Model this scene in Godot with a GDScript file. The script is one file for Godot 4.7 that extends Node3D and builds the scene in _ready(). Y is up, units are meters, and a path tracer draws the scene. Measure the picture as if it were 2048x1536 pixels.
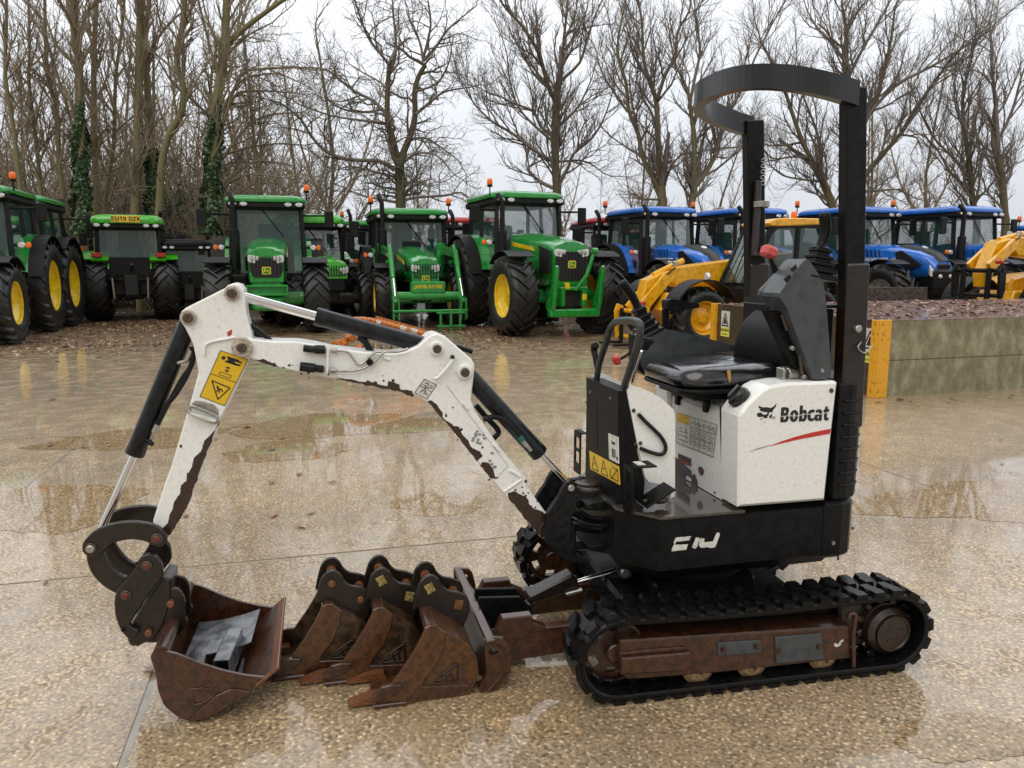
extends Node3D
# A wet concrete machinery yard in winter: a small tracked digger with spare buckets, a row of tractors behind, bare trees beyond.
# Metres, y up. The digger's own frame: x to its rear, y up, z towards its near side.

var M := {}
var rng := RandomNumberGenerator.new()
var used := {}

class MB:
	var st := SurfaceTool.new()
	var T := Transform3D()
	func _init():
		st.begin(Mesh.PRIMITIVE_TRIANGLES)
		st.set_smooth_group(-1)
	func sg(n: int):
		st.set_smooth_group(n)
	func tri(a: Vector3, b: Vector3, c: Vector3):
		st.add_vertex(T * a); st.add_vertex(T * c); st.add_vertex(T * b)
	func quad(a: Vector3, b: Vector3, c: Vector3, d: Vector3):
		tri(a, b, c); tri(a, c, d)
	func done() -> ArrayMesh:
		st.generate_normals()
		return st.commit()
	static func inset(p: PackedVector2Array, b: float) -> PackedVector2Array:
		var o := PackedVector2Array()
		var n := p.size()
		for i in n:
			var d0 := (p[i] - p[(i + n - 1) % n]).normalized()
			var d1 := (p[(i + 1) % n] - p[i]).normalized()
			var n0 := Vector2(-d0.y, d0.x)
			var n1 := Vector2(-d1.y, d1.x)
			var m := n0 + n1
			var l := m.length_squared()
			o.append(p[i] + (m * (2.0 * b / maxf(l, 0.8)) if l > 0.05 else n0 * b))
		return o
	static func area(p: PackedVector2Array) -> float:
		var s := 0.0
		for i in p.size():
			s += p[i].cross(p[(i + 1) % p.size()])
		return s * 0.5
	# joins holes to the outline by the shortest bridges
	static func bridge(p: PackedVector2Array, holes: Array) -> PackedVector2Array:
		for h: PackedVector2Array in holes:
			var q := h.duplicate()
			if area(q) > 0: q.reverse()
			var bi := 0; var bj := 0; var bd := 1e9
			for i in p.size():
				for j in q.size():
					var d := p[i].distance_squared_to(q[j])
					if d < bd: bd = d; bi = i; bj = j
			var r := PackedVector2Array()
			for i in bi + 1: r.append(p[i])
			for j in q.size() + 1: r.append(q[(bj + j) % q.size()])
			for i in range(bi, p.size()): r.append(p[i])
			p = r
		return p
	func cap(p: PackedVector2Array, z: float, up: bool):
		var ix := Geometry2D.triangulate_polygon(p)
		for k in range(0, ix.size(), 3):
			var a := p[ix[k]]; var b := p[ix[k + 1]]; var c := p[ix[k + 2]]
			var pos := (b - a).cross(c - a) > 0
			if pos == up: tri(Vector3(a.x, a.y, z), Vector3(b.x, b.y, z), Vector3(c.x, c.y, z))
			else: tri(Vector3(a.x, a.y, z), Vector3(c.x, c.y, z), Vector3(b.x, b.y, z))
	func ring(p: PackedVector2Array, z0: float, q: PackedVector2Array, z1: float):
		for i in p.size():
			var j := (i + 1) % p.size()
			quad(Vector3(p[i].x, p[i].y, z0), Vector3(p[j].x, p[j].y, z0), Vector3(q[j].x, q[j].y, z1), Vector3(q[i].x, q[i].y, z1))
	# outline in x, y drawn out along z
	func prism(poly: PackedVector2Array, z0: float, z1: float, bev := 0.0, holes := []):
		var p := poly.duplicate()
		if area(p) < 0: p.reverse()
		if holes.size():
			cap(bridge(p, holes), z1, true); cap(bridge(p, holes), z0, false)
			ring(p, z0, p, z1)
			for h in holes:
				var q: PackedVector2Array = h.duplicate()
				if area(q) > 0: q.reverse()
				ring(q, z0, q, z1)
			return
		var i := inset(p, bev) if bev > 0 else p
		if bev > 0 and Geometry2D.triangulate_polygon(i).is_empty(): i = p; bev = 0.0
		cap(i, z1, true); cap(i, z0, false)
		ring(p, z0 + bev, p, z1 - bev)
		if bev > 0:
			ring(p, z1 - bev, i, z1); ring(i, z0, p, z0 + bev)
	func box(c: Vector3, s: Vector3, bev := 0.004):
		var h := s * 0.5
		var e := minf(bev, minf(h.x, minf(h.y, h.z)) * 0.45)
		var p := PackedVector2Array([Vector2(c.x - h.x + e, c.y - h.y), Vector2(c.x + h.x - e, c.y - h.y), Vector2(c.x + h.x, c.y - h.y + e), Vector2(c.x + h.x, c.y + h.y - e), Vector2(c.x + h.x - e, c.y + h.y), Vector2(c.x - h.x + e, c.y + h.y), Vector2(c.x - h.x, c.y + h.y - e), Vector2(c.x - h.x, c.y - h.y + e)])
		prism(p, c.z - h.z, c.z + h.z, e)
	# box in a frame given by a basis
	func obox(c: Vector3, s: Vector3, b: Basis, bev := 0.004):
		var k := T
		T = T * Transform3D(b, c)
		box(Vector3.ZERO, s, bev)
		T = k
	# bar between two points
	func bar(a: Vector3, b: Vector3, w: float, h: float, bev := 0.003):
		obox((a + b) * 0.5, Vector3((b - a).length(), h, w), frame(b - a), bev)
	static func frame(d: Vector3) -> Basis:
		var x := d.normalized()
		var z := x.cross(Vector3.UP)
		if z.length() < 0.01: z = Vector3(0, 0, 1)
		z = z.normalized()
		return Basis(x, z.cross(x), z)
	func tube(path: Array, r, sides := 10, caps := true):
		var n := path.size()
		var rings := []
		var up := Vector3.UP
		for i in n:
			var d: Vector3 = (path[mini(i + 1, n - 1)] - path[maxi(i - 1, 0)]).normalized()
			if i == 0 and absf(d.dot(up)) > 0.95: up = Vector3(0, 0, 1)
			var x := up.cross(d).normalized()
			var y := d.cross(x).normalized()
			up = y
			var rr: float = r[i] if r is Array else r
			var ringp := []
			for k in sides:
				var t := TAU * k / sides
				ringp.append(path[i] + (x * cos(t) + y * sin(t)) * rr)
			rings.append(ringp)
		sg(1)
		for i in n - 1:
			for k in sides:
				var l := (k + 1) % sides
				quad(rings[i][k], rings[i][l], rings[i + 1][l], rings[i + 1][k])
		sg(-1)
		if caps:
			for k in range(1, sides - 1):
				tri(rings[0][0], rings[0][k + 1], rings[0][k])
				tri(rings[n - 1][0], rings[n - 1][k], rings[n - 1][k + 1])
	func cyl(a: Vector3, b: Vector3, r: float, r2 := -1.0, sides := 16, bev := 0.0):
		if r2 < 0: r2 = r
		var L := (b - a).length()
		if bev > 0: lathe([Vector2(0, 0), Vector2(r - bev, 0), Vector2(r, bev), Vector2(r2, L - bev), Vector2(r2 - bev, L), Vector2(0, L)], a, b - a, sides)
		else: lathe([Vector2(0, 0), Vector2(r, 0), Vector2(r2, L), Vector2(0, L)], a, b - a, sides)
	# profile of (radius, distance along the axis)
	func lathe(pr: Array, o: Vector3, axis: Vector3, segs := 24, smooth := false):
		var y := axis.normalized()
		var x := (Vector3(0, 0, 1) if absf(y.z) < 0.9 else Vector3(1, 0, 0)).cross(y).normalized()
		var z := x.cross(y)
		for i in pr.size() - 1:
			var a: Vector2 = pr[i]; var b: Vector2 = pr[i + 1]
			sg(1 if smooth else i + 1)
			for k in segs:
				var t := TAU * k / segs; var u := TAU * (k + 1) / segs
				var c0 := x * cos(t) - z * sin(t); var c1 := x * cos(u) - z * sin(u)
				var p0 := o + y * a.y + c0 * a.x; var p1 := o + y * a.y + c1 * a.x
				var q0 := o + y * b.y + c0 * b.x; var q1 := o + y * b.y + c1 * b.x
				if a.x > 0.0001: tri(p0, p1, q1)
				if b.x > 0.0001: tri(p0, q1, q0)
		sg(-1)
	# rings of equal length joined one to the next
	func loft(rings: Array, caps := true, closed := true, smooth := true):
		var n: int = rings[0].size()
		sg(1 if smooth else -1)
		for i in rings.size() - 1:
			for k in (n if closed else n - 1):
				var l := (k + 1) % n
				quad(rings[i][k], rings[i][l], rings[i + 1][l], rings[i + 1][k])
		sg(-1)
		if caps:
			for e in [0, rings.size() - 1]:
				var r: Array = rings[e]
				var c := Vector3.ZERO
				for p in r: c += p
				c /= r.size()
				for k in n:
					if e == 0: tri(c, r[(k + 1) % n], r[k])
					else: tri(c, r[k], r[(k + 1) % n])

func pv(a: Array) -> PackedVector2Array:
	var o := PackedVector2Array()
	for i in range(0, a.size(), 2): o.append(Vector2(a[i], a[i + 1]))
	return o

func circ(c: Vector2, r: float, n := 20, a0 := 0.0, a1 := TAU) -> PackedVector2Array:
	var o := PackedVector2Array()
	for i in n: o.append(c + Vector2.from_angle(a0 + (a1 - a0) * i / (n if is_equal_approx(a1 - a0, TAU) else n - 1)) * r)
	return o

func rrect(x0: float, y0: float, x1: float, y1: float, r: float, k := 4) -> PackedVector2Array:
	var o := PackedVector2Array()
	for q in [[x1 - r, y0 + r, -PI / 2], [x1 - r, y1 - r, 0.0], [x0 + r, y1 - r, PI / 2], [x0 + r, y0 + r, PI]]:
		for i in k + 1: o.append(Vector2(q[0], q[1]) + Vector2.from_angle(q[2] + PI / 2 * i / k) * r)
	return o

# rounds the corners of an outline
func soft(p: PackedVector2Array, times := 1, k := 0.25) -> PackedVector2Array:
	for t in times:
		var o := PackedVector2Array()
		for i in p.size():
			var a := p[i]; var b := p[(i + 1) % p.size()]
			o.append(a.lerp(b, k)); o.append(a.lerp(b, 1.0 - k))
		p = o
	return p

# frays an outline: extra points pushed about
func fray(p: PackedVector2Array, step: float, amp: float, seed_: int) -> PackedVector2Array:
	var r := RandomNumberGenerator.new(); r.seed = seed_
	var o := PackedVector2Array()
	for i in p.size():
		var a := p[i]; var b := p[(i + 1) % p.size()]
		var n := maxi(1, int(a.distance_to(b) / step))
		for k in n:
			o.append(a.lerp(b, float(k) / n) + Vector2(r.randf_range(-amp, amp), r.randf_range(-amp, amp)) * (1.0 if k else 0.3))
	return o

# a frayed edge with finer teeth on it
func ragged(p: PackedVector2Array, sd: int) -> PackedVector2Array:
	for k in 12:
		var q := fray(fray(p, 0.016, 0.0035 - 0.0002 * k, sd + k * 7), 0.005, 0.0013 - 0.00008 * k, sd + 50 + k)
		if Geometry2D.triangulate_polygon(q).size(): return q
	return p

func curve(pts: Array, k := 6) -> Array:
	var o := []
	for i in pts.size() - 1:
		var p0: Vector3 = pts[maxi(i - 1, 0)]; var p3: Vector3 = pts[mini(i + 2, pts.size() - 1)]
		for j in k: o.append((pts[i] as Vector3).cubic_interpolate(pts[i + 1], p0, p3, float(j) / k))
	o.append(pts[-1])
	return o

func ssize(n: String) -> String:
	if not used.has(n):
		used[n] = 0
		return n
	used[n] += 1
	return "%s_%03d" % [n, used[n]]

func put(n: String, mb, m: Material, parent: Node = self) -> MeshInstance3D:
	var o := MeshInstance3D.new()
	o.mesh = mb.done() if mb is MB else mb
	o.material_override = m
	o.name = ssize(n) if parent == self else n
	parent.add_child(o, true)
	return o

func thing(n: String, label: String, cat: String, at := Vector3.ZERO, turn := 0.0, group := "") -> Node3D:
	var o := Node3D.new()
	o.name = ssize(n)
	add_child(o, true)
	o.position = at
	o.rotation.y = turn
	return tag(o, label, cat, group)

func tag(o: Node3D, label: String, cat: String, group := "") -> Node3D:
	o.set_meta("label", label); o.set_meta("category", cat)
	if group: o.set_meta("group", group)
	return o

func part(n: String, parent: Node, at := Vector3.ZERO, turn := 0.0) -> Node3D:
	var o := Node3D.new()
	o.name = n
	parent.add_child(o, true)
	o.position = at; o.rotation.y = turn
	return o

func structure(o: Node3D) -> Node3D:
	o.set_meta("kind", "structure")
	return o

# flat lettering; size is the height of capitals, the text starts at the left of its baseline
func text(n: String, s: String, h: float, m: Material, parent: Node, at: Vector3, turn := Basis(), stretch := 1.0, bold := 700, depth := 0.002, centred := false, face := "Droid Sans") -> MeshInstance3D:
	var t := TextMesh.new()
	var f := SystemFont.new()
	f.font_names = PackedStringArray([face]); f.font_weight = bold
	t.font = f; t.font_size = 32; t.text = s
	t.pixel_size = h / 23.0
	t.depth = depth
	t.curve_step = 1.5
	t.horizontal_alignment = HORIZONTAL_ALIGNMENT_CENTER if centred else HORIZONTAL_ALIGNMENT_LEFT
	t.vertical_alignment = VERTICAL_ALIGNMENT_CENTER
	var o := put(n, t, m, parent)
	o.transform = Transform3D(turn * Basis.from_scale(Vector3(stretch, 1, 1)), at)
	return o

func noise(size: int, freq: float, oct: int, ramp: Array, sd: int, type := FastNoiseLite.TYPE_SIMPLEX_SMOOTH, normal := false, strength := 4.0) -> NoiseTexture2D:
	var n := FastNoiseLite.new()
	n.noise_type = type; n.frequency = freq; n.seed = sd
	n.fractal_octaves = oct
	if oct > 5: n.fractal_gain = 0.68
	if oct == 1: n.fractal_type = FastNoiseLite.FRACTAL_NONE
	var t := NoiseTexture2D.new()
	t.width = size; t.height = size; t.seamless = true; t.noise = n
	if ramp.size():
		var g := Gradient.new()
		var off := PackedFloat32Array(); var col := PackedColorArray()
		for r in ramp:
			off.append(r[0])
			var c: Color = r[1] if r[1] is Color else Color(r[1], r[1], r[1])
			col.append(c)
		g.offsets = off; g.colors = col
		t.color_ramp = g
	if normal:
		t.as_normal_map = true; t.bump_strength = strength
	return t

func lin(r: float, g: float, b: float) -> Color:
	return Color(r, g, b).linear_to_srgb()

# colour in linear values
func mat(r: float, g: float, b: float, rough := 0.5, metal := 0.0, tex: Texture2D = null, scale := 1.0, coat := 0.0) -> StandardMaterial3D:
	var m := StandardMaterial3D.new()
	m.albedo_color = lin(r, g, b)
	m.roughness = rough; m.metallic = metal
	if tex:
		m.albedo_texture = tex
		m.uv1_triplanar = true
		m.uv1_scale = Vector3.ONE * scale
	if coat > 0:
		m.clearcoat_enabled = true; m.clearcoat = coat; m.clearcoat_roughness = 0.08
	return m

func pane(r: float, g: float, b: float, a: float) -> StandardMaterial3D:
	var m := mat(r, g, b, 0.03)
	m.transparency = BaseMaterial3D.TRANSPARENCY_ALPHA
	m.albedo_color.a = a
	return m


func _ready():
	# camera
	var cam := Camera3D.new()
	cam.name = "camera"
	cam.fov = 53.07
	cam.near = 0.05; cam.far = 900.0
	cam.position = Vector3(0, 1.52, 0)
	cam.rotation_degrees = Vector3(-8.906, 0, 0)
	add_child(cam)
	cam.current = true
	# overcast winter sky and what little direction its light has
	var env := Environment.new()
	var sky := Sky.new()
	var sm := ProceduralSkyMaterial.new()
	sm.sky_top_color = lin(2.45, 2.50, 2.58)
	sm.sky_horizon_color = lin(0.53, 0.56, 0.605)
	sm.sky_curve = 1.15
	sm.ground_bottom_color = lin(0.2, 0.18, 0.15)
	sm.ground_horizon_color = lin(0.6, 0.6, 0.6)
	sm.sky_energy_multiplier = 1.0
	sm.sky_cover = cloud_cover()
	sm.sky_cover_modulate = Color(1, 1, 1, 1)
	sky.sky_material = sm
	env.background_mode = Environment.BG_SKY
	env.sky = sky
	env.tonemap_mode = Environment.TONE_MAPPER_LINEAR
	env.tonemap_exposure = 1.22
	env.sdfgi_enabled = true; env.ssao_enabled = true; env.ssil_enabled = true
	var we := WorldEnvironment.new()
	we.name = "sky_and_air"
	we.environment = env
	add_child(we)
	var sun := DirectionalLight3D.new()
	sun.name = "sun"
	sun.light_energy = 0.45
	sun.light_angular_distance = 60.0
	sun.light_color = Color(1.0, 0.985, 0.96)
	sun.shadow_enabled = true
	sun.rotation_degrees = Vector3(-52, -22, 0)
	add_child(sun)
	materials()
	build_ground()
	build_dock()
	build_trees()
	build_tractors()
	build_digger()
	build_buckets()
	build_leaves()

func cloud_cover() -> ImageTexture:
	# soft, even stratus: slightly brighter and duller patches all round
	var n := FastNoiseLite.new()
	n.seed = 4; n.frequency = 0.9; n.fractal_octaves = 4
	var im := Image.create(256, 128, false, Image.FORMAT_RGBAF)
	for y in 128:
		for x in 256:
			var a := TAU * x / 256.0; var e := PI * (0.5 - (y + 0.5) / 128.0)
			var v := n.get_noise_3d(cos(a) * cos(e) * 2.0, sin(e) * 4.0, sin(a) * cos(e) * 2.0)
			im.set_pixel(x, y, Color(1, 1, 1, clampf(0.04 + 0.12 * v, 0.0, 0.16)))
	return ImageTexture.create_from_image(im)

func materials():
	var grime := noise(512, 0.012, 5, [[0.0, 0.72], [0.35, 0.93], [0.6, 1.0], [1.0, 1.0]], 3)
	var grime2 := noise(512, 0.02, 5, [[0.0, 0.35], [0.4, 0.75], [0.7, 1.0], [1.0, 1.0]], 8)
	var spots := noise(1024, 0.05, 4, [[0.0, Color(0.5, 0.42, 0.35)], [0.06, Color(0.7, 0.65, 0.58)], [0.10, Color(0.94, 0.935, 0.92)], [0.45, Color(0.985, 0.985, 0.98)], [1.0, Color(1, 1, 1)]], 11)
	var rusty := noise(1024, 0.009, 9, [[0.0, Color(0.42, 0.40, 0.40)], [0.3, Color(0.62, 0.57, 0.54)], [0.5, Color(0.78, 0.70, 0.63)], [0.62, Color(0.98, 0.82, 0.62)], [0.72, Color(0.85, 0.74, 0.64)], [1.0, Color(1.0, 0.92, 0.8)]], 17)
	var rusty2 := noise(1024, 0.012, 8, [[0.0, Color(0.66, 0.6, 0.55)], [0.45, Color(0.85, 0.8, 0.75)], [0.62, Color(0.97, 0.94, 0.9)], [1.0, Color(1.0, 1.0, 1.0)]], 23)
	var pits := noise(512, 0.09, 4, [], 31)
	M.white = mat(0.84, 0.845, 0.83, 0.32, 0.0, spots, 0.9, 0.3)
	M.whitedirty = mat(0.58, 0.55, 0.49, 0.5, 0.0, rusty2, 4.0)
	M.bare = mat(0.040, 0.020, 0.013, 0.42, 0.0, rusty2, 5.0, 0.3)
	M.black = mat(0.0055, 0.0057, 0.006, 0.45, 0.0, grime2, 2.0)
	M.blackpanel = mat(0.0062, 0.0064, 0.007, 0.45, 0.0, grime2, 1.5)
	M.blackshine = mat(0.007, 0.0073, 0.008, 0.3, 0.0, null, 1.0, 0.15)
	M.blackrub = mat(0.008, 0.008, 0.009, 0.35)
	M.dirtyblack = mat(0.017, 0.013, 0.011, 0.4, 0.0, rusty, 2.5, 0.2)
	M.casting = mat(0.011, 0.0115, 0.0125, 0.4, 0.0, grime2, 3.0, 0.15)
	M.casting.heightmap_enabled = true; M.casting.heightmap_texture = pits; M.casting.heightmap_scale = 0.06
	M.floor = mat(0.055, 0.05, 0.042, 0.12, 0.0, rusty2, 1.3, 0.8)
	M.gap = mat(0.004, 0.004, 0.004, 0.7)
	M.ram = mat(0.013, 0.0145, 0.017, 0.34, 0.0, grime2, 2.0, 0.2)
	M.grey = mat(0.052, 0.060, 0.066, 0.42, 0.0, grime, 2.0, 0.2)
	M.greyhoop = mat(0.05, 0.055, 0.06, 0.4, 0.0, grime2, 4.0)
	M.rubber = mat(0.0055, 0.0057, 0.0065, 0.34, 0.0, grime2, 3.0, 0.1)
	M.hose = mat(0.010, 0.010, 0.011, 0.4)
	M.chrome = mat(0.72, 0.72, 0.72, 0.12, 1.0)
	M.zinc = mat(0.46, 0.45, 0.42, 0.34, 0.85, grime, 6.0)
	M.pin = mat(0.13, 0.115, 0.10, 0.45, 0.6, rusty2, 8.0)
	M.pinred = mat(0.14, 0.025, 0.025, 0.4)
	M.rust = mat(0.080, 0.038, 0.0225, 0.34, 0.0, rusty, 2.2, 0.45)
	M.rust.heightmap_enabled = true; M.rust.heightmap_texture = pits; M.rust.heightmap_scale = 0.05
	M.rustdark = mat(0.03, 0.018, 0.0135, 0.4, 0.0, rusty, 2.0, 0.3)
	M.rustbright = mat(0.19, 0.075, 0.03, 0.35, 0.0, rusty2, 3.0, 0.4)
	M.mud = mat(0.24, 0.17, 0.09, 0.6, 0.0, rusty2, 4.0)
	M.decalwhite = mat(0.66, 0.66, 0.60, 0.4, 0.0, grime, 3.0)
	M.decalgrey = mat(0.26, 0.27, 0.28, 0.5)
	M.ink = mat(0.012, 0.012, 0.012, 0.4)
	M.yellow = mat(0.74, 0.47, 0.012, 0.35, 0.0, spots, 3.0, 0.2)
	M.red = mat(0.5, 0.022, 0.018, 0.35, 0.0, null, 1.0, 0.3)
	M.redpale = mat(0.52, 0.075, 0.075, 0.45)
	M.redmark = mat(0.42, 0.05, 0.03, 0.6)
	M.teal = mat(0.01, 0.13, 0.10, 0.5)
	M.vinyl = mat(0.008, 0.008, 0.0095, 0.2, 0.0, null, 1.0, 0.8)
	M.vinyl.heightmap_enabled = true; M.vinyl.heightmap_texture = noise(512, 0.01, 4, [], 41); M.vinyl.heightmap_scale = 0.35; M.vinyl.uv1_triplanar = true; M.vinyl.uv1_scale = Vector3.ONE * 1.6
	M.seatback = mat(0.007, 0.007, 0.008, 0.55)
	M.foam = mat(0.45, 0.24, 0.08, 0.9)
	M.steel = mat(0.20, 0.21, 0.225, 0.36, 0.55, grime2, 1.2, 0.3)
	M.signyellow = mat(0.75, 0.72, 0.12, 0.4)
	M.gravelrust = rusty
	for k in ["black", "blackpanel", "blackrub", "casting", "rubber", "ram", "seatback", "hose"]: M[k].metallic_specular = 0.32
	M.grime = grime; M.grime2 = grime2

# ---------------------------------------------------------------- the yard
func slab_point(u: float, w: float) -> Vector3:
	# the slabs lie square to the digger: u along their rows, w away
	var t := deg_to_rad(15.0)
	return Vector3(u * cos(t) - w * sin(t), 0, -(u * sin(t) + w * cos(t)))

func concrete_textures():
	var S := 2048
	var fine := FastNoiseLite.new(); fine.seed = 1; fine.frequency = 0.10; fine.fractal_octaves = 4
	var cell := FastNoiseLite.new(); cell.seed = 2; cell.noise_type = FastNoiseLite.TYPE_CELLULAR; cell.frequency = 0.085; cell.cellular_return_type = FastNoiseLite.RETURN_DISTANCE; cell.fractal_type = FastNoiseLite.FRACTAL_NONE
	var wide := FastNoiseLite.new(); wide.seed = 3; wide.frequency = 0.006; wide.fractal_octaves = 5
	var streak := FastNoiseLite.new(); streak.seed = 5; streak.frequency = 0.02; streak.fractal_octaves = 3
	var a := fine.get_seamless_image(S, S).get_data()
	var c := cell.get_seamless_image(S, S).get_data()
	var d := wide.get_seamless_image(S, S).get_data()
	var e := streak.get_seamless_image(S, S).get_data()
	var col := PackedByteArray(); col.resize(S * S * 3)
	var hgt := PackedByteArray(); hgt.resize(S * S)
	var wet := PackedByteArray(); wet.resize(S * S)
	var lines := PackedFloat32Array(); lines.resize(S)
	var r := RandomNumberGenerator.new(); r.seed = 77
	# ridges left by the tamping beam, about 45 mm apart
	for x in S:
		lines[x] = 0.5 + 0.5 * sin(TAU * 96.0 * x / S + 2.2 * sin(TAU * 5.0 * x / S))
	for y in S:
		for x in S:
			var i := y * S + x
			var f := a[i] / 255.0
			var g := 1.0 - c[i] / 255.0
			var w := d[i] / 255.0
			var st := e[i] / 255.0
			var ln: float = lines[(x + int(st * 60.0)) % S] * clampf(w * 2.4 - 0.7, 0.0, 1.0)
			# pale flint and sand grains in a tan paste
			var stone := clampf((g - 0.70) * 5.0, 0.0, 1.0) * clampf((f - 0.40) * 5.0, 0.0, 1.0)
			var dark := clampf((0.40 - f) * 4.0, 0.0, 1.0)
			var v := 0.68 + 0.24 * (f - 0.5) + 0.20 * (w - 0.5) + 0.14 * (st - 0.5) - 0.15 * dark - 0.17 * ln
			col[i * 3] = clampi(int((v + stone * 0.24) * 255.0), 0, 255)
			col[i * 3 + 1] = clampi(int((v * 0.88 + stone * 0.24) * 255.0), 0, 255)
			col[i * 3 + 2] = clampi(int((v * 0.715 + stone * 0.24) * 255.0), 0, 255)
			var h := 0.35 + 0.35 * (f - 0.5) + 0.3 * stone - 0.2 * dark + 0.46 * ln + 0.4 * (w - 0.5)
			hgt[i] = clampi(int(h * 255.0), 0, 255)
			# standing water fills the low parts
			wet[i] = clampi(int(clampf(1.1 - maxf(0.0, h - 0.32) * 1.5, 0.0, 1.0) * 255.0), 0, 255)
	M.ctex = ImageTexture.create_from_image(Image.create_from_data(S, S, false, Image.FORMAT_RGB8, col))
	M.htex = ImageTexture.create_from_image(Image.create_from_data(S, S, false, Image.FORMAT_L8, hgt))
	M.wtex = ImageTexture.create_from_image(Image.create_from_data(S, S, false, Image.FORMAT_L8, wet))

func build_ground():
	concrete_textures()
	var m := StandardMaterial3D.new()
	m.albedo_color = lin(0.94, 0.895, 0.81)
	m.albedo_texture = M.ctex
	m.vertex_color_use_as_albedo = true
	m.roughness = 0.45
	m.heightmap_enabled = true; m.heightmap_texture = M.htex; m.heightmap_scale = 0.38
	m.clearcoat_enabled = true; m.clearcoat = 1.0; m.clearcoat_roughness = 0.055; m.clearcoat_texture = M.wtex
	M.concrete = m
	# bare earth under and beyond the yard
	var b := MB.new()
	b.quad(Vector3(-400, -0.03, 60), Vector3(400, -0.03, 60), Vector3(400, -0.03, -700), Vector3(-400, -0.03, -700))
	var em := mat(0.075, 0.055, 0.034, 0.6, 0.0, noise(1024, 0.02, 5, [[0.0, Color(0.45, 0.4, 0.35)], [0.45, Color(0.8, 0.75, 0.65)], [0.6, Color(0.75, 0.8, 0.55)], [1.0, Color(1, 0.95, 0.85)]], 51), 0.25)
	em.uv1_world_triplanar = true
	structure(put("ground", b, em))
	# concrete slabs with open joints
	var yard := Node3D.new()
	yard.name = "concrete_yard"
	add_child(yard)
	structure(yard)
	var jb := MB.new()
	var c0 := slab_point(-26, -6); var c1 := slab_point(34, -6); var c2 := slab_point(34, 23.4); var c3 := slab_point(-26, 23.4)
	jb.quad(c0 + Vector3(0, -0.0035, 0), c1 + Vector3(0, -0.0035, 0), c2 + Vector3(0, -0.0035, 0), c3 + Vector3(0, -0.0035, 0))
	put("joint_bed", jb, mat(0.30, 0.265, 0.20, 0.35, 0.0, M.grime, 0.6, 0.8), yard)
	var tone := FastNoiseLite.new(); tone.seed = 9; tone.frequency = 0.35; tone.fractal_octaves = 4
	var bump := FastNoiseLite.new(); bump.seed = 19; bump.frequency = 0.9; bump.fractal_octaves = 2
	var hue := FastNoiseLite.new(); hue.seed = 29; hue.frequency = 0.18; hue.fractal_octaves = 3
	var rows := [[-6.0, 0.55, 0.9], [0.55, 4.0, -0.6], [4.0, 7.47, -1.9], [7.47, 10.5, 0.7], [10.5, 16.6, -3.15], [16.6, 23.4, -1.2]]
	rng.seed = 100
	for rw in rows:
		var u: float = rw[2] - 24.0
		while u < 32.0:
			var u1 := u + 6.0
			var n := int(6.0 / 0.16); var k := int((rw[1] - rw[0]) / 0.16)
			var ox := rng.randf() * 7.0; var oy := rng.randf() * 7.0
			var shade := rng.randf_range(0.90, 1.07)
			var V := PackedVector3Array(); var N := PackedVector3Array(); var UV := PackedVector2Array(); var C := PackedColorArray(); var I := PackedInt32Array()
			var g := 0.013
			for j in k + 1:
				for i in n + 1:
					var uu := lerpf(u + g, u1 - g, float(i) / n); var ww: float = lerpf(rw[0] + g, rw[1] - g, float(j) / k)
					var p := slab_point(uu, ww)
					var e := 0.0006
					p.y = bump.get_noise_2d(uu, ww) * e
					var dx := (bump.get_noise_2d(uu + 0.05, ww) - bump.get_noise_2d(uu - 0.05, ww)) * e / 0.1
					var dw := (bump.get_noise_2d(uu, ww + 0.05) - bump.get_noise_2d(uu, ww - 0.05)) * e / 0.1
					var nn := (slab_point(1, 0) * -dx + slab_point(0, 1) * -dw + Vector3.UP).normalized()
					V.append(p); N.append(nn)
					UV.append((Vector2(uu + ox, ww + oy) if rw[0] < 10.0 else Vector2(ww + oy, uu + ox)) / 4.2)
					var t := 1.0 + 0.34 * tone.get_noise_2d(uu, ww)
					var h := hue.get_noise_2d(uu, ww)
					C.append(Color(shade * t * (1.0 + 0.05 * h), shade * t * (1.0 + 0.02 * h), shade * t * (1.0 - 0.10 * h)))
			for j in k:
				for i in n:
					var q := j * (n + 1) + i
					I.append_array([q, q + n + 1, q + 1, q + 1, q + n + 1, q + n + 2])
			# skirt down into the joint
			var edge := [slab_point(u + g, rw[0] + g), slab_point(u1 - g, rw[0] + g), slab_point(u1 - g, rw[1] - g), slab_point(u + g, rw[1] - g)]
			for s in 4:
				var a: Vector3 = edge[s]; var c: Vector3 = edge[(s + 1) % 4]
				var q := V.size()
				var nr := (c - a).cross(Vector3.UP).normalized()
				for p in [a, c, c + Vector3(0, -0.004, 0), a + Vector3(0, -0.004, 0)]:
					V.append(p); N.append(nr); UV.append(Vector2(p.x, p.z) / 4.2); C.append(Color(0.8, 0.78, 0.7))
				I.append_array([q, q + 1, q + 2, q, q + 2, q + 3])
			var A := []; A.resize(Mesh.ARRAY_MAX)
			A[Mesh.ARRAY_VERTEX] = V; A[Mesh.ARRAY_NORMAL] = N; A[Mesh.ARRAY_TEX_UV] = UV; A[Mesh.ARRAY_COLOR] = C; A[Mesh.ARRAY_INDEX] = I
			var me := ArrayMesh.new(); me.add_surface_from_arrays(Mesh.PRIMITIVE_TRIANGLES, A)
			put("concrete_slab", me, m, yard)
			u = u1
	# standing water in the shallow dips
	var wm := mat(0.77, 0.72, 0.635, 0.035, 0.0, M.ctex, 0.24)
	wm.uv1_world_triplanar = true
	var dip := FastNoiseLite.new(); dip.seed = 5; dip.frequency = 1.0; dip.fractal_octaves = 4
	rng.seed = 12
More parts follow.
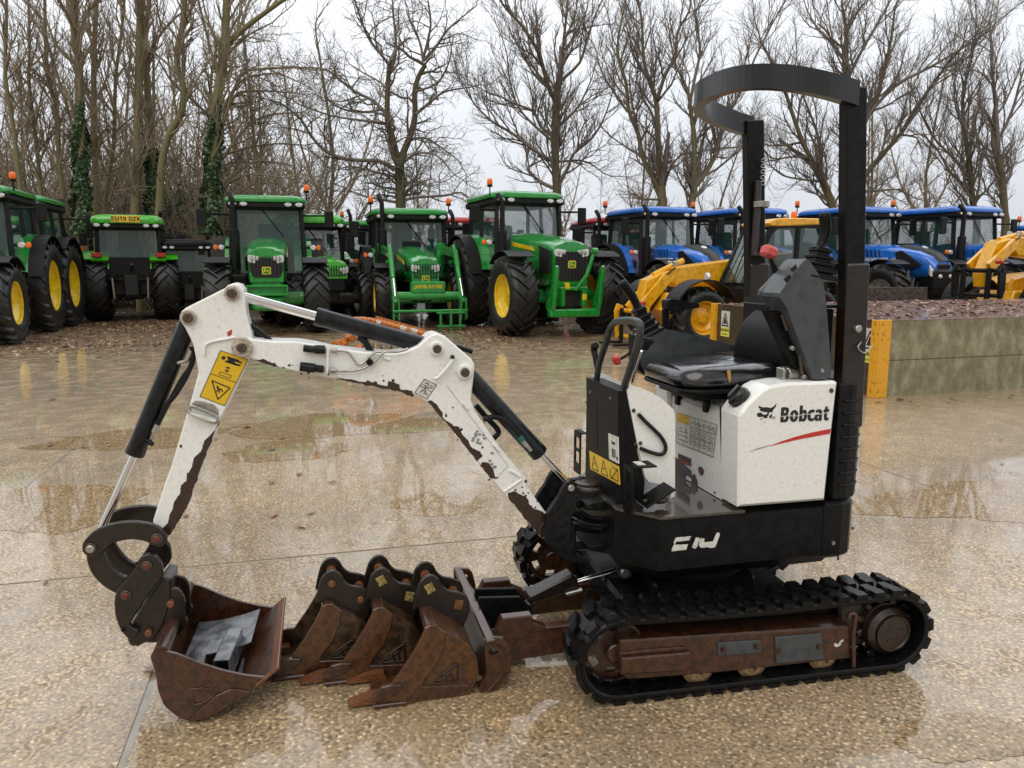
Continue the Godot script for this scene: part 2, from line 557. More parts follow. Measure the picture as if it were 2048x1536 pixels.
	for q in [[Vector3(0.065,0,-2.429), 0.17, 0.16], [Vector3(0.065,0,-2.737), 0.09, 0.035], [Vector3(1.422,0,-2.275), 0.22, 0.15], [Vector3(-1.543,0,-7.177), 0.9, 0.6], [Vector3(-1.889,0,-6.098), 0.5, 0.35], [Vector3(3.045,0,-4.826), 0.7, 0.4], [Vector3(-2.88,0,-4.721), 0.5, 0.5], [Vector3(-0.459,0,-4.721), 0.35, 0.22], [Vector3(-3.373,0,-6.547), 0.8, 0.4]]:
		var o := PackedVector2Array()
		for i in 90:
			var a := TAU * i / 90
			var r := 1.0 + 0.6 * dip.get_noise_2d(q[0].x * 7.0 + cos(a) * 0.45, q[0].z * 7.0 + sin(a) * 0.45) + 0.10 * dip.get_noise_2d(cos(a) * 6.0 + q[0].x, sin(a) * 6.0)
			var p := slab_point(cos(a) * r * q[1], sin(a) * r * q[2])
			o.append(Vector2(p.x, p.z))
		var pb := MB.new()
		for i in 90:
			var c := o[i]; var d := o[(i + 1) % 90]
			pb.tri(Vector3(0, 0.0018, 0), Vector3(d.x, 0.0018, d.y), Vector3(c.x, 0.0018, c.y))
		var pu := put("puddle", pb, wm)
		pu.position = q[0]
		structure(pu)


# ---------------------------------------------------------------- the digger
func plate(n: String, parent: Node, poly: PackedVector2Array, z0: float, z1: float, m: Material, bev := 0.003, holes := []) -> MeshInstance3D:
	var b := MB.new()
	b.prism(poly, z0, z1, bev, holes)
	return put(n, b, m, parent)

# outline in x, z drawn upwards
func plan(b: MB, poly: PackedVector2Array, y0: float, y1: float, bev := 0.0, holes := []):
	var k := b.T
	b.T = b.T * Transform3D(Basis(Vector3(1, 0, 0), Vector3(0, 0, -1), Vector3(0, 1, 0)), Vector3.ZERO)
	var p := PackedVector2Array()
	for q in poly: p.append(Vector2(q.x, -q.y))
	b.prism(p, y0, y1, bev, holes)
	b.T = k

# outline in z, y on a face that looks to the digger's front
func front(b: MB, poly: PackedVector2Array, x0: float, x1: float, bev := 0.0, holes := []):
	var k := b.T
	b.T = b.T * Transform3D(Basis(Vector3(0, 0, 1), Vector3(0, 1, 0), Vector3(-1, 0, 0)), Vector3.ZERO)
	b.prism(poly, -x1, -x0, bev, holes)
	b.T = k

func pinhead(n: String, parent: Node, c: Vector3, r: float, depth: float, m: Material, boss := 0.0, mboss: Material = null):
	if boss > 0:
		var q := MB.new()
		q.lathe([Vector2(0, 0), Vector2(boss, 0), Vector2(boss, depth * 0.45), Vector2(boss * 0.9, depth * 0.55), Vector2(0, depth * 0.55)], c, Vector3(0, 0, 1), 24)
		put("boss", q, mboss, parent)
	var b := MB.new()
	b.lathe([Vector2(0, 0), Vector2(r, 0), Vector2(r, depth - 0.002), Vector2(r - 0.003, depth), Vector2(0.004, depth), Vector2(0.003, depth - 0.002), Vector2(0, depth - 0.002)], c, Vector3(0, 0, 1), 20)
	put(n, b, m, parent)

# a hydraulic ram: barrel from a, rod out to c
func ram(n: String, parent: Node, a: Vector3, mid: Vector3, c: Vector3, r: float, rr: float) -> Node3D:
	var g := part(n, parent)
	var d := (mid - a).normalized()
	var b := MB.new()
	var L := (mid - a).length()
	b.lathe([Vector2(0, -r * 0.4), Vector2(r * 0.8, -r * 0.4), Vector2(r, 0), Vector2(r, L - 0.035), Vector2(r * 1.05, L - 0.034), Vector2(r * 1.05, L - 0.003), Vector2(r * 0.98, L), Vector2(0, L)], a, d, 28)
	put("barrel", b, M.ram, g)
	b = MB.new()
	b.cyl(mid - d * 0.01, c, rr, rr, 20)
	put("rod", b, M.chrome, g)
	b = MB.new()
	b.cyl(c - Vector3(0, 0, rr * 1.9), c + Vector3(0, 0, rr * 1.9), rr * 1.7, -1, 18, 0.002)
	put("rod_eye", b, M.black, g)
	return g

func hose(n: String, parent: Node, pts: Array, r: float, m: Material) -> MeshInstance3D:
	var b := MB.new()
	b.tube(curve(pts, 7), r, 8)
	return put(n, b, m, parent)

func bolt(parent: Node, c: Vector3, r: float, h: float, dir: Vector3, m: Material):
	var b := MB.new()
	b.lathe([Vector2(0, 0), Vector2(r * 1.35, 0), Vector2(r * 1.35, h * 0.3), Vector2(r, h * 0.3), Vector2(r, h), Vector2(r * 0.5, h * 1.05), Vector2(0, h * 1.05)], c, dir, 8)
	put("bolt", b, m, parent)

func track_path(x0: float, x1: float, r: float, cy: float, s: float) -> Array:
	# point and outward normal at distance s along a belt round two wheels
	var L := x1 - x0
	var P := 2 * L + TAU * r
	s = fposmod(s, P)
	if s < L: return [Vector2(x0 + s, cy - r), Vector2(0, -1)]
	s -= L
	if s < PI * r:
		var a := -PI / 2 + s / r
		return [Vector2(x1, cy) + Vector2.from_angle(a) * r, Vector2.from_angle(a)]
	s -= PI * r
	if s < L:
		var sag := -0.012 * sin(PI * s / L)
		return [Vector2(x1 - s, cy + r + sag), Vector2(0, 1)]
	s -= L
	var a2 := PI / 2 + s / r
	return [Vector2(x0, cy) + Vector2.from_angle(a2) * r, Vector2.from_angle(a2)]

func build_track(z0: float, z1: float) -> MB:
	var b := MB.new()
	var x0 := -0.462; var x1 := 0.604; var r := 0.150; var cy := 0.166
	var P := 2 * (x1 - x0) + TAU * r
	var n := 150
	var th := 0.022
	var rings := []
	for i in n + 1:
		var q := track_path(x0, x1, r, cy, P * i / n)
		var p: Vector2 = q[0]; var nn: Vector2 = q[1]
		var o := p; var k := p - nn * th
		var e := p - nn * 0.006
		var ring := []
		for w in [[k, z0 + 0.004], [k, z1 - 0.004], [p - nn * (th - 0.006), z1], [e, z1], [o, z1 - 0.008], [o, z0 + 0.008], [e, z0], [p - nn * (th - 0.006), z0]]:
			ring.append(Vector3(w[0].x, w[0].y, w[1]))
		rings.append(ring)
	b.loft(rings, false, true, false)
	var N := 42
	var zm := (z0 + z1) * 0.5
	var near := 1.0
	for i in N:
		for side in 2:
			var za := z1 if side == 0 else z0
			var zb := zm + (0.006 if side == 0 else -0.006)
			var sa := P * (i + 0.5 * side) / N
			# tread block: wide at the rim, narrower and turned towards the middle
			var spec := [[za - (0.001 if side == 0 else -0.001), -0.022, 0.022], [lerpf(za, zb, 0.34), -0.024, 0.024], [lerpf(za, zb, 0.55), -0.014, 0.033], [zb, -0.004, 0.030]]
			var lo := []; var hi := []
			for sp in spec:
				var q0 := track_path(x0, x1, r, cy, sa + sp[1] - 0.004); var q1 := track_path(x0, x1, r, cy, sa + sp[2] + 0.004)
				var t0 := track_path(x0, x1, r, cy, sa + sp[1] + 0.003); var t1 := track_path(x0, x1, r, cy, sa + sp[2] - 0.003)
				var h := 0.0155
				var a: Vector2 = q0[0] - q0[1] * 0.002; var d: Vector2 = q1[0] - q1[1] * 0.002
				var bb: Vector2 = t0[0] + t0[1] * h; var c: Vector2 = t1[0] + t1[1] * h
				lo.append([Vector3(a.x, a.y, sp[0]), Vector3(d.x, d.y, sp[0])]); hi.append([Vector3(bb.x, bb.y, sp[0]), Vector3(c.x, c.y, sp[0])])
			var ringsl := []
			for j in spec.size(): ringsl.append([lo[j][0], lo[j][1], hi[j][1], hi[j][0]] if side == 0 else [lo[j][1], lo[j][0], hi[j][0], hi[j][1]])
			b.loft(ringsl, true, true, false)
		# guide tooth inside
		var q := track_path(x0, x1, r, cy, P * i / N)
		var c2: Vector2 = q[0] - q[1] * (th + 0.012)
		var ang: float = (q[1] as Vector2).angle()
		b.obox(Vector3(c2.x, c2.y, zm), Vector3(0.026, 0.034, 0.05), Basis(Vector3(0, 0, 1), ang), 0.005)
	return b

func undercarriage(dig: Node3D):
	var g := part("undercarriage", dig, Vector3(0.6, 0, 0), deg_to_rad(-2.7))
	put("rubber_track", build_track(0.368, 0.548), M.rubber, g)
	put("rubber_track", build_track(-0.548, -0.368), M.rubber, g)
	for s in [1.0, -1.0]:
		var zf := 0.52
		var poly := pv([-0.46,0.228,0.44,0.196,0.451,0.064,-0.073,0.065,-0.389,0.075,-0.428,0.079,-0.451,0.097])
		var b := MB.new()
		if s > 0: b.prism(poly, 0.41, zf, 0.006)
		else: b.prism(poly, -0.50, -0.41, 0.006)
		put("track_frame", b, M.rust, g)
		b = MB.new()
		b.box(Vector3(0.06, 0.165, 0.395 * s), Vector3(0.86, 0.16, 0.03), 0.01)
		put("inner_frame", b, M.black, g)
		b = MB.new()
		b.cyl(Vector3(0.61, 0.158, 0.385 * s), Vector3(0.61, 0.158, 0.43 * s), 0.122, -1, 32, 0.006)
		b.box(Vector3(0.5, 0.16, 0.42 * s), Vector3(0.12, 0.19, 0.05), 0.01)
		put("drive_housing", b, M.dirtyblack, g)
		# idler with slots
		b = MB.new()
		var holes := []
		for k in 6:
			var h := PackedVector2Array()
			for e in 5: h.append(Vector2.from_angle(k * TAU / 6 + 0.2 + e * 0.13) * 0.095)
			for e in 5: h.append(Vector2.from_angle(k * TAU / 6 + 0.2 + (4 - e) * 0.13) * 0.068)
			holes.append(h)
		var rim := circ(Vector2.ZERO, 0.108, 40)
		b.T = Transform3D(Basis(), Vector3(-0.462, 0.166, 0.447 * s))
		b.prism(rim, -0.012, 0.012, 0, holes)
		b.lathe([Vector2(0.103, -0.03), Vector2(0.114, -0.03), Vector2(0.114, 0.03), Vector2(0.103, 0.03)], Vector3.ZERO, Vector3(0, 0, 1), 40)
		b.cyl(Vector3(0, 0, -0.05), Vector3(0, 0, 0.05), 0.035, -1, 20, 0.004)
		put("idler_wheel", b, M.rust, g)
		b = MB.new()
		b.T = Transform3D(Basis(), Vector3(0.62, 0.155, 0.447 * s))
		for k in 11:
			var a := TAU * k / 11
			b.obox(Vector3(cos(a), sin(a), 0) * 0.095, Vector3(0.04, 0.026, 0.03), Basis(Vector3(0, 0, 1), a), 0.005)
		b.cyl(Vector3(0, 0, -0.02), Vector3(0, 0, 0.02), 0.09, -1, 30)
		put("drive_sprocket", b, M.rustdark, g)
		b = MB.new()
		b.lathe([Vector2(0, 0), Vector2(0.1, 0), Vector2(0.092, 0.02), Vector2(0.072, 0.034), Vector2(0.070, 0.046), Vector2(0.064, 0.046), Vector2(0.061, 0.041), Vector2(0, 0.041)], Vector3(0.63, 0.14, (0.465 if s > 0 else -0.465)), Vector3(0, 0, s), 36)
		for k in 5:
			var a := 0.5 + k * 1.3
			b.box(Vector3(0.63 + cos(a) * 0.035, 0.14 + sin(a) * 0.03, 0.507 * s), Vector3(0.026, 0.006, 0.004), 0.001)
		put("hub_cover", b, M.rustdark, g)
		for x in [-0.158, 0.052, 0.338]:
			b = MB.new()
			b.lathe([Vector2(0, -0.07), Vector2(0.045, -0.07), Vector2(0.061, -0.062), Vector2(0.061, -0.03), Vector2(0.04, -0.025), Vector2(0.04, 0.025), Vector2(0.061, 0.03), Vector2(0.061, 0.062), Vector2(0.045, 0.07), Vector2(0, 0.072)], Vector3(x, 0.088, 0.447 * s), Vector3(0, 0, 1), 28)
			put("track_roller", b, M.mud, g)
		if s > 0:
			b = MB.new()
			b.prism(pv([-0.461,0.175,-0.206,0.17,-0.202,0.11,-0.219,0.102,-0.457,0.114]), 0.519, 0.545, 0.005)
			b.prism(pv([-0.462,0.189,-0.43,0.186,-0.361,0.188,-0.31,0.187,-0.215,0.184,-0.208,0.17,-0.46,0.176]), 0.519, 0.528, 0.002)
			put("guard_channel", b, M.rust, g)
			plate("cover_plate", g, pv([-0.091,0.186,0.068,0.18,0.072,0.176,0.076,0.132,-0.089,0.137,-0.093,0.142,-0.094,0.182]), 0.518, 0.528, M.grey, 0.002)
			plate("cover_plate", g, pv([0.127,0.185,0.312,0.181,0.331,0.08,0.14,0.083]), 0.518, 0.5285, M.grey, 0.002)
			for p in [Vector3(-0.074,0.16,0.53),Vector3(0.054,0.159,0.53),Vector3(0.144,0.133,0.53),Vector3(0.304,0.132,0.53)]: bolt(g, p, 0.008, 0.01, Vector3(0, 0, 1), M.rust)
			for p in [Vector3(-0.15,0.073,0.521),Vector3(0.059,0.069,0.521),Vector3(0.347,0.065,0.521)]: bolt(g, p, 0.004, 0.005, Vector3(0, 0, 1), M.rust)
			plate("worn_sticker", g, fray(pv([0.372,0.13,0.38,0.135,0.387,0.128,0.395,0.138,0.409,0.147,0.411,0.139,0.402,0.131,0.401,0.123,0.388,0.118,0.377,0.12]), 0.006, 0.002, 3), 0.5195, 0.5208, M.decalwhite, 0.0)
			b = MB.new()
			b.tube(curve([Vector3(0.419,0.231,0.53),Vector3(0.424,0.248,0.53),Vector3(0.438,0.249,0.53),Vector3(0.448,0.235,0.53),Vector3(0.445,0.206,0.53),Vector3(0.443,0.164,0.53),Vector3(0.449,0.099,0.53),Vector3(0.454,0.035,0.53)], 4), 0.008, 8)
			put("frame_bar", b, M.rust, g)
	# cross body and slew ring
	var b := MB.new()
	plan(b, rrect(-0.36, -0.40, 0.36, 0.40, 0.06), 0.13, 0.245, 0.015)
	b.box(Vector3(0, 0.26, 0), Vector3(0.44, 0.06, 0.44), 0.02)
	put("cross_frame", b, M.black, g)
	b = MB.new()
	b.cyl(Vector3(0, 0.28, 0), Vector3(0, 0.352, 0), 0.24, -1, 48, 0.008)
	b.lathe([Vector2(0.2, 0.31), Vector2(0.26, 0.31), Vector2(0.26, 0.33), Vector2(0.2, 0.33)], Vector3.ZERO, Vector3(0, 1, 0), 48)
	put("slew_ring", b, M.black, g)

func dozer(dig: Node3D):
	var g := part("dozer_blade", dig)
	var b := MB.new()
	# curved mouldboard
	var prof := []
	for i in 9:
		var t := i / 8.0
		prof.append(Vector2(-0.31 + 0.055 * sin(PI * t) - 0.012 * (1 - t), 0.19 * t + 0.004))
	var p := PackedVector2Array()
	for q in prof: p.append(q)
	for i in 9: p.append(prof[8 - i] + Vector2(0.016, 0.0))
	b.prism(p, -0.335, 0.335, 0.002)
	b.box(Vector3(-0.306, 0.198, 0), Vector3(0.034, 0.014, 0.69), 0.003)
	put("mouldboard", b, M.rust, g)
	for s in [1.0, -1.0]:
		var e := pv([-0.327,0.199,-0.295,0.207,-0.258,0.2,-0.244,0.183,-0.23,0.124,-0.231,0.07,-0.258,0.03,-0.286,-0.001,-0.345,0.005,-0.351,0.018,-0.319,0.072])
		var h := pv([-0.313,0.156,-0.307,0.167,-0.281,0.181,-0.268,0.176,-0.264,0.163,-0.277,0.147,-0.305,0.142,-0.311,0.147])
		plate("end_plate", g, e, 0.322 * s - 0.008, 0.322 * s + 0.008, M.rust, 0.0, [h])
		# push arm
		var a := MB.new()
		var arm := pv([-0.227,0.207,-0.116,0.206,-0.108,0.176,-0.056,0.15,0.134,0.152,0.443,0.137,0.447,0.026,0.136,0.039,-0.214,0.031,-0.263,0.037,-0.263,0.134])
		a.prism(arm, 0.17 * s - 0.022, 0.17 * s + 0.022, 0.004)
		put("push_arm", a, M.rust, g)
	b = MB.new()
	b.prism(pv([-0.289,0.232,-0.124,0.218,-0.075,0.162,-0.079,0.103,-0.144,0.078,-0.286,0.109]), -0.05, -0.032, 0.003)
	b.prism(pv([-0.289,0.232,-0.124,0.218,-0.075,0.162,-0.079,0.103,-0.144,0.078,-0.286,0.109]), 0.032, 0.05, 0.003)
	put("cylinder_lug", b, M.black, g)
	pinhead("pin", g, Vector3(-0.149,0.143,0.05), 0.017, 0.016, M.rust)
	var r := part("blade_cylinder", dig)
	b = MB.new()
	b.prism(pv([-0.083,0.213,0.094,0.285,0.119,0.26,0.127,0.228,0.121,0.216,-0.077,0.174,-0.09,0.194]), -0.035, 0.04, 0.008)
	put("cylinder_guard", b, M.dirtyblack, r)
	b = MB.new()
	b.cyl(Vector3(-0.132,0.125,0), Vector3(-0.065,0.164,0), 0.024, -1, 16)
	put("barrel", b, M.dirtyblack, r)
	b = MB.new()
	b.cyl(Vector3(0.121,0.23,0), Vector3(0.299,0.266,0), 0.0125, -1, 20)
	put("rod", b, M.chrome, r)
	b = MB.new()
	b.cyl(Vector3(0.349,0.246,-0.03), Vector3(0.312,0.287,0.06), 0.036, -1, 26, 0.004)
	put("rod_eye", b, M.black, r)
	pinhead("pin", r, Vector3(0.312,0.282,0.06), 0.019, 0.014, M.zinc)
	for q in [[Vector3(0.066,0.208,0.05), Vector3(0.133,0.221,0.05)]]:
		b = MB.new()
		b.cyl(q[0], q[1], 0.009, -1, 10)
		put("hose_fitting", b, M.zinc, r)
	hose("hose", r, [Vector3(0.137,0.209,0.04),Vector3(0.169,0.171,0.04),Vector3(0.212,0.145,0.04),Vector3(0.255,0.14,0.04),Vector3(0.298,0.157,0.04),Vector3(0.368,0.214,0.04)], 0.009, M.hose)
	hose("hose", r, [Vector3(0.165,0.202,0.02),Vector3(0.219,0.191,0.02),Vector3(0.251,0.185,0.02),Vector3(0.273,0.21,0.02),Vector3(0.299,0.245,0.02)], 0.008, M.hose)
	hose("hose", r, [Vector3(0.141,0.209,0.06),Vector3(0.183,0.162,0.06),Vector3(0.237,0.143,0.06),Vector3(0.306,0.17,0.06),Vector3(0.364,0.233,0.06)], 0.009, M.hose)

func boom_group(dig: Node3D):
	var W := 0.068
	# swing bracket
	var g := part("swing_bracket", dig)
	for s in [1.0, -1.0]:
		plate("bracket_plate", g, soft(pv([0.055,0.695,0.078,0.687,0.095,0.656,0.123,0.642,0.19,0.651,0.19,0.627,0.103,0.623,0.087,0.614,0.084,0.575,0.065,0.55,0.066,0.465,0.085,0.451,0.086,0.403,0.107,0.386,0.159,0.357,0.081,0.36,0.03,0.383,-0.021,0.438,-0.046,0.475,-0.029,0.569,-0.007,0.602,0.018,0.634,0.03,0.663]), 1, 0.2), 0.09 * s - 0.014, 0.09 * s + 0.014, M.casting, 0.005)
	var b := MB.new()
	b.prism(pv([0.068,0.527,0.096,0.524,0.099,0.347,0.059,0.361,0.022,0.417]), -0.08, 0.08, 0.006)
	put("bracket_web", b, M.casting, g)
	b = MB.new()
	b.prism(soft(pv([0.097,0.6,0.159,0.602,0.232,0.604,0.243,0.565,0.128,0.562,0.097,0.558]), 1, 0.15), -0.05, 0.05, 0.008)
	b.prism(soft(pv([0.099,0.422,0.141,0.424,0.246,0.409,0.26,0.374,0.131,0.383,0.1,0.385]), 1, 0.15), -0.05, 0.05, 0.008)
	put("hinge_arm", b, M.casting, g)
	pinhead("pin", g, Vector3(0.064,0.666,0.104), 0.0135, 0.008, M.zinc)
	b = MB.new()
	b.lathe([Vector2(0, 0), Vector2(0.07, 0), Vector2(0.075, 0.006), Vector2(0.07, 0.012), Vector2(0.06, 0.014), Vector2(0.06, 0.02), Vector2(0.045, 0.026), Vector2(0, 0.026)], Vector3(0.194,0.619,-0.05), Vector3(0, 1, 0), 28)
	put("swing_pivot_cap", b, M.rustdark, g)
	for k in 6:
		var o := Vector3(0, 0.014 * k - 0.012, 0.024 * (k % 3) - 0.02)
		hose("hose", g, [Vector3(0.048,0.492,0.03) + o, Vector3(0.09,0.499,0.06) + o * 1.3, Vector3(0.157,0.475,0.06) + o * 0.8 + Vector3(0, 0.01 * (k % 2), 0), Vector3(0.266,0.457,0.05) + o], 0.0095, M.hose)
	# boom
	var bm := part("boom", dig)
	var bo := pv([-1.139,1.24,-1.13,1.259,-1.112,1.268,-1.082,1.265,-1.019,1.256,-0.926,1.252,-0.873,1.242,-0.807,1.225,-0.702,1.21,-0.603,1.2,-0.559,1.206,-0.511,1.226,-0.479,1.252,-0.461,1.265,-0.443,1.27,-0.426,1.266,-0.408,1.256,-0.314,1.172,-0.304,1.153,-0.303,1.135,-0.313,1.058,-0.317,1.017,-0.3,0.971,-0.209,0.834,-0.106,0.703,-0.1,0.689,-0.1,0.671,-0.024,0.561,0.01,0.524,0.02,0.493,0.01,0.466,-0.011,0.451,-0.036,0.455,-0.06,0.479,-0.121,0.562,-0.186,0.639,-0.221,0.683,-0.273,0.751,-0.324,0.824,-0.385,0.907,-0.435,0.966,-0.484,1.019,-0.527,1.048,-0.586,1.07,-0.65,1.086,-0.802,1.115,-0.893,1.135,-0.995,1.162,-1.054,1.181,-1.097,1.203,-1.128,1.213])
	plate("boom_body", bm, bo, -W, W, M.white, 0.005)
	# bare metal where the paint has flaked off
	var chips := [
		ragged(pv([-1.072,1.194,-1.058,1.192,-1.043,1.196,-1.018,1.18,-1.005,1.18,-0.998,1.164,-1.022,1.172,-1.049,1.181]), 1),
		ragged(pv([-0.802,1.115,-0.747,1.114,-0.701,1.101,-0.692,1.11,-0.679,1.099,-0.662,1.104,-0.656,1.09,-0.623,1.083,-0.619,1.102,-0.58,1.086,-0.579,1.067,-0.558,1.068,-0.536,1.06,-0.532,1.042,-0.567,1.057,-0.662,1.083,-0.748,1.103]), 2),
		ragged(pv([-0.483,1.022,-0.47,1.027,-0.448,1.012,-0.424,0.977,-0.427,0.958,-0.397,0.936,-0.363,0.921,-0.355,0.895,-0.33,0.87,-0.321,0.844,-0.284,0.822,-0.279,0.801,-0.299,0.785,-0.324,0.821,-0.386,0.905,-0.435,0.964]), 4),
		ragged(pv([-0.286,0.767,-0.267,0.78,-0.25,0.773,-0.233,0.743,-0.227,0.713,-0.245,0.716]), 5),
		ragged(pv([-0.18,0.651,-0.151,0.658,-0.121,0.638,-0.106,0.634,-0.085,0.59,-0.055,0.576,-0.022,0.555,0,0.535,0.009,0.507,-0.006,0.493,0.003,0.477,-0.018,0.456,-0.036,0.458,-0.061,0.481,-0.121,0.563,-0.173,0.63]), 6)]
	rng.seed = 8
	for c in [Vector3(-0.986,1.171,0.07),Vector3(-0.929,1.157,0.07),Vector3(-0.872,1.139,0.07),Vector3(-0.823,1.127,0.07),Vector3(-0.618,1.096,0.07),Vector3(-0.516,1.059,0.07),Vector3(-0.413,0.977,0.07),Vector3(-0.347,0.888,0.07),Vector3(-0.301,0.834,0.07),Vector3(-0.256,0.791,0.07),Vector3(-0.233,0.725,0.07),Vector3(-0.133,0.665,0.07),Vector3(-0.091,0.621,0.07),Vector3(-0.055,0.588,0.07)]:
		for k in 3:
			var r := rng.randf_range(0.002, 0.006)
			var q := Vector2(c.x + rng.randf_range(-0.03, 0.03), c.y + rng.randf_range(-0.02, 0.03))
			chips.append(fray(circ(q, r, 7), 0.003, r * 0.45, rng.randi()))
	for c in chips: plate("flaked_paint", bm, c, W - 0.004, W + 0.0012, M.bare, 0.0)
	var b2 := MB.new()
	b2.prism(pv([-0.127,0.706,-0.122,0.698,-0.192,0.657,-0.198,0.662]), W, W + 0.007, 0.003)
	put("weld_bead", b2, M.white, bm)
	for q in [[Vector3(-0.633,1.186,0.07), Vector3(-0.612,1.18,0.07)], [Vector3(-0.798,1.128,0.07), Vector3(-0.779,1.123,0.07)], [Vector3(-0.346,1.01,0.07), Vector3(-0.33,0.987,0.07)], [Vector3(-0.235,0.848,0.07), Vector3(-0.212,0.823,0.07)], [Vector3(-0.169,0.742,0.07), Vector3(-0.13,0.716,0.07)]]:
		b2 = MB.new()
		b2.cyl(q[0], q[1], 0.006, -1, 8)
		put("weld_bead", b2, M.white, bm)
	pinhead("pin", bm, Vector3(-1.111,1.238,0.068), 0.0165, 0.03, M.pin, 0.035, M.whitedirty)
	pinhead("pin", bm, Vector3(-0.444,1.216,0.068), 0.0155, 0.028, M.pin, 0.026, M.white)
	pinhead("pin", bm, Vector3(-0.343,1.127,0.068), 0.0165, 0.028, M.pin, 0.028, M.white)
	pinhead("pin", bm, Vector3(-0.019,0.493,0.068), 0.015, 0.016, M.bare, 0.038, M.bare)
	b2 = MB.new()
	b2.tube(curve([Vector3(-0.389,1.178,0.085),Vector3(-0.392,1.167,0.085),Vector3(-0.417,1.137,0.085),Vector3(-0.444,1.111,0.085),Vector3(-0.458,1.109,0.085)], 4), 0.0065, 8)
	put("grab_bar", b2, M.white, bm)
	b2 = MB.new()
	b2.cyl(Vector3(-0.385,1.182,0.066), Vector3(-0.389,1.185,0.09), 0.0085, -1, 12, 0.002)
	put("stud", b2, M.rustdark, bm)
	# steel lines on the side of the boom
	var pp := part("hydraulic_lines", dig)
	for q in [[Vector3(-0.91,1.23,0.083), Vector3(-0.873,1.225,0.083), 0.0125, M.ram], [Vector3(-0.873,1.225,0.083), Vector3(-0.836,1.223,0.083), 0.0155, M.ram], [Vector3(-0.815,1.22,0.083), Vector3(-0.795,1.218,0.083), 0.009, M.zinc], [Vector3(-0.924,1.167,0.083), Vector3(-0.872,1.159,0.083), 0.0165, M.ram], [Vector3(-0.872,1.159,0.083), Vector3(-0.843,1.154,0.083), 0.013, M.ram], [Vector3(-0.824,1.151,0.083), Vector3(-0.801,1.148,0.083), 0.010, M.zinc]]:
		b2 = MB.new()
		b2.cyl(q[0], q[1], q[2], -1, 12, 0.002)
		put("coupling", b2, q[3], pp)
	b2 = MB.new()
	b2.prism(pv([-0.833,1.238,-0.821,1.238,-0.827,1.15,-0.832,1.137,-0.838,1.139,-0.834,1.167]), 0.068, 0.088, 0.002)
	put("line_clamp", b2, M.white, pp)
	hose("steel_pipe", pp, [Vector3(-0.795,1.218,0.08),Vector3(-0.765,1.214,0.08),Vector3(-0.751,1.204,0.08),Vector3(-0.729,1.17,0.08),Vector3(-0.716,1.168,0.08),Vector3(-0.703,1.174,0.08),Vector3(-0.681,1.197,0.08),Vector3(-0.662,1.209,0.08),Vector3(-0.634,1.21,0.08)], 0.0042, M.zinc)
	hose("steel_pipe", pp, [Vector3(-0.801,1.148,0.084),Vector3(-0.764,1.145,0.084),Vector3(-0.721,1.149,0.084),Vector3(-0.691,1.161,0.084),Vector3(-0.669,1.175,0.084),Vector3(-0.639,1.205,0.084),Vector3(-0.621,1.211,0.084),Vector3(-0.587,1.209,0.084),Vector3(-0.561,1.215,0.084),Vector3(-0.548,1.22,0.084)], 0.0042, M.zinc)
	b2 = MB.new()
	b2.lathe([Vector2(0, 0), Vector2(0.012, 0), Vector2(0.012, 0.02), Vector2(0.009, 0.024), Vector2(0.004, 0.024), Vector2(0.004, 0.02), Vector2(0, 0.02)], Vector3(-0.685,1.176,0.072), Vector3(0, 0, 1), 18)
	put("pipe_clamp", b2, M.ram, pp)
	# decals on the boom
	label_lines("decal", bm, pv([-0.49,1.105,-0.446,1.082,-0.482,1.03,-0.525,1.057]), W, M.decalwhite)
	var L := pv([-0.409,1.079,-0.177,0.76,-0.21,0.727,-0.467,1.035])
	for k in [[0, 1], [1, 2]]:
		b2 = MB.new()
		b2.bar(Vector3(L[k[0]].x, L[k[0]].y, W + 0.0005), Vector3(L[k[1]].x, L[k[1]].y, W + 0.0005), 0.0012, 0.0016, 0.0)
		put("decal_edge", b2, M.decalgrey, bm)
	rng.seed = 12
	for c in [Vector3(-0.295,0.9,0.069),Vector3(-0.287,0.888,0.069),Vector3(-0.301,0.883,0.069),Vector3(-0.31,0.875,0.069),Vector3(-0.292,0.868,0.069),Vector3(-0.272,0.884,0.069),Vector3(-0.267,0.872,0.069),Vector3(-0.284,0.853,0.069),Vector3(-0.295,0.857,0.069),Vector3(-0.312,0.866,0.069),Vector3(-0.301,0.891,0.069),Vector3(-0.238,0.813,0.069),Vector3(-0.247,0.784,0.069),Vector3(-0.233,0.757,0.069),Vector3(-0.241,0.77,0.069),Vector3(-0.227,0.76,0.069)]:
		b2 = MB.new()
		b2.prism(fray(rrect(c.x - 0.006, c.y - 0.005, c.x + 0.006, c.y + 0.005, 0.002, 1), 0.004, 0.002, rng.randi()), W, W + 0.001)
		put("worn_lettering", b2, M.decalgrey, bm)
	# rams
	ram("dipper_ram", dig, Vector3(-0.435,1.208,0), Vector3(-0.865,1.335,0), Vector3(-1.138,1.416,0), 0.0315, 0.0165)
	var br := ram("boom_ram", dig, Vector3(-0.331,1.12,0), Vector3(-0.031,0.781,0), Vector3(0.099,0.641,0), 0.034, 0.0115)
	b2 = MB.new()
	b2.cyl(Vector3(-0.125,0.866,0.036), Vector3(-0.11,0.846,0.036), 0.011, -1, 12, 0.002)
	put("hose_collar", b2, M.teal, br)
	b2 = MB.new()
	b2.cyl(Vector3(-0.113,0.849,0.036), Vector3(-0.092,0.824,0.036), 0.0095, -1, 8)
	b2.cyl(Vector3(-0.092,0.824,0.036), Vector3(-0.076,0.806,0.034), 0.0075, -1, 8)
	put("hose_fitting", b2, M.zinc, br)
	hose("hose", br, [Vector3(-0.265,0.937,0.036),Vector3(-0.224,0.945,0.036),Vector3(-0.184,0.93,0.036),Vector3(-0.142,0.89,0.036),Vector3(-0.122,0.862,0.036)], 0.0105, M.hose)
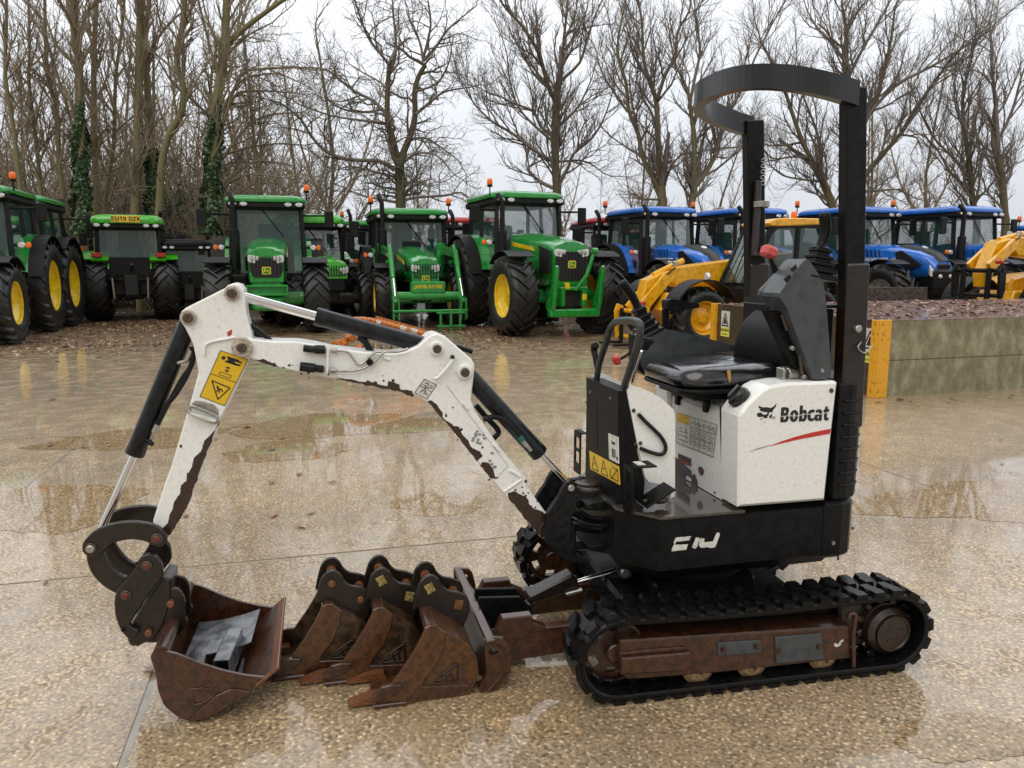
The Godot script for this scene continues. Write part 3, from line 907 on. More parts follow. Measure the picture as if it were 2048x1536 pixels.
	hose("hose", br, [Vector3(-0.278,0.979,-0.04),Vector3(-0.243,0.936,-0.04),Vector3(-0.19,0.874,-0.04),Vector3(-0.208,0.845,-0.04),Vector3(-0.244,0.811,-0.04)], 0.011, M.hose)
	hose("hose", bm, [Vector3(-1.096,1.301,-0.03),Vector3(-1.073,1.274,-0.03),Vector3(-1.053,1.261,-0.03),Vector3(-1.021,1.245,-0.03),Vector3(-0.975,1.241,-0.03)], 0.0085, M.hose)
	hose("hose", bm, [Vector3(-1.089,1.307,0),Vector3(-1.062,1.289,0),Vector3(-1.038,1.267,0),Vector3(-1.015,1.246,0)], 0.0085, M.hose)
	hose("hose", bm, [Vector3(-0.718,1.256,0),Vector3(-0.697,1.242,0),Vector3(-0.676,1.206,0),Vector3(-0.663,1.192,0)], 0.0125, M.hose)
	b2 = MB.new()
	b2.cyl(Vector3(-0.357,1.211,-0.02), Vector3(-0.294,1.189,-0.02), 0.009, -1, 12, 0.002)
	put("pipe_stub", b2, M.black, bm)
	# dipper arm
	var A := part("dipper_arm", dig)
	var w2 := 0.056
	var ao := pv([-1.159,1.437,-1.147,1.448,-1.127,1.455,-1.107,1.449,-1.097,1.432,-1.093,1.346,-1.079,1.28,-1.079,1.238,-1.092,1.195,-1.147,1.078,-1.192,0.994,-1.272,0.813,-1.318,0.694,-1.367,0.61,-1.385,0.587,-1.41,0.567,-1.428,0.581,-1.436,0.625,-1.435,0.643,-1.389,0.772,-1.369,0.819,-1.29,1.051,-1.258,1.153,-1.262,1.196,-1.269,1.247,-1.277,1.271,-1.292,1.308,-1.303,1.326,-1.305,1.345,-1.299,1.361,-1.285,1.373])
	plate("arm_body", A, ao, -w2, w2, M.white, 0.005)
	plate("flaked_paint", A, ragged(pv([-1.197,0.988,-1.212,0.956,-1.231,0.936,-1.254,0.915,-1.267,0.877,-1.291,0.855,-1.297,0.826,-1.311,0.805,-1.316,0.807,-1.318,0.777,-1.338,0.762,-1.342,0.733,-1.363,0.704,-1.37,0.679,-1.382,0.656,-1.387,0.632,-1.405,0.615,-1.395,0.584,-1.384,0.587,-1.366,0.61,-1.317,0.695,-1.272,0.813]), 7), w2 - 0.004, w2 + 0.0012, M.bare, 0.0)
	for q in [pv([-1.334,0.905,-1.326,0.907,-1.326,0.896,-1.332,0.895]), pv([-1.158,1.289,-1.151,1.293,-1.143,1.299,-1.143,1.282,-1.151,1.275,-1.159,1.278])]:
		plate("paint_mark", A, fray(q, 0.003, 0.001, 9), w2 - 0.002, w2 + 0.001, M.redmark if q[0].y > 1.2 else M.bare, 0.0)
	b2 = MB.new()
	b2.tube(curve([Vector3(-1.236,1.212,0.06),Vector3(-1.233,1.237,0.06),Vector3(-1.225,1.251,0.06),Vector3(-1.199,1.26,0.06),Vector3(-1.168,1.265,0.06),Vector3(-1.132,1.272,0.06)], 4), 0.0045, 6)
	put("weld_bead", b2, M.white, A)
	pinhead("pin", A, Vector3(-1.135,1.421,0.056), 0.0165, 0.022, M.pin, 0.026, M.whitedirty)
	pinhead("pin", A, Vector3(-1.278,1.341,0.056), 0.0165, 0.022, M.pin, 0.026, M.whitedirty)
	yellow_decal(A, w2)
	# lamp guard bracket
	b2 = MB.new()
	b2.prism(pv([-1.29,1.044,-1.272,1.058,-1.254,1.055,-1.215,1.041,-1.202,1.026,-1.203,0.99,-1.213,0.998,-1.29,1.035]), 0.056, 0.060, 0.001)
	put("bracket", b2, M.zinc, A)
	b2 = MB.new()
	b2.tube(curve([Vector3(-1.289,1.026,0.075),Vector3(-1.286,1.042,0.075),Vector3(-1.271,1.039,0.075),Vector3(-1.237,1.023,0.075),Vector3(-1.211,1.008,0.075),Vector3(-1.205,1,0.075),Vector3(-1.209,0.986,0.075)], 4), 0.0045, 8)
	b2.tube(curve([Vector3(-1.295,1.036,0.075),Vector3(-1.302,1.029,0.075),Vector3(-1.293,1.019,0.075),Vector3(-1.255,0.998,0.075),Vector3(-1.217,0.98,0.075),Vector3(-1.201,0.986,0.075)], 4), 0.004, 8)
	put("guard_wire", b2, M.zinc, A)
	b2 = MB.new()
	b2.prism(soft(pv([-1.288,1.022,-1.211,0.995,-1.205,0.99,-1.214,0.981,-1.289,1.015]), 1), 0.058, 0.09, 0.002)
	put("lamp_body", b2, M.decalwhite, A)
	for p in [Vector3(-1.263,1.046,0.061),Vector3(-1.223,1.027,0.061)]: bolt(A, p, 0.004, 0.005, Vector3(0, 0, 1), M.zinc)
	var cr := ram("bucket_ram", dig, Vector3(-1.284,1.329,0), Vector3(-1.49,0.867,0), Vector3(-1.645,0.543,0), 0.031, 0.0135)
	hose("hose", cr, [Vector3(-1.278,1.24,0.03),Vector3(-1.276,1.202,0.03),Vector3(-1.297,1.146,0.03),Vector3(-1.336,1.082,0.03),Vector3(-1.373,1.036,0.03),Vector3(-1.403,0.975,0.03)], 0.0085, M.hose)
	hose("hose", cr, [Vector3(-1.275,1.211,0.02),Vector3(-1.284,1.173,0.02),Vector3(-1.312,1.136,0.02),Vector3(-1.356,1.062,0.02),Vector3(-1.4,0.982,0.02)], 0.008, M.hose)
	b2 = MB.new()
	b2.cyl(Vector3(-1.403,0.975,0.03), Vector3(-1.416,0.949,0.03), 0.0095, -1, 10)
	b2.cyl(Vector3(-1.415,0.952,0.03), Vector3(-1.431,0.917,0.02), 0.0065, -1, 8)
	put("hose_fitting", b2, M.zinc, cr)
	b2 = MB.new()
	b2.cyl(Vector3(-1.281,1.226,0.03), Vector3(-1.298,1.191,0.03), 0.0085, -1, 10)
	b2.cyl(Vector3(-1.298,1.191,0.03), Vector3(-1.327,1.184,0.02), 0.007, -1, 10)
	put("hose_fitting", b2, M.zinc, cr)
	b2 = MB.new()
	b2.cyl(Vector3(-1.444,0.92,0.02), Vector3(-1.422,0.908,0.035), 0.0085, -1, 10, 0.001)
	put("elbow", b2, M.black, cr)
	# tipping links
	var K := part("tipping_link", dig)
	for s in [1.0, -1.0]:
		plate("curved_link", K, soft(pv([-1.652,0.57,-1.647,0.599,-1.627,0.621,-1.6,0.642,-1.552,0.658,-1.489,0.66,-1.437,0.647,-1.401,0.626,-1.384,0.599,-1.39,0.569,-1.406,0.558,-1.427,0.563,-1.442,0.577,-1.462,0.589,-1.504,0.598,-1.552,0.59,-1.571,0.577,-1.585,0.563,-1.602,0.548,-1.622,0.545,-1.642,0.554]), 1), 0.088 * s - 0.011, 0.088 * s + 0.011, M.dirtyblack, 0.003)
		plate("lower_link", K, soft(pv([-1.649,0.548,-1.633,0.564,-1.594,0.555,-1.586,0.524,-1.57,0.492,-1.546,0.462,-1.522,0.451,-1.522,0.42,-1.535,0.39,-1.561,0.396,-1.596,0.422,-1.625,0.458,-1.642,0.496]), 1), 0.064 * s - 0.011, 0.064 * s + 0.011, M.dirtyblack, 0.003)
	for q in [[Vector3(-1.624,0.577,0.099), M.zinc, 0.013], [Vector3(-1.417,0.593,0.099), M.pinred, 0.011]]: pinhead("pin", K, q[0], q[2], 0.012, q[1], 0.019, M.pin)
	b2 = MB.new()
	b2.cyl(Vector3(-1.681,0.509,-0.1), Vector3(-1.624,0.578,0.1), 0.016, -1, 18)
	b2.cyl(Vector3(-1.458,0.525,-0.1), Vector3(-1.417,0.593,0.1), 0.016, -1, 18)
	put("cross_pin", b2, M.pin, K)
	# quick hitch
	var Q := part("quick_hitch", dig)
	for s in [1.0, -1.0]:
		plate("hitch_plate", Q, soft(pv([-1.487,0.503,-1.475,0.528,-1.452,0.539,-1.426,0.528,-1.41,0.5,-1.408,0.45,-1.451,0.401,-1.481,0.361,-1.516,0.306,-1.529,0.283,-1.493,0.26,-1.528,0.226,-1.557,0.27,-1.57,0.325,-1.569,0.386,-1.554,0.424,-1.517,0.46]), 1, 0.2), 0.08 * s - 0.012, 0.08 * s + 0.012, M.dirtyblack, 0.004)
	b2 = MB.new()
	b2.prism(pv([-1.414,0.439,-1.388,0.431,-1.393,0.356,-1.421,0.27,-1.458,0.211,-1.491,0.203,-1.514,0.192,-1.54,0.209,-1.548,0.248,-1.482,0.347]), -0.068, 0.068, 0.006)
	put("hitch_body", b2, M.dirtyblack, Q)
	for q in [Vector3(-1.457,0.497,0.092), Vector3(-1.53,0.399,0.092)]: pinhead("pin", Q, q, 0.0095, 0.012, M.pinred, 0.017, M.pin)
	plate("latch", Q, pv([-1.548,0.204,-1.525,0.205,-1.521,0.185,-1.535,0.177,-1.548,0.188]), -0.03, 0.03, M.black, 0.003)
	for q in [Vector3(-1.547,0.274,0.07)]:
		b2 = MB.new(); b2.cyl(q, q + Vector3(0, 0, 0.024), 0.008, -1, 12); put("bolt", b2, M.black, Q)
	grading_bucket(dig)

func label_lines(n: String, parent: Node, q: PackedVector2Array, z: float, m: Material):
	# printed panel: pale ground, dark border and a few strokes
	var b := MB.new()
	b.prism(q, z - 0.001, z + 0.0006)
	put(n, b, m, parent)
	b = MB.new()
	for i in 4:
		var a := q[i]; var c := q[(i + 1) % 4]
		b.bar(Vector3(a.x, a.y, z + 0.001), Vector3(c.x, c.y, z + 0.001), 0.0009, 0.0022, 0.0)
	var e := q[0].lerp(q[3], 0.5); var h := q[1].lerp(q[2], 0.5)
	b.bar(Vector3(e.x, e.y, z + 0.001), Vector3(h.x, h.y, z + 0.001), 0.0008, 0.0012, 0.0)
	var at := func(u, v): 
		var p: Vector2 = q[0].lerp(q[1], u).lerp(q[3].lerp(q[2], u), v)
		return Vector3(p.x, p.y, z + 0.001)
	for s in [[0.25, 0.2, 0.4, 0.12], [0.4, 0.12, 0.55, 0.25], [0.3, 0.35, 0.7, 0.4], [0.65, 0.15, 0.85, 0.2], [0.65, 0.3, 0.85, 0.3], [0.3, 0.85, 0.35, 0.65], [0.35, 0.65, 0.6, 0.62], [0.6, 0.62, 0.62, 0.8], [0.7, 0.7, 0.85, 0.8]]:
		b.bar(at.call(s[0], s[1]), at.call(s[2], s[3]), 0.0008, 0.003, 0.0)
	put("print", b, M.ink, parent)

func yellow_decal(A: Node3D, w2: float):
	var q := pv([-1.183,1.227,-1.096,1.193,-1.18,1.035,-1.258,1.071])
	var z := w2 + 0.0008
	var b := MB.new()
	b.prism(q, w2 - 0.002, z)
	put("warning_decal", b, M.yellow, A)
	var at := func(u, v):
		var p: Vector2 = q[0].lerp(q[1], u).lerp(q[3].lerp(q[2], u), v)
		return p
	b = MB.new()
	var ln := func(u0, v0, u1, v1, w):
		var a: Vector2 = at.call(u0, v0); var c: Vector2 = at.call(u1, v1)
		b.bar(Vector3(a.x, a.y, z + 0.0003), Vector3(c.x, c.y, z + 0.0003), 0.0008, w, 0.0)
	for k in [[0, 0, 1, 0], [1, 0, 1, 1], [1, 1, 0, 1], [0, 1, 0, 0], [0, 0.5, 1, 0.5]]: ln.call(k[0], k[1], k[2], k[3], 0.002)
	# standing figure, arrows, keep-away box
	for k in [[0.36, 0.13, 0.62, 0.13, 0.016], [0.3, 0.08, 0.74, 0.08, 0.006], [0.3, 0.17, 0.74, 0.17, 0.006], [0.62, 0.1, 0.86, 0.1, 0.006], [0.62, 0.16, 0.86, 0.16, 0.006], [0.5, 0.26, 0.5, 0.36, 0.003], [0.5, 0.26, 0.42, 0.29, 0.003], [0.5, 0.26, 0.58, 0.29, 0.003], [0.5, 0.36, 0.42, 0.33, 0.003], [0.5, 0.36, 0.58, 0.33, 0.003], [0.3, 0.4, 0.72, 0.4, 0.002], [0.3, 0.46, 0.72, 0.46, 0.002], [0.3, 0.4, 0.3, 0.46, 0.002], [0.72, 0.4, 0.72, 0.46, 0.002]]:
		ln.call(k[0], k[1], k[2], k[3], k[4])
	for k in [[0.16, 0.62, 0.88, 0.64, 0.004], [0.88, 0.64, 0.66, 0.93, 0.004], [0.66, 0.93, 0.16, 0.62, 0.004], [0.42, 0.68, 0.5, 0.74, 0.006], [0.5, 0.74, 0.62, 0.72, 0.005], [0.55, 0.74, 0.6, 0.8, 0.004], [0.5, 0.74, 0.5, 0.8, 0.004], [0.62, 0.72, 0.7, 0.76, 0.004]]:
		ln.call(k[0], k[1], k[2], k[3], k[4])
	var hd: Vector2 = at.call(0.2, 0.12)
	b.prism(circ(hd, 0.0065, 12), z - 0.001, z + 0.0007)
	put("pictogram", b, M.ink, A)

func grading_bucket(dig: Node3D):
	var g := part("grading_bucket", dig)
	var zn := 0.275
	var side := pv([-1.426,0.253,-1.423,0.264,-1.413,0.272,-1.383,0.271,-1.342,0.254,-1.282,0.216,-1.21,0.179,-1.137,0.151,-1.08,0.136,-1.052,0.149,-1.089,0.12,-1.129,0.093,-1.162,0.068,-1.218,0.038,-1.273,0.016,-1.316,0.01,-1.356,0.033,-1.395,0.078,-1.411,0.135,-1.413,0.195])
	for s in [1.0, -1.0]:
		plate("side_plate", g, soft(side, 1, 0.15), zn * s - 0.006, zn * s + 0.006, M.rust, 0.002)
		plate("wear_strip", g, pv([-1.322,0.018,-1.291,0.049,-1.235,0.095,-1.186,0.113,-1.136,0.099,-1.127,0.093,-1.162,0.071,-1.217,0.041,-1.272,0.019]), zn * s + (0.005 if s > 0 else -0.014), zn * s + (0.014 if s > 0 else -0.005), M.rust, 0.002)
	# shell from the back edge round to the lip
	var outl := pv([-1.422,0.261,-1.414,0.195,-1.411,0.135,-1.395,0.078,-1.356,0.034,-1.316,0.011,-1.273,0.017,-1.218,0.039,-1.162,0.068,-1.129,0.093,-1.052,0.149])
	var o := PackedVector2Array()
	for p in outl: o.append(p)
	var inn := []
	for i in outl.size():
		var d := (outl[mini(i + 1, outl.size() - 1)] - outl[maxi(i - 1, 0)]).normalized()
		inn.append(outl[i] + Vector2(-d.y, d.x) * 0.008)
	inn.reverse()
	for p in inn: o.append(p)
	var b := MB.new()
	b.prism(o, -zn + 0.004, zn - 0.004, 0.0)
	put("bucket_shell", b, M.rust, g)
	b = MB.new()
	var l0 := Vector3(-1.095,0.113,0.275)
	var l1 := Vector3(-1.041,0.156,0.275)
	b.obox(Vector3((l0.x + l1.x) * 0.5, (l0.y + l1.y) * 0.5 + 0.004, 0), Vector3(0.1, 0.012, 0.57), Basis(Vector3(0, 0, 1), atan2(l1.y - l0.y, l1.x - l0.x)), 0.004)
	put("cutting_edge", b, M.rustbright, g)
	b = MB.new()
	var tc := Vector3(-1.396,0.261,0.275)
	b.cyl(Vector3(tc.x, tc.y, -zn + 0.004), Vector3(tc.x, tc.y, zn - 0.004), 0.024, -1, 20)
	put("torque_tube", b, M.rust, g)
	# hanger ears
	for s in [0.055, -0.055]:
		plate("hanger", g, soft(pv([-1.422,0.384,-1.391,0.396,-1.363,0.387,-1.349,0.351,-1.353,0.288,-1.343,0.261,-1.368,0.226,-1.402,0.214,-1.448,0.197,-1.491,0.203,-1.493,0.254,-1.47,0.276,-1.435,0.304]), 1), s - 0.008, s + 0.008, M.dirtyblack, 0.003)
	for q in [Vector3(-1.394,0.345,0.07), Vector3(-1.471,0.246,0.07)]:
		b = MB.new()
		b.cyl(q - Vector3(0, 0, 0.16), q + Vector3(0, 0, 0.018), 0.0125, -1, 16, 0.002)
		put("pin", b, M.rustbright if q.y < 0.4 else M.zinc, g)
	# embossed mark on the near side
	b = MB.new()
	var e := [Vector3(-1.318,0.127,0.284),Vector3(-1.271,0.126,0.284),Vector3(-1.25,0.117,0.284),Vector3(-1.233,0.136,0.284),Vector3(-1.229,0.114,0.284),Vector3(-1.246,0.092,0.284),Vector3(-1.279,0.072,0.284),Vector3(-1.305,0.07,0.284),Vector3(-1.309,0.101,0.284)]
	for k in e.size() - 1: b.bar(e[k], e[k + 1], 0.004, 0.007, 0.001)
	put("embossed_mark", b, M.rust, g)

func house(dig: Node3D):
	# turntable housing
	var g := part("turntable_housing", dig)
	var out := pv([0.317, 0.36, 1.04, 0.36, 1.04, -0.36, 0.317, -0.36, 0.2, -0.215, 0.2, 0.215])
	var inn := pv([0.335, 0.325, 1.03, 0.325, 1.03, -0.325, 0.335, -0.325, 0.24, -0.2, 0.24, 0.2])
	var b := MB.new()
	var r := []
	for q in [[inn, 0.362], [out, 0.405], [out, 0.598]]:
		var ring := []
		for p in q[0]: ring.append(Vector3(p.x, q[1], p.y))
		r.append(ring)
	b.loft(r, true, true, false)
	put("lower_body", b, M.blackpanel, g)
	b = MB.new()
	plan(b, pv([0.322, 0.364, 0.66, 0.364, 0.66, -0.364, 0.322, -0.364, 0.202, -0.22, 0.202, 0.22]), 0.6, 0.612, 0.002)
	put("floor_plate", b, M.floor, g)
	# near side panel seams
	b = MB.new()
	b.prism(pv([1.003,0.615,1.017,0.608,1.056,0.5,1.078,0.409,1.083,0.375,1.076,0.376,1.071,0.409,1.049,0.501,1.011,0.602]), 0.359, 0.3612)
	put("panel_seam", b, M.gap, g)
	for q in [Vector3(1.049,0.448,0.36)]:
		b = MB.new(); b.cyl(q, q + Vector3(0, 0, 0.003), 0.0135, -1, 18); put("lock_recess", b, M.gap, g)
		b = MB.new(); b.cyl(q + Vector3(0, 0.001, 0), q + Vector3(0, 0.001, 0.006), 0.007, -1, 12); put("bolt", b, M.zinc, g)
	# worn model lettering
	for pl in [pv([0.384,0.529,0.445,0.529,0.437,0.514,0.386,0.513,0.381,0.502,0.433,0.499,0.427,0.479,0.368,0.478,0.37,0.49,0.379,0.505,0.375,0.511,0.38,0.522]), pv([0.464,0.522,0.479,0.52,0.47,0.485,0.464,0.479,0.45,0.485]), pv([0.479,0.513,0.487,0.518,0.499,0.515,0.498,0.5,0.535,0.501,0.548,0.533,0.558,0.533,0.562,0.525,0.55,0.491,0.544,0.478,0.528,0.476,0.511,0.481,0.487,0.48,0.478,0.49])]:
		plate("model_lettering", g, fray(pl, 0.012, 0.0006, 21), 0.3595, 0.3612, M.decalwhite, 0.0)
	# knuckle plates at the front
	b = MB.new()
	var kn := pv([0.127,0.596,0.155,0.601,0.233,0.609,0.302,0.568,0.307,0.379,0.27,0.368,0.138,0.405,0.132,0.426,0.234,0.418,0.232,0.53,0.223,0.558,0.127,0.569])
	b.prism(kn, -0.075, 0.10, 0.006)
	put("swing_knuckle", b, M.casting, g)
	plate("data_plate", g, pv([0.232,0.581,0.277,0.55,0.275,0.453,0.236,0.477]), 0.099, 0.103, M.black, 0.001)
	for p in [Vector3(0.232,0.58,0.103),Vector3(0.272,0.554,0.103),Vector3(0.234,0.511,0.103),Vector3(0.272,0.48,0.103),Vector3(0.278,0.508,0.103)]: bolt(g, p, 0.004, 0.004, Vector3(0, 0, 1), M.zinc)
	b = MB.new()
	b.cyl(Vector3(0.214,0.454,0.12), Vector3(0.239,0.451,0.12), 0.007, -1, 10)
	b.cyl(Vector3(0.222,0.445,0.12), Vector3(0.24,0.435,0.12), 0.007, -1, 10)
	put("grease_cap", b, M.red, g)
	b = MB.new()
	b.cyl(Vector3(0.24,0.451,0.12), Vector3(0.272,0.443,0.11), 0.006, -1, 10)
	b.cyl(Vector3(0.242,0.429,0.12), Vector3(0.262,0.404,0.12), 0.008, 0.003, 10)
	put("grease_nipple", b, M.zinc, g)
	# front control column
	var c := part("control_column", dig)
	b = MB.new()
	plan(b, pv([0.222, 0.178, 0.30, 0.182, 0.30, -0.182, 0.222, -0.178]), 0.6, 1.045, 0.008)
	put("column_front", b, M.blackpanel, c)
	plate("column_side", c, pv([0.219,1.05,0.252,1.049,0.294,0.846,0.337,0.696,0.334,0.632,0.25,0.615,0.227,0.778]), -0.18, 0.1805, M.blackpanel, 0.004)
	plate("side_panel", c, soft(pv([0.251,1.048,0.261,1.074,0.301,1.062,0.344,1.043,0.393,1.015,0.448,0.966,0.455,0.792,0.46,0.628,0.44,0.621,0.448,0.665,0.338,0.697,0.298,0.845]), 1, 0.1), 0.176, 0.188, M.white, 0.004)
	plate("side_panel", c, soft(pv([0.251,1.048,0.261,1.074,0.301,1.062,0.344,1.043,0.393,1.015,0.448,0.966,0.455,0.792,0.46,0.628,0.44,0.621,0.448,0.665,0.338,0.697,0.298,0.845]), 1, 0.1), -0.188, -0.176, M.white, 0.004)
	b = MB.new()
	front(b, pv([-0.127,0.748,0.198,0.765,0.213,0.698,-0.11,0.674]), 0.2195, 0.2225)
	put("warning_decal", b, M.yellow, c)
	b = MB.new()
	var wq := [Vector3(0.219,0.748,-0.125),Vector3(0.219,0.766,0.2),Vector3(0.219,0.699,0.216),Vector3(0.219,0.675,-0.107)]
	var at := func(u, v): return (wq[0] as Vector3).lerp(wq[1], u).lerp((wq[3] as Vector3).lerp(wq[2], u), v)
	for k in [[0.06, 0.9, 0.17, 0.12], [0.17, 0.12, 0.29, 0.9], [0.29, 0.9, 0.06, 0.9], [0.39, 0.9, 0.5, 0.12], [0.5, 0.12, 0.62, 0.9], [0.62, 0.9, 0.39, 0.9], [0.72, 0.4, 0.72, 0.85], [0.72, 0.85, 0.96, 0.85], [0.96, 0.85, 0.96, 0.25], [0.96, 0.25, 0.78, 0.22], [0.74, 0.9, 0.97, 0.15], [0.14, 0.62, 0.2, 0.5], [0.46, 0.62, 0.53, 0.5]]:
		b.bar(at.call(k[0], k[1]), at.call(k[2], k[3]), 0.0022, 0.0025, 0.0)
	put("pictogram", b, M.ink, c)
	b = MB.new()
	front(b, pv([0.086,0.869,0.186,0.875,0.197,0.776,0.1,0.771]), 0.2192, 0.2225)
	put("noise_label", b, M.decalwhite, c)
	var fb := Basis(Vector3(0, 0, 1), Vector3(0, 1, 0), Vector3(-1, 0, 0))
	text("noise_figure", "93", 0.032, M.ink, c, Vector3(0.218,0.804,0.147), fb, 0.72, 800, 0.001, true)
	text("noise_unit", "dB", 0.011, M.ink, c, Vector3(0.218,0.794,0.186), fb, 0.8, 700, 0.001, true)
	text("noise_print", "LwA", 0.013, M.ink, c, Vector3(0.218,0.844,0.142), fb, 1.0, 700, 0.001, true)
	b = MB.new()
	front(b, pv([-0.075,1.035,-0.061,1.036,-0.034,0.772,-0.048,0.771]), 0.2205, 0.2228)
	put("panel_seam", b, M.gap, c)
	for p in [Vector3(0.223,0.996,-0.126),Vector3(0.223,1.01,0.101)]: bolt(c, p, 0.006, 0.006, Vector3(-1, 0, 0), M.zinc)
	for p in [Vector3(0.279,0.975,0.188),Vector3(0.31,0.848,0.188),Vector3(0.289,0.846,0.188)]: bolt(c, p, 0.006, 0.006, Vector3(0, 0, 1), M.pin)
	b = MB.new()
	b.tube(curve([Vector3(0.294,0.963,0.2),Vector3(0.321,0.935,0.2),Vector3(0.36,0.899,0.2),Vector3(0.39,0.868,0.2),Vector3(0.408,0.835,0.2),Vector3(0.405,0.81,0.2),Vector3(0.387,0.802,0.2),Vector3(0.353,0.811,0.2),Vector3(0.305,0.831,0.2)], 5), 0.0075, 10)
	put("pedal_hose", b, M.ram, c)
	# grab hoop
	b = MB.new()
	b.tube(curve([Vector3(0.245,1.033,-0.129),Vector3(0.245,1.117,-0.095),Vector3(0.245,1.2,-0.032),Vector3(0.245,1.27,0.021),Vector3(0.245,1.297,0.069),Vector3(0.245,1.309,0.133),Vector3(0.245,1.317,0.245),Vector3(0.245,1.311,0.298),Vector3(0.245,1.289,0.311),Vector3(0.245,1.251,0.296),Vector3(0.245,1.178,0.253),Vector3(0.245,1.058,0.169)], 5), 0.0135, 12)
	put("grab_hoop", b, M.greyhoop, c)
	b = MB.new()
	b.tube(curve([Vector3(0.29,1.076,-0.249),Vector3(0.29,1.125,-0.266),Vector3(0.29,1.158,-0.282),Vector3(0.29,1.176,-0.261)], 4), [0.008, 0.009, 0.01, 0.011, 0.012, 0.013, 0.014, 0.015, 0.016, 0.017, 0.017, 0.017, 0.012], 10)
	put("lever", b, M.black, c)
	b = MB.new()
	b.tube([Vector3(0.32,1.171,0.035),Vector3(0.32,1.143,-0.042)], 0.006, 8)
	put("lever_stalk", b, M.black, c)
	b = MB.new()
	b.T = Transform3D(Basis(Vector3(0, 0, 1), 0.3), Vector3(0.32,1.129,-0.099))
	b.box(Vector3.ZERO, Vector3(0.03, 0.036, 0.036), 0.009)
	put("red_knob", b, M.red, c)
	b = MB.new()
	b.tube([Vector3(0.33,1.058,0.047),Vector3(0.33,1.114,0.079),Vector3(0.33,1.192,0.13)], 0.005, 8)
	put("lever_rod", b, M.chrome, c)
	b = MB.new()
	b.T = Transform3D(Basis(Vector3(0, 0, 1), -0.4), Vector3(0.33,1.224,0.177))
	b.lathe([Vector2(0, -0.025), Vector2(0.012, -0.022), Vector2(0.016, 0.0), Vector2(0.022, 0.012), Vector2(0.02, 0.02), Vector2(0, 0.026)], Vector3.ZERO, Vector3(0, 1, 0), 16, true)
	put("lever_knob", b, M.black, c)
	# foot guards each side of the column
	for s in [1.0, -1.0]:
		var f := part("foot_guard", dig)
		b = MB.new()
		var z0 := 0.262; var z1 := 0.345
		var hol := [rrect(z0 + 0.012, 0.725, z1 - 0.018, 0.775, 0.008, 2), rrect(z0 + 0.012, 0.66, z1 - 0.018, 0.712, 0.008, 2)]
		var ol := rrect(z0, 0.614, z1, 0.80, 0.006, 1)
		if s < 0:
			for q in hol.size():
				var mq := PackedVector2Array()
				for w in hol[q]: mq.append(Vector2(-w.x + 0.03, w.y))
				hol[q] = mq
			var mo := PackedVector2Array()
			for w in ol: mo.append(Vector2(-w.x + 0.03, w.y))
			ol = mo
		front(b, ol, 0.215, 0.221, 0.0, hol)
		put("guard_plate", b, M.black, f)
		b = MB.new()
		b.box(Vector3(0.262, 0.797, (0.3035 if s > 0 else -0.2735)), Vector3(0.094, 0.006, 0.083), 0.002)
		put("guard_top", b, M.black, f)
		b = MB.new()
		b.box(Vector3(0.258, 0.8015, (0.3 if s > 0 else -0.27)), Vector3(0.03, 0.002, 0.05), 0.0)
		put("sticker", b, M.decalwhite, f)
		b = MB.new()
		b.obox(Vector3(0.35, 0.66, (0.25 if s > 0 else -0.23)), Vector3(0.13, 0.008, 0.1), Basis(Vector3(0, 0, 1), 0.5), 0.002)
		put("pedal", b, M.black, f)
		b = MB.new()
		b.cyl(Vector3(0.30, 0.638, 0.25 * s), Vector3(0.40, 0.638, 0.25 * s), 0.009, -1, 10)
		b.cyl(Vector3(0.355, 0.638, 0.25 * s), Vector3(0.385, 0.638, 0.25 * s), 0.014, -1, 12)
		put("pedal_shaft", b, M.pin, f)
	# engine cover
	var w := part("engine_cover", dig)
	var prof := pv([0.63,0.626,0.617,0.969,0.623,0.986,0.643,1.013,0.686,1.051,0.707,1.067,0.735,1.079,0.808,1.087,1.011,1.086,1.023,1.079,1.013,0.887,1.001,0.624])
	b = MB.new(); b.prism(prof, 0.225, 0.366, 0.011); put("side_cover", b, M.white, w)
	b = MB.new(); b.prism(prof, -0.366, -0.225, 0.011); put("side_cover", b, M.white, w)
	b = MB.new()
	b.prism(pv([0.634, 0.615, 1.05, 0.615, 1.05, 1.0, 0.72, 0.99, 0.655, 0.965, 0.636, 0.94]), -0.236, 0.236, 0.002)
	put("seat_box", b, M.white, w)
	b = MB.new()
	front(b, pv([0.196,0.979,0.202,0.981,0.251,0.63,0.244,0.629]), 0.630, 0.6335)
	put("panel_seam", b, M.gap, w)
	for q in [Vector3(0.632,0.948,-0.161), Vector3(0.632,0.962,0.087)]:
		b = MB.new()
		b.box(q + Vector3(0, 0, 0), Vector3(0.02, 0.058, 0.032), 0.004)
		b.cyl(q + Vector3(-0.008, 0.015, -0.028), q + Vector3(-0.008, 0.015, 0.02), 0.008, -1, 10)
		put("hinge", b, M.black, w)
	for p in [Vector3(0.634,0.951,0.202),Vector3(0.634,0.951,0.231),Vector3(0.634,0.632,0.257),Vector3(0.634,0.629,0.183)]: bolt(w, p, 0.004, 0.004, Vector3(-1, 0, 0), M.pin)
	control_table(w)
	b = MB.new()
	front(b, fray(pv([-0.17,0.683,-0.137,0.685,-0.091,0.675,-0.021,0.664,-0.013,0.634,-0.05,0.638,-0.075,0.629,-0.058,0.609,-0.011,0.608,-0.007,0.641,0.01,0.658,0.036,0.636,0.044,0.606,-0.163,0.586]), 0.012, 0.003, 31), 0.630, 0.6338)
	front(b, soft(pv([0.043,0.693,0.06,0.704,0.083,0.7,0.088,0.682,0.074,0.668,0.051,0.674]), 1), 0.630, 0.6338)
	put("flaked_paint", b, M.bare, w)
	b = MB.new()
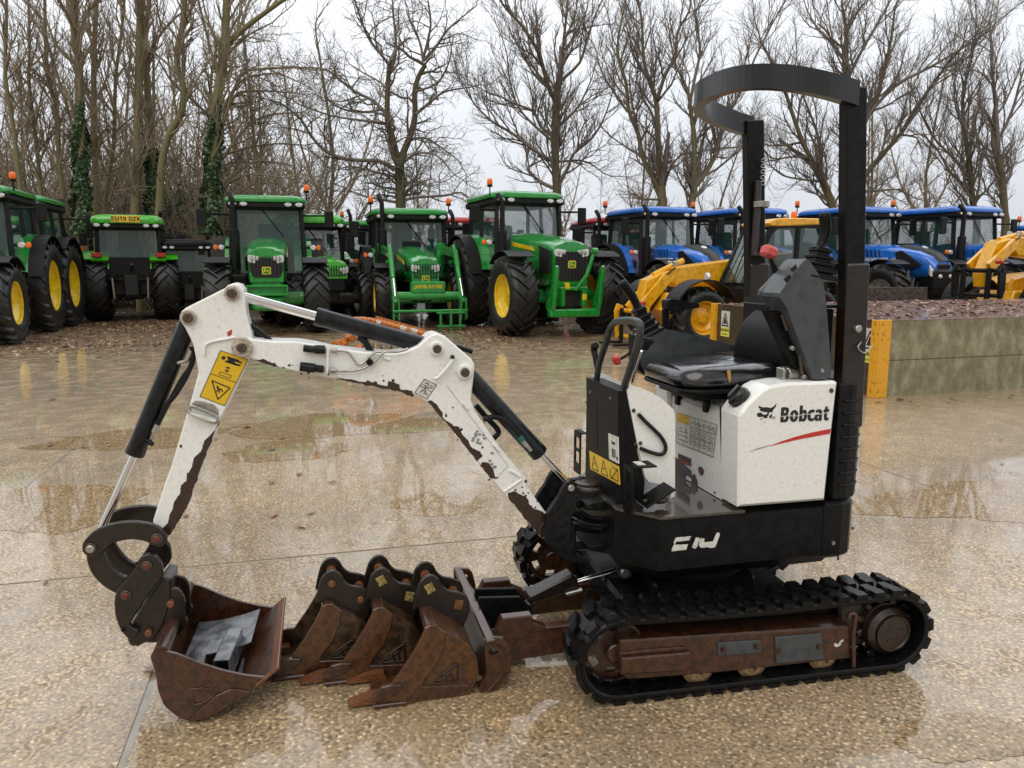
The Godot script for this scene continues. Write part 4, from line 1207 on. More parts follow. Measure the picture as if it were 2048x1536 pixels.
	b.T = Transform3D(Basis(Vector3(0, 0, 1), 0.78), Vector3(0.661,1.017,0.3) + Vector3(-0.012, 0.014, 0))
	b.lathe([Vector2(0, -0.02), Vector2(0.043, -0.02), Vector2(0.043, 0.004), Vector2(0.036, 0.007), Vector2(0.036, 0.022), Vector2(0.03, 0.026), Vector2(0, 0.026)], Vector3.ZERO, Vector3(0, 1, 0), 28)
	b.box(Vector3(0, 0.03, 0), Vector3(0.06, 0.016, 0.014), 0.004)
	put("fuel_cap", b, M.blackshine, w)
	bolt(w, Vector3(0.994,1.051,0.366), 0.007, 0.006, Vector3(0, 0, 1), M.pin)
	# maker's lettering and flash on the side
	logo(w)
	var cw := part("rear_weight", dig)
	b = MB.new()
	var rear := pv([1.03, 0.368, 1.085, 0.368, 1.13, 0.355, 1.165, 0.32, 1.195, 0.24, 1.212, 0.12, 1.216, 0.0, 1.212, -0.12, 1.195, -0.24, 1.165, -0.32, 1.13, -0.355, 1.085, -0.368, 1.03, -0.368])
	plan(b, rear, 0.615, 1.085, 0.016)
	plan(b, pv([1.0, 0.362, 1.08, 0.362, 1.125, 0.35, 1.16, 0.315, 1.19, 0.24, 1.205, 0.12, 1.21, 0.0, 1.205, -0.12, 1.19, -0.24, 1.16, -0.315, 1.125, -0.35, 1.08, -0.362, 1.0, -0.362]), 0.385, 0.614, 0.014)
	put("weight_casting", b, M.blackpanel, cw)
	for k in 8:
		var y := 0.68 + k * 0.047
		b = MB.new()
		var pth := []
		for p in [Vector2(1.05, 0.369), Vector2(1.085, 0.369), Vector2(1.13, 0.356), Vector2(1.155, 0.332)]: pth.append(Vector3(p.x, y, p.y))
		b.tube(pth, 0.0055, 6)
		put("louvre", b, M.blackpanel, cw)
	for y in [0.965, 0.5]: bolt(cw, Vector3(1.148, y, 0.342), 0.011, 0.008, Vector3(0.55, 0, 0.83), M.zinc)
	for q in [pv([1.115, 1.0, 1.15, 1.005, 1.155, 1.03, 1.13, 1.035, 1.11, 1.02]), pv([1.12, 1.042, 1.15, 1.045, 1.15, 1.06, 1.125, 1.06])]:
		var k := MB.new()
		k.T = Transform3D(Basis(Vector3.UP, 0.35), Vector3(0.055, 0, 0.405))
		k.prism(fray(q, 0.008, 0.003, 5), -0.001, 0.004)
		put("scuffed_patch", k, M.mud, cw)
	# seat
	var s := part("seat", dig)
	b = MB.new()
	var rings := []
	for y in [[0.0, 0.9], [0.012, 0.99], [0.035, 1.0], [0.058, 0.96], [0.072, 0.84], [0.076, 0.6]]:
		var ring := []
		for p in rrect(-0.235, -0.215, 0.235, 0.215, 0.09, 6):
			var x: float = p.x * y[1]; var z: float = p.y * y[1]
			ring.append(Vector3(0.70 + x, 1.045 + y[0] + 0.05 * (0.235 + x) * 0.3 + (0.012 * absf(z) / 0.2 if y[0] > 0.06 else 0.0), -z))
		rings.append(ring)
	b.loft(rings)
	put("cushion", b, M.vinyl, s)
	b = MB.new()
	plan(b, rrect(0.47, -0.222, 0.93, 0.222, 0.08, 5), 1.03, 1.046, 0.006)
	b.box(Vector3(0.72, 1.015, 0), Vector3(0.36, 0.04, 0.32), 0.004)
	put("seat_pan", b, M.black, s)
	b = MB.new()
	rings = []
	for k in 7:
		var t := k / 6.0
		var wd: float = lerpf(0.21, 0.17, t)
		var th: float = 0.045 * sqrt(maxf(0.0, 1 - pow(2 * t - 1, 4))) + 0.012
		var cx := 0.945 + 0.05 * t - 0.02 * sin(PI * t); var cy := 1.09 + 0.23 * t
		var ring := []
		for p in rrect(-th, -wd, th, wd, th * 0.9, 4): ring.append(Vector3(cx + p.x, cy, -p.y))
		rings.append(ring)
	b.loft(rings)
	put("backrest", b, M.seatback, s)
	b = MB.new()
	b.prism(pv([0.646,1.112,0.652,1.12,0.659,1.115,0.662,1.086,0.657,1.071,0.651,1.081]), 0.212, 0.218)
	put("torn_patch", b, M.foam, s)
	# seat belt reel
	b = MB.new()
	b.T = Transform3D(Basis(), Vector3(0.88,1.107,0.28))
	b.cyl(Vector3(-0.02, 0, 0), Vector3(0.028, 0, 0), 0.022, 0.018, 16, 0.003)
	b.box(Vector3(0, 0, -0.02), Vector3(0.085, 0.05, 0.004), 0.002)
	b.box(Vector3(-0.046, -0.002, 0), Vector3(0.01, 0.05, 0.05), 0.003)
	put("belt_reel", b, M.zinc, s)
	b = MB.new()
	b.tube([Vector3(0.948,1.182,-0.12),Vector3(1.006,1.162,-0.12)], 0.015, 10)
	b.tube([Vector3(0.999,1.165,-0.12),Vector3(1.056,1.117,-0.12)], 0.007, 8)
	put("belt_stalk", b, M.black, s)
	# operator's consoles
	for k in 2:
		var cs := part("control_console", dig)
		if k == 0:
			plate("console_body", cs, soft(pv([0.759,1.406,0.804,1.47,0.847,1.521,0.866,1.537,0.876,1.532,0.91,1.494,0.943,1.449,0.96,1.372,1.004,1.098,0.933,1.091,0.923,1.101,0.861,1.228,0.814,1.32,0.801,1.356]), 1, 0.12), 0.235, 0.352, M.grey, 0.012)
			plate("console_inner", cs, soft(pv([0.749,1.41,0.838,1.498,0.862,1.53,0.904,1.537,0.926,1.526,0.844,1.4,0.807,1.349]), 1, 0.12), 0.212, 0.23, M.grey, 0.006)
			plate("console_recess", cs, pv([0.757,1.348,0.834,1.346,0.892,1.223,0.956,1.094,0.876,1.134,0.806,1.262]), 0.245, 0.30, M.blackpanel, 0.003)
			for q in [[Vector3(0.805,1.332,0.31), Vector3(0.832,1.276,0.31)], [Vector3(0.872,1.261,0.31), Vector3(0.887,1.191,0.31)], [Vector3(0.887,1.191,0.31), Vector3(0.909,1.102,0.31)]]:
				b = MB.new(); b.cyl(q[0], q[1], 0.008, -1, 10, 0.001); put("gas_strut", b, M.pin, cs)
			for q in [Vector3(0.869,1.261,0.31),Vector3(0.912,1.099,0.31),Vector3(0.854,1.209,0.31)]:
				b = MB.new(); b.cyl(q - Vector3(0, 0, 0.008), q + Vector3(0, 0, 0.012), 0.009, -1, 10, 0.002); put("ball_joint", b, M.zinc, cs)
			bolt(cs, Vector3(0.96,1.125,0.352), 0.006, 0.004, Vector3(0, 0, 1), M.zinc)
			b = MB.new()
			for q in [pv([0.78,1.464,0.799,1.481,0.807,1.47,0.791,1.453]), pv([0.805,1.503,0.822,1.517,0.829,1.503,0.813,1.49])]: b.prism(q, 0.345, 0.3535)
			put("worn_patch", b, M.ram, cs)
			joystick(cs, Vector3(0.95,1.48,0.29), Vector3(0.966,1.58,0.29), Vector3(0.981,1.639,0.29), Vector3(0.974,1.693,0.29), 0.125)
			b = MB.new(); b.tube([Vector3(0.828,1.489,0.22),Vector3(0.804,1.539,0.22)], [0.012, 0.008], 8); put("lever_stalk", b, M.black, cs)
			b = MB.new()
			b.T = Transform3D(Basis(Vector3(0, 0, 1), -0.35), Vector3(0.795,1.563,0.22))
			b.box(Vector3.ZERO, Vector3(0.056, 0.044, 0.05), 0.013)
			put("red_knob", b, M.redpale, cs)
		else:
			plate("console_body", cs, soft(pv([0.485,1.198,0.506,1.213,0.571,1.243,0.593,1.242,0.761,1.207,0.949,1.153,0.939,1.135,0.821,1.123,0.686,1.101,0.643,1.071,0.519,1.035,0.488,1.091]), 1, 0.1), -0.35, -0.24, M.grey, 0.012)
			plate("console_inner", cs, pv([0.469,1.214,0.491,1.183,0.486,1.092,0.514,1.037,0.475,1.067]), -0.34, -0.236, M.blackpanel, 0.004)
			bolt(cs, Vector3(0.555,1.07,-0.24), 0.006, 0.004, Vector3(0, 0, 1), M.zinc)
			joystick(cs, Vector3(0.538,1.233,-0.29), Vector3(0.492,1.329,-0.29), Vector3(0.463,1.382,-0.29), Vector3(0.421,1.433,-0.29), 0.11)
			b = MB.new()
			b.prism(soft(pv([0.619,1.362,0.644,1.367,0.772,1.345,0.776,1.329,0.753,1.325,0.641,1.313,0.623,1.319]), 1, 0.15), -0.33, -0.27, 0.01)
			put("armrest", b, M.black, cs)
			b = MB.new()
			b.bar(Vector3(0.631,1.241,-0.3), Vector3(0.626,1.324,-0.3), 0.02, 0.03)
			put("armrest_stem", b, M.black, cs)
	# roll frame
	var f := part("roll_frame", dig)
	b = MB.new()
	var rings2 := []
	var A := 0.37; var B := 0.08; var Wd := 0.345
	for i in 41:
		var t := PI * i / 40
		var cc := cos(t); var sn := sin(t)
		var z: float = Wd * signf(cc) * pow(absf(cc), 0.8); var k := pow(sn, 0.8)
		var c0 := Vector3(1.03 - A * k, 2.115 + B * k, z)
		var cen := Vector3(0.95, c0.y, 0)
		var outw := (Vector3(c0.x, 0, c0.z) - Vector3(0.95, 0, 0)).normalized()
		if i == 0 or i == 40: outw = Vector3(0, 0, signf(cc))
		rings2.append([c0 + outw * 0.022 + Vector3(0, -0.042, 0), c0 + outw * 0.022 + Vector3(0, 0.042, 0), c0 - outw * 0.022 + Vector3(0, 0.042, 0), c0 - outw * 0.022 + Vector3(0, -0.042, 0)])
	b.loft(rings2, true, true, false)
	put("top_hoop", b, M.blackshine, f)
	for s2 in [1.0, -1.0]:
		b = MB.new()
		var z: float = 0.33 * s2
		var top := Vector3(1.03, 2.14, z); var mid := Vector3(1.085, 1.32, z); var bot := Vector3(1.1, 0.9, z)
		b.bar(top, mid, 0.05, 0.085, 0.005)
		put("post", b, M.blackpanel, f)
		b = MB.new()
		b.bar(mid + Vector3(-0.002, 0.2, 0), bot, 0.062, 0.096, 0.006)
		put("post_socket", b, M.dirtyblack, f)
		b = MB.new()
		var pc := Vector3(1.09, 1.28, z)
		b.cyl(pc - Vector3(0, 0, 0.04), pc + Vector3(0, 0, 0.045), 0.014, -1, 14, 0.002)
		put("locking_pin", b, M.zinc, f)
		b = MB.new()
		b.tube(curve([pc + Vector3(0.02, -0.05, 0.035), pc + Vector3(0.0, -0.07, 0.045), pc + Vector3(0.03, -0.09, 0.045), pc + Vector3(0.07, -0.065, 0.035)], 5), 0.0025, 6)
		put("safety_wire", b, M.zinc, f)
	# hinge bar and springs on the far post
	b = MB.new()
	b.box(Vector3(1.045, 1.72, -0.29), Vector3(0.028, 0.32, 0.02), 0.003)
	b.box(Vector3(1.07, 1.56, -0.29), Vector3(0.075, 0.014, 0.03), 0.003)
	b.box(Vector3(1.075, 1.58, -0.285), Vector3(0.026, 0.03, 0.026), 0.003)
	put("fold_bar", b, M.rustdark, f)
	for q in [[1.98, 1.86, 0.012], [1.79, 1.765, 0.034]]:
		b = MB.new()
		var pth := []
		var n := 44
		for i in n: 
			var t := i / float(n - 1)
			pth.append(Vector3(1.062 + cos(t * TAU * 5) * q[2], lerpf(q[0], q[1], t), -0.282 + sin(t * TAU * 5) * q[2]))
		b.tube(pth, 0.003, 5)
		put("spring", b, M.zinc, f)
	b = MB.new()
	b.cyl(Vector3(1.045, 1.30, -0.297), Vector3(1.045, 1.30, -0.285), 0.026, -1, 18, 0.003)
	put("pivot_washer", b, M.zinc, f)
	# hoses and bracketry behind the seat
	b = MB.new()
	b.box(Vector3(1.02, 1.2, 0.0), Vector3(0.03, 0.3, 0.6), 0.005)
	b.box(Vector3(1.03, 1.36, 0.25), Vector3(0.1, 0.012, 0.12), 0.003)
	put("rear_bracket", b, M.black, f)

func joystick(parent: Node, base: Vector3, neck: Vector3, midp: Vector3, top: Vector3, w: float):
	var b := MB.new()
	var d := (neck - base).normalized()
	var bs := MB.frame(d)
	var L := (neck - base).length()
	for k in 9:
		var t := k / 8.0
		var s := w * lerpf(1.0, 0.5, t) * (1.0 if k % 2 == 0 else 0.78)
		b.obox(base + d * L * (t - 0.12), Vector3(L * 0.13, s, s), bs, 0.006)
	put("rubber_boot", b, M.blackrub, parent)
	b = MB.new()
	b.tube(curve([base.lerp(neck, 0.5), neck, midp, top], 5), [0.012, 0.012, 0.012, 0.014, 0.02, 0.022, 0.018, 0.018, 0.0185, 0.019, 0.0195, 0.02, 0.02, 0.021, 0.0215, 0.02], 14)
	b.lathe([Vector2(0.0, 0.0), Vector2(0.032, 0.0), Vector2(0.034, 0.008), Vector2(0.024, 0.016), Vector2(0.012, 0.02)], neck - d * 0.012, d, 18)
	b.lathe([Vector2(0.0205, -0.004), Vector2(0.022, 0.004), Vector2(0.016, 0.012), Vector2(0, 0.015)], top, (top - midp).normalized(), 14, true)
	put("joystick", b, M.black, parent)

func control_table(w: Node3D):
	var q := [Vector3(0.633,0.884,-0.164),Vector3(0.632,0.901,0.182),Vector3(0.632,0.77,0.163),Vector3(0.632,0.753,-0.161)]
	var at := func(u, v): return (q[0] as Vector3).lerp(q[1], u).lerp((q[3] as Vector3).lerp(q[2], u), v)
	var pl := func(u0, v0, u1, v1, x0, x1, n, m):
		var p := PackedVector2Array()
		for k in [[u0, v0], [u1, v0], [u1, v1], [u0, v1]]:
			var a: Vector3 = at.call(k[0], k[1]); p.append(Vector2(a.z, a.y))
		var b := MB.new(); front(b, p, x0, x1); put(n, b, m, w)
	pl.call(0, 0, 1, 1, 0.6306, 0.633, "load_chart", M.decalwhite)
	pl.call(0.0, 0.0, 0.34, 0.3, 0.6302, 0.633, "warning_decal", M.yellow)
	var b := MB.new()
	var ln := func(u0, v0, u1, v1, t): b.bar(at.call(u0, v0) + Vector3(-0.0022, 0, 0), at.call(u1, v1) + Vector3(-0.0022, 0, 0), 0.0008, t, 0.0)
	for k in [[0, 0, 1, 0], [1, 0, 1, 1], [1, 1, 0, 1], [0, 1, 0, 0]]: ln.call(k[0], k[1], k[2], k[3], 0.0016)
	for i in 6: ln.call(0.38 + i * 0.115, 0.08, 0.38 + i * 0.115, 0.93, 0.0005)
	for i in 4: ln.call(0.38, 0.3 + i * 0.16, 0.98, 0.3 + i * 0.16, 0.0006)
	rng.seed = 5
	for i in 5:
		for j in 9:
			var u := 0.395 + i * 0.115; var v := 0.33 + j * 0.066
			ln.call(u, v, u + rng.randf_range(0.05, 0.09), v, 0.0022)
		ln.call(0.4 + i * 0.115, 0.22, 0.46 + i * 0.115, 0.12, 0.002)
		ln.call(0.46 + i * 0.115, 0.12, 0.48 + i * 0.115, 0.25, 0.002)
	for k in [[0.06, 0.6, 0.3, 0.55, 0.002], [0.25, 0.42, 0.3, 0.6, 0.004], [0.05, 0.7, 0.33, 0.7, 0.002], [0.08, 0.5, 0.16, 0.42, 0.002], [0.05, 0.85, 0.33, 0.85, 0.0015], [0.06, 0.25, 0.1, 0.07, 0.0015], [0.1, 0.07, 0.14, 0.25, 0.0015], [0.14, 0.25, 0.06, 0.25, 0.0015], [0.2, 0.08, 0.3, 0.08, 0.0015], [0.2, 0.08, 0.2, 0.25, 0.0015], [0.3, 0.08, 0.3, 0.25, 0.0015], [0.2, 0.25, 0.3, 0.25, 0.0015]]: ln.call(k[0], k[1], k[2], k[3], k[4])
	put("chart_print", b, M.ink, w)
	b = MB.new()
	front(b, pv([-0.14,0.709,-0.026,0.714,-0.024,0.681,-0.138,0.675]), 0.6308, 0.633)
	put("serial_label", b, M.ink, w)
	b = MB.new()
	front(b, pv([-0.139,0.686,-0.024,0.692,-0.024,0.683,-0.138,0.676]), 0.6302, 0.6312)
	put("serial_stripe", b, M.redmark, w)

func logo(w: Node3D):
	var z := 0.366
	for pl in [pv([0.694,1.007,0.7,1.004,0.71,1,0.728,1,0.742,0.996,0.752,1,0.759,1.005,0.765,1.013,0.764,1.003,0.759,0.995,0.753,0.989,0.751,0.985,0.754,0.98,0.744,0.981,0.735,0.979,0.732,0.981,0.715,0.983,0.702,0.987,0.697,0.992,0.701,0.994,0.693,1]), pv([0.687,0.976,0.69,0.98,0.701,0.981,0.707,0.979,0.712,0.974,0.718,0.972,0.729,0.974,0.73,0.98,0.735,0.98,0.736,0.972,0.734,0.967,0.73,0.966,0.731,0.96,0.724,0.958,0.716,0.961,0.711,0.966,0.699,0.964,0.691,0.966]), pv([0.738,0.965,0.741,0.969,0.746,0.972,0.752,0.973,0.75,0.968,0.747,0.967,0.749,0.962,0.745,0.958,0.739,0.96])]:
		plate("maker_emblem", w, pl, z - 0.001, z + 0.0012, M.ink, 0.0)
	var b := MB.new()
	var wh := [Vector3(0.702,0.957,0.367),Vector3(0.708,0.96,0.367),Vector3(0.705,0.953,0.367),Vector3(0.711,0.958,0.367),Vector3(0.747,0.96,0.367),Vector3(0.76,0.952,0.367),Vector3(0.752,0.962,0.367),Vector3(0.764,0.957,0.367),Vector3(0.752,0.964,0.367),Vector3(0.765,0.961,0.367),Vector3(0.721,0.942,0.367),Vector3(0.723,0.947,0.367)]
	for k in range(0, wh.size(), 2): b.bar(wh[k], wh[k + 1], 0.001, 0.0012, 0.0)
	put("emblem_whiskers", b, M.ink, w).set_meta("kind", "stuff")
	var a0 := Vector3(0.787,0.941,0.367)
	var a1 := Vector3(0.988,0.938,0.367)
	var wdt := a1.x - a0.x
	var o := text("maker_lettering", "Bobcat", 0.042, M.ink, w, Vector3.ZERO, Basis(), 1.0, 900, 0.002)
	var bb: AABB = o.mesh.get_aabb()
	var sc := wdt / bb.size.x
	var vs := Vector3(0.784,0.999,0.367)
	var sy := (vs.y - a0.y) / bb.size.y * 1.03
	var tilt := atan2(a1.y - a0.y, wdt)
	var bs := Basis(Vector3(0, 0, 1), tilt) * Basis.from_scale(Vector3(sc, sy, 1))
	o.transform = Transform3D(bs, Vector3(a0.x, a0.y, z + 0.001) - bs * Vector3(bb.position.x, bb.position.y, 0))
	for q in [[0.0013, 0.0006, -0.0002], [-0.0013, -0.0006, -0.0004], [0.0006, -0.0008, -0.0006]]:
		var c := o.duplicate(); c.name = "maker_lettering"; w.add_child(c, true)
		c.position += Vector3(q[0], q[1], q[2])
	b = MB.new()
	var sl := [Vector3(0.785,0.963,0.367),Vector3(0.817,0.964,0.367),Vector3(0.855,0.962,0.368),Vector3(0.886,0.967,0.367),Vector3(0.912,0.965,0.367),Vector3(0.956,0.964,0.367),Vector3(0.987,0.969,0.368)]
	for k in sl.size() - 1: b.bar(sl[k] + Vector3(0, 0, 0.002), sl[k + 1] + Vector3(0, 0, 0.002), 0.001, 0.0017, 0.0)
	put("lettering_slash", b, M.white, w)
	plate("red_flash", w, pv([0.75,0.854,0.795,0.868,0.852,0.882,0.923,0.895,1.003,0.905,1,0.886,0.939,0.879,0.867,0.871,0.796,0.86,0.753,0.853]), z - 0.001, z + 0.001, M.red, 0.0)
	plate("grey_flash", w, pv([0.659,0.836,0.699,0.848,0.752,0.858,0.749,0.855,0.704,0.844]), z - 0.001, z + 0.001, M.decalgrey, 0.0)

func build_digger():
	var dig := thing("mini_excavator", "white and black mini excavator on rubber tracks with its arm bent down to a bucket", "excavator", Vector3(0.14,0,-2.95), deg_to_rad(14))
	undercarriage(dig)
	dozer(dig)
	house(dig)
	boom_group(dig)


# ---------------------------------------------------------------- spare buckets and scrap steel
func trench_bucket(label: String, off: Vector3, width: float, earz: float, round_heads: bool, sc: float, dark: Material):
	var base := Vector3(0.14,0,-2.95)
	var t := Basis(Vector3.UP, deg_to_rad(14))
	var corner := Vector3(-0.582,-0.009,0.33)
	var o := thing("digging_bucket", label, "bucket", base + t * (Vector3(corner.x, 0, 0.33) + off), deg_to_rad(14), "spare digging buckets standing on the concrete")
	var k := Transform2D(0, Vector2(sc, sc), 0, Vector2.ZERO) * Transform2D(0, -Vector2(corner.x, 0.0))
	var side := k * pv([-0.537,0.275,-0.519,0.282,-0.499,0.28,-0.466,0.252,-0.422,0.225,-0.381,0.189,-0.355,0.142,-0.349,0.088,-0.359,0.046,-0.387,-0.004,-0.452,-0.01,-0.582,-0.003,-0.608,-0.001,-0.718,0.005,-0.724,0.017,-0.677,0.057,-0.65,0.091,-0.605,0.152,-0.569,0.208,-0.546,0.252])
	var strip := k * pv([-0.537,0.275,-0.519,0.283,-0.499,0.282,-0.465,0.251,-0.476,0.192,-0.504,0.133,-0.545,0.082,-0.58,-0.003,-0.718,0.005,-0.724,0.017,-0.677,0.057,-0.65,0.091,-0.605,0.152,-0.569,0.208,-0.546,0.252])
	var cutter := k * pv([-0.725,0.048,-0.692,0.083,-0.659,0.087,-0.624,0.082,-0.619,0.071,-0.643,0.048,-0.673,0.038,-0.721,0.03])
	var foot := k * pv([-0.724,0.018,-0.612,0.017,-0.607,0.013,-0.608,0.005,-0.718,0.004])
	var panel := k * pv([-0.579,0.015,-0.558,0.058,-0.387,0.041,-0.38,0.028,-0.451,0.009])
	for z in [0.0, -width]:
		plate("side_plate", o, side, z - 0.006, z, dark, 0.001)
		plate("side_strip", o, strip, z - (0.001 if z == 0.0 else 0.014), z + (0.008 if z == 0.0 else -0.005), M.rustocher, 0.002)
		plate("side_cutter", o, cutter, z - (0.0 if z == 0.0 else 0.024), z + (0.018 if z == 0.0 else -0.01), M.rust, 0.003)
		plate("foot_strip", o, foot, z - (0.0 if z == 0.0 else 0.024), z + (0.018 if z == 0.0 else -0.01), M.rust, 0.003)
	plate("name_panel", o, panel, -0.001, 0.005, M.rust, 0.002)
	var b := MB.new()
	var ribs := [[1365, 1130, 1430, 1060], [1430, 1060, 1545, 975], [1545, 975, 1560, 1005], [1560, 1005, 1555, 1125], [1400, 1110, 1500, 1030], [1500, 1030, 1520, 1120], [1450, 1050, 1480, 1115], [1380, 1130, 1555, 1110]]
	var rp := k * pv([-0.512,0.062,-0.482,0.092,-0.43,0.126,-0.423,0.11,-0.426,0.053,-0.496,0.07,-0.45,0.102,-0.442,0.057,-0.473,0.096,-0.46,0.062,-0.505,0.062,-0.426,0.06])
	for e in [[0, 1], [1, 2], [2, 3], [3, 4], [5, 6], [6, 7], [8, 9], [10, 11]]:
		var p := rp[e[0]]; var q := rp[e[1]]
		b.bar(Vector3(p.x, p.y, 0.003), Vector3(q.x, q.y, 0.003), 0.006, 0.006, 0.001)
	put("embossed_mark", b, M.rustdark, o)
	b = MB.new()
	var lt := k * pv([-0.541,0.035,-0.406,0.027])
	for i in 11:
		var p := lt[0].lerp(lt[1], i / 10.0)
		b.bar(Vector3(p.x - 0.004, p.y - 0.005 * (i % 2), 0.005), Vector3(p.x + 0.006, p.y + 0.006, 0.005), 0.003, 0.003, 0.0)
		if i % 3 != 1: b.bar(Vector3(p.x + 0.006, p.y + 0.006, 0.005), Vector3(p.x + 0.008, p.y - 0.006, 0.005), 0.003, 0.003, 0.0)
	put("embossed_lettering", b, M.rustocher, o)
	# shell
	var ol := k * pv([-0.524,0.279,-0.499,0.28,-0.466,0.252,-0.422,0.225,-0.381,0.189,-0.355,0.142,-0.349,0.088,-0.359,0.046,-0.387,-0.004,-0.452,-0.01,-0.582,-0.003,-0.608,-0.001,-0.724,0.012])
	var sh := ol.duplicate()
	for i in range(ol.size() - 1, -1, -1):
		var d := (ol[mini(i + 1, ol.size() - 1)] - ol[maxi(i - 1, 0)]).normalized()
		sh.append(ol[i] + Vector2(d.y, -d.x) * 0.008)
	b = MB.new()
	b.prism(sh, -width + 0.002, -0.004)
	put("bucket_shell", b, dark, o)
	# torque tube and ears
	var tc := (k * pv([-0.517,0.262]))[0]
	b = MB.new()
	b.cyl(Vector3(tc.x, tc.y, -width), Vector3(tc.x, tc.y, -0.004), 0.022, -1, 16)
	put("torque_tube", b, M.rust, o)
	var ke := Transform2D(0, Vector2(sc, sc), 0, Vector2.ZERO) * Transform2D(0, -Vector2(corner.x, 0.0))
	var ear := ke * soft(pv([-0.564,0.265,-0.549,0.332,-0.535,0.374,-0.509,0.398,-0.485,0.398,-0.465,0.382,-0.451,0.351,-0.43,0.331,-0.392,0.322,-0.361,0.306,-0.35,0.275,-0.352,0.235,-0.375,0.183,-0.394,0.145,-0.451,0.187,-0.502,0.238,-0.539,0.282]), 1, 0.2)
	var p0 := (ke * pv([-0.498,0.35]))[0]; var p1 := (ke * pv([-0.393,0.275]))[0]
	for z in [earz, earz - 0.13]:
		plate("ear", o, ear, z - 0.008, z + 0.008, M.dirtyblack, 0.003)
	for p in [p0, p1]:
		b = MB.new()
		b.cyl(Vector3(p.x, p.y, earz - 0.142), Vector3(p.x, p.y, earz + (0.022 if round_heads else 0.012)), 0.0125, -1, 16, 0.002)
		b.cyl(Vector3(p.x, p.y, earz - 0.12), Vector3(p.x, p.y, earz - 0.09), 0.019, -1, 16)
		b.cyl(Vector3(p.x, p.y, earz - 0.04), Vector3(p.x, p.y, earz - 0.01), 0.019, -1, 16)
		put("pin", b, M.rustbright, o)
		b = MB.new()
		if round_heads:
			b.lathe([Vector2(0.0165, 0), Vector2(0.0165, 0.006), Vector2(0.013, 0.006)], Vector3(p.x, p.y, earz + 0.008), Vector3(0, 0, 1), 20)
			put("pin_collar", b, M.rust, o)
		else:
			b.obox(Vector3(p.x, p.y, earz + 0.011), Vector3(0.032, 0.036, 0.006), Basis(Vector3(0, 0, 1), 0.42 if p == p0 else -0.25), 0.001)
			put("pin_plate", b, M.ochre if (p == p0 or sc < 0.995) else M.rustbright, o)
	# teeth along the lip
	var lip := (k * pv([-0.722,0.012]))[0]
	var n := maxi(2, int(width / 0.14) + 1)
	for i in n:
		var z := lerpf(-0.03, -width + 0.03, float(i) / (n - 1))
		b = MB.new()
		b.prism(PackedVector2Array([lip + Vector2(0.06, 0.0), lip + Vector2(0.05, 0.028), lip + Vector2(-0.01, 0.026), lip + Vector2(-0.085, 0.004), lip + Vector2(-0.08, -0.002)]), z - 0.022, z + 0.022, 0.004)
		put("tooth", b, M.rustbright, o)

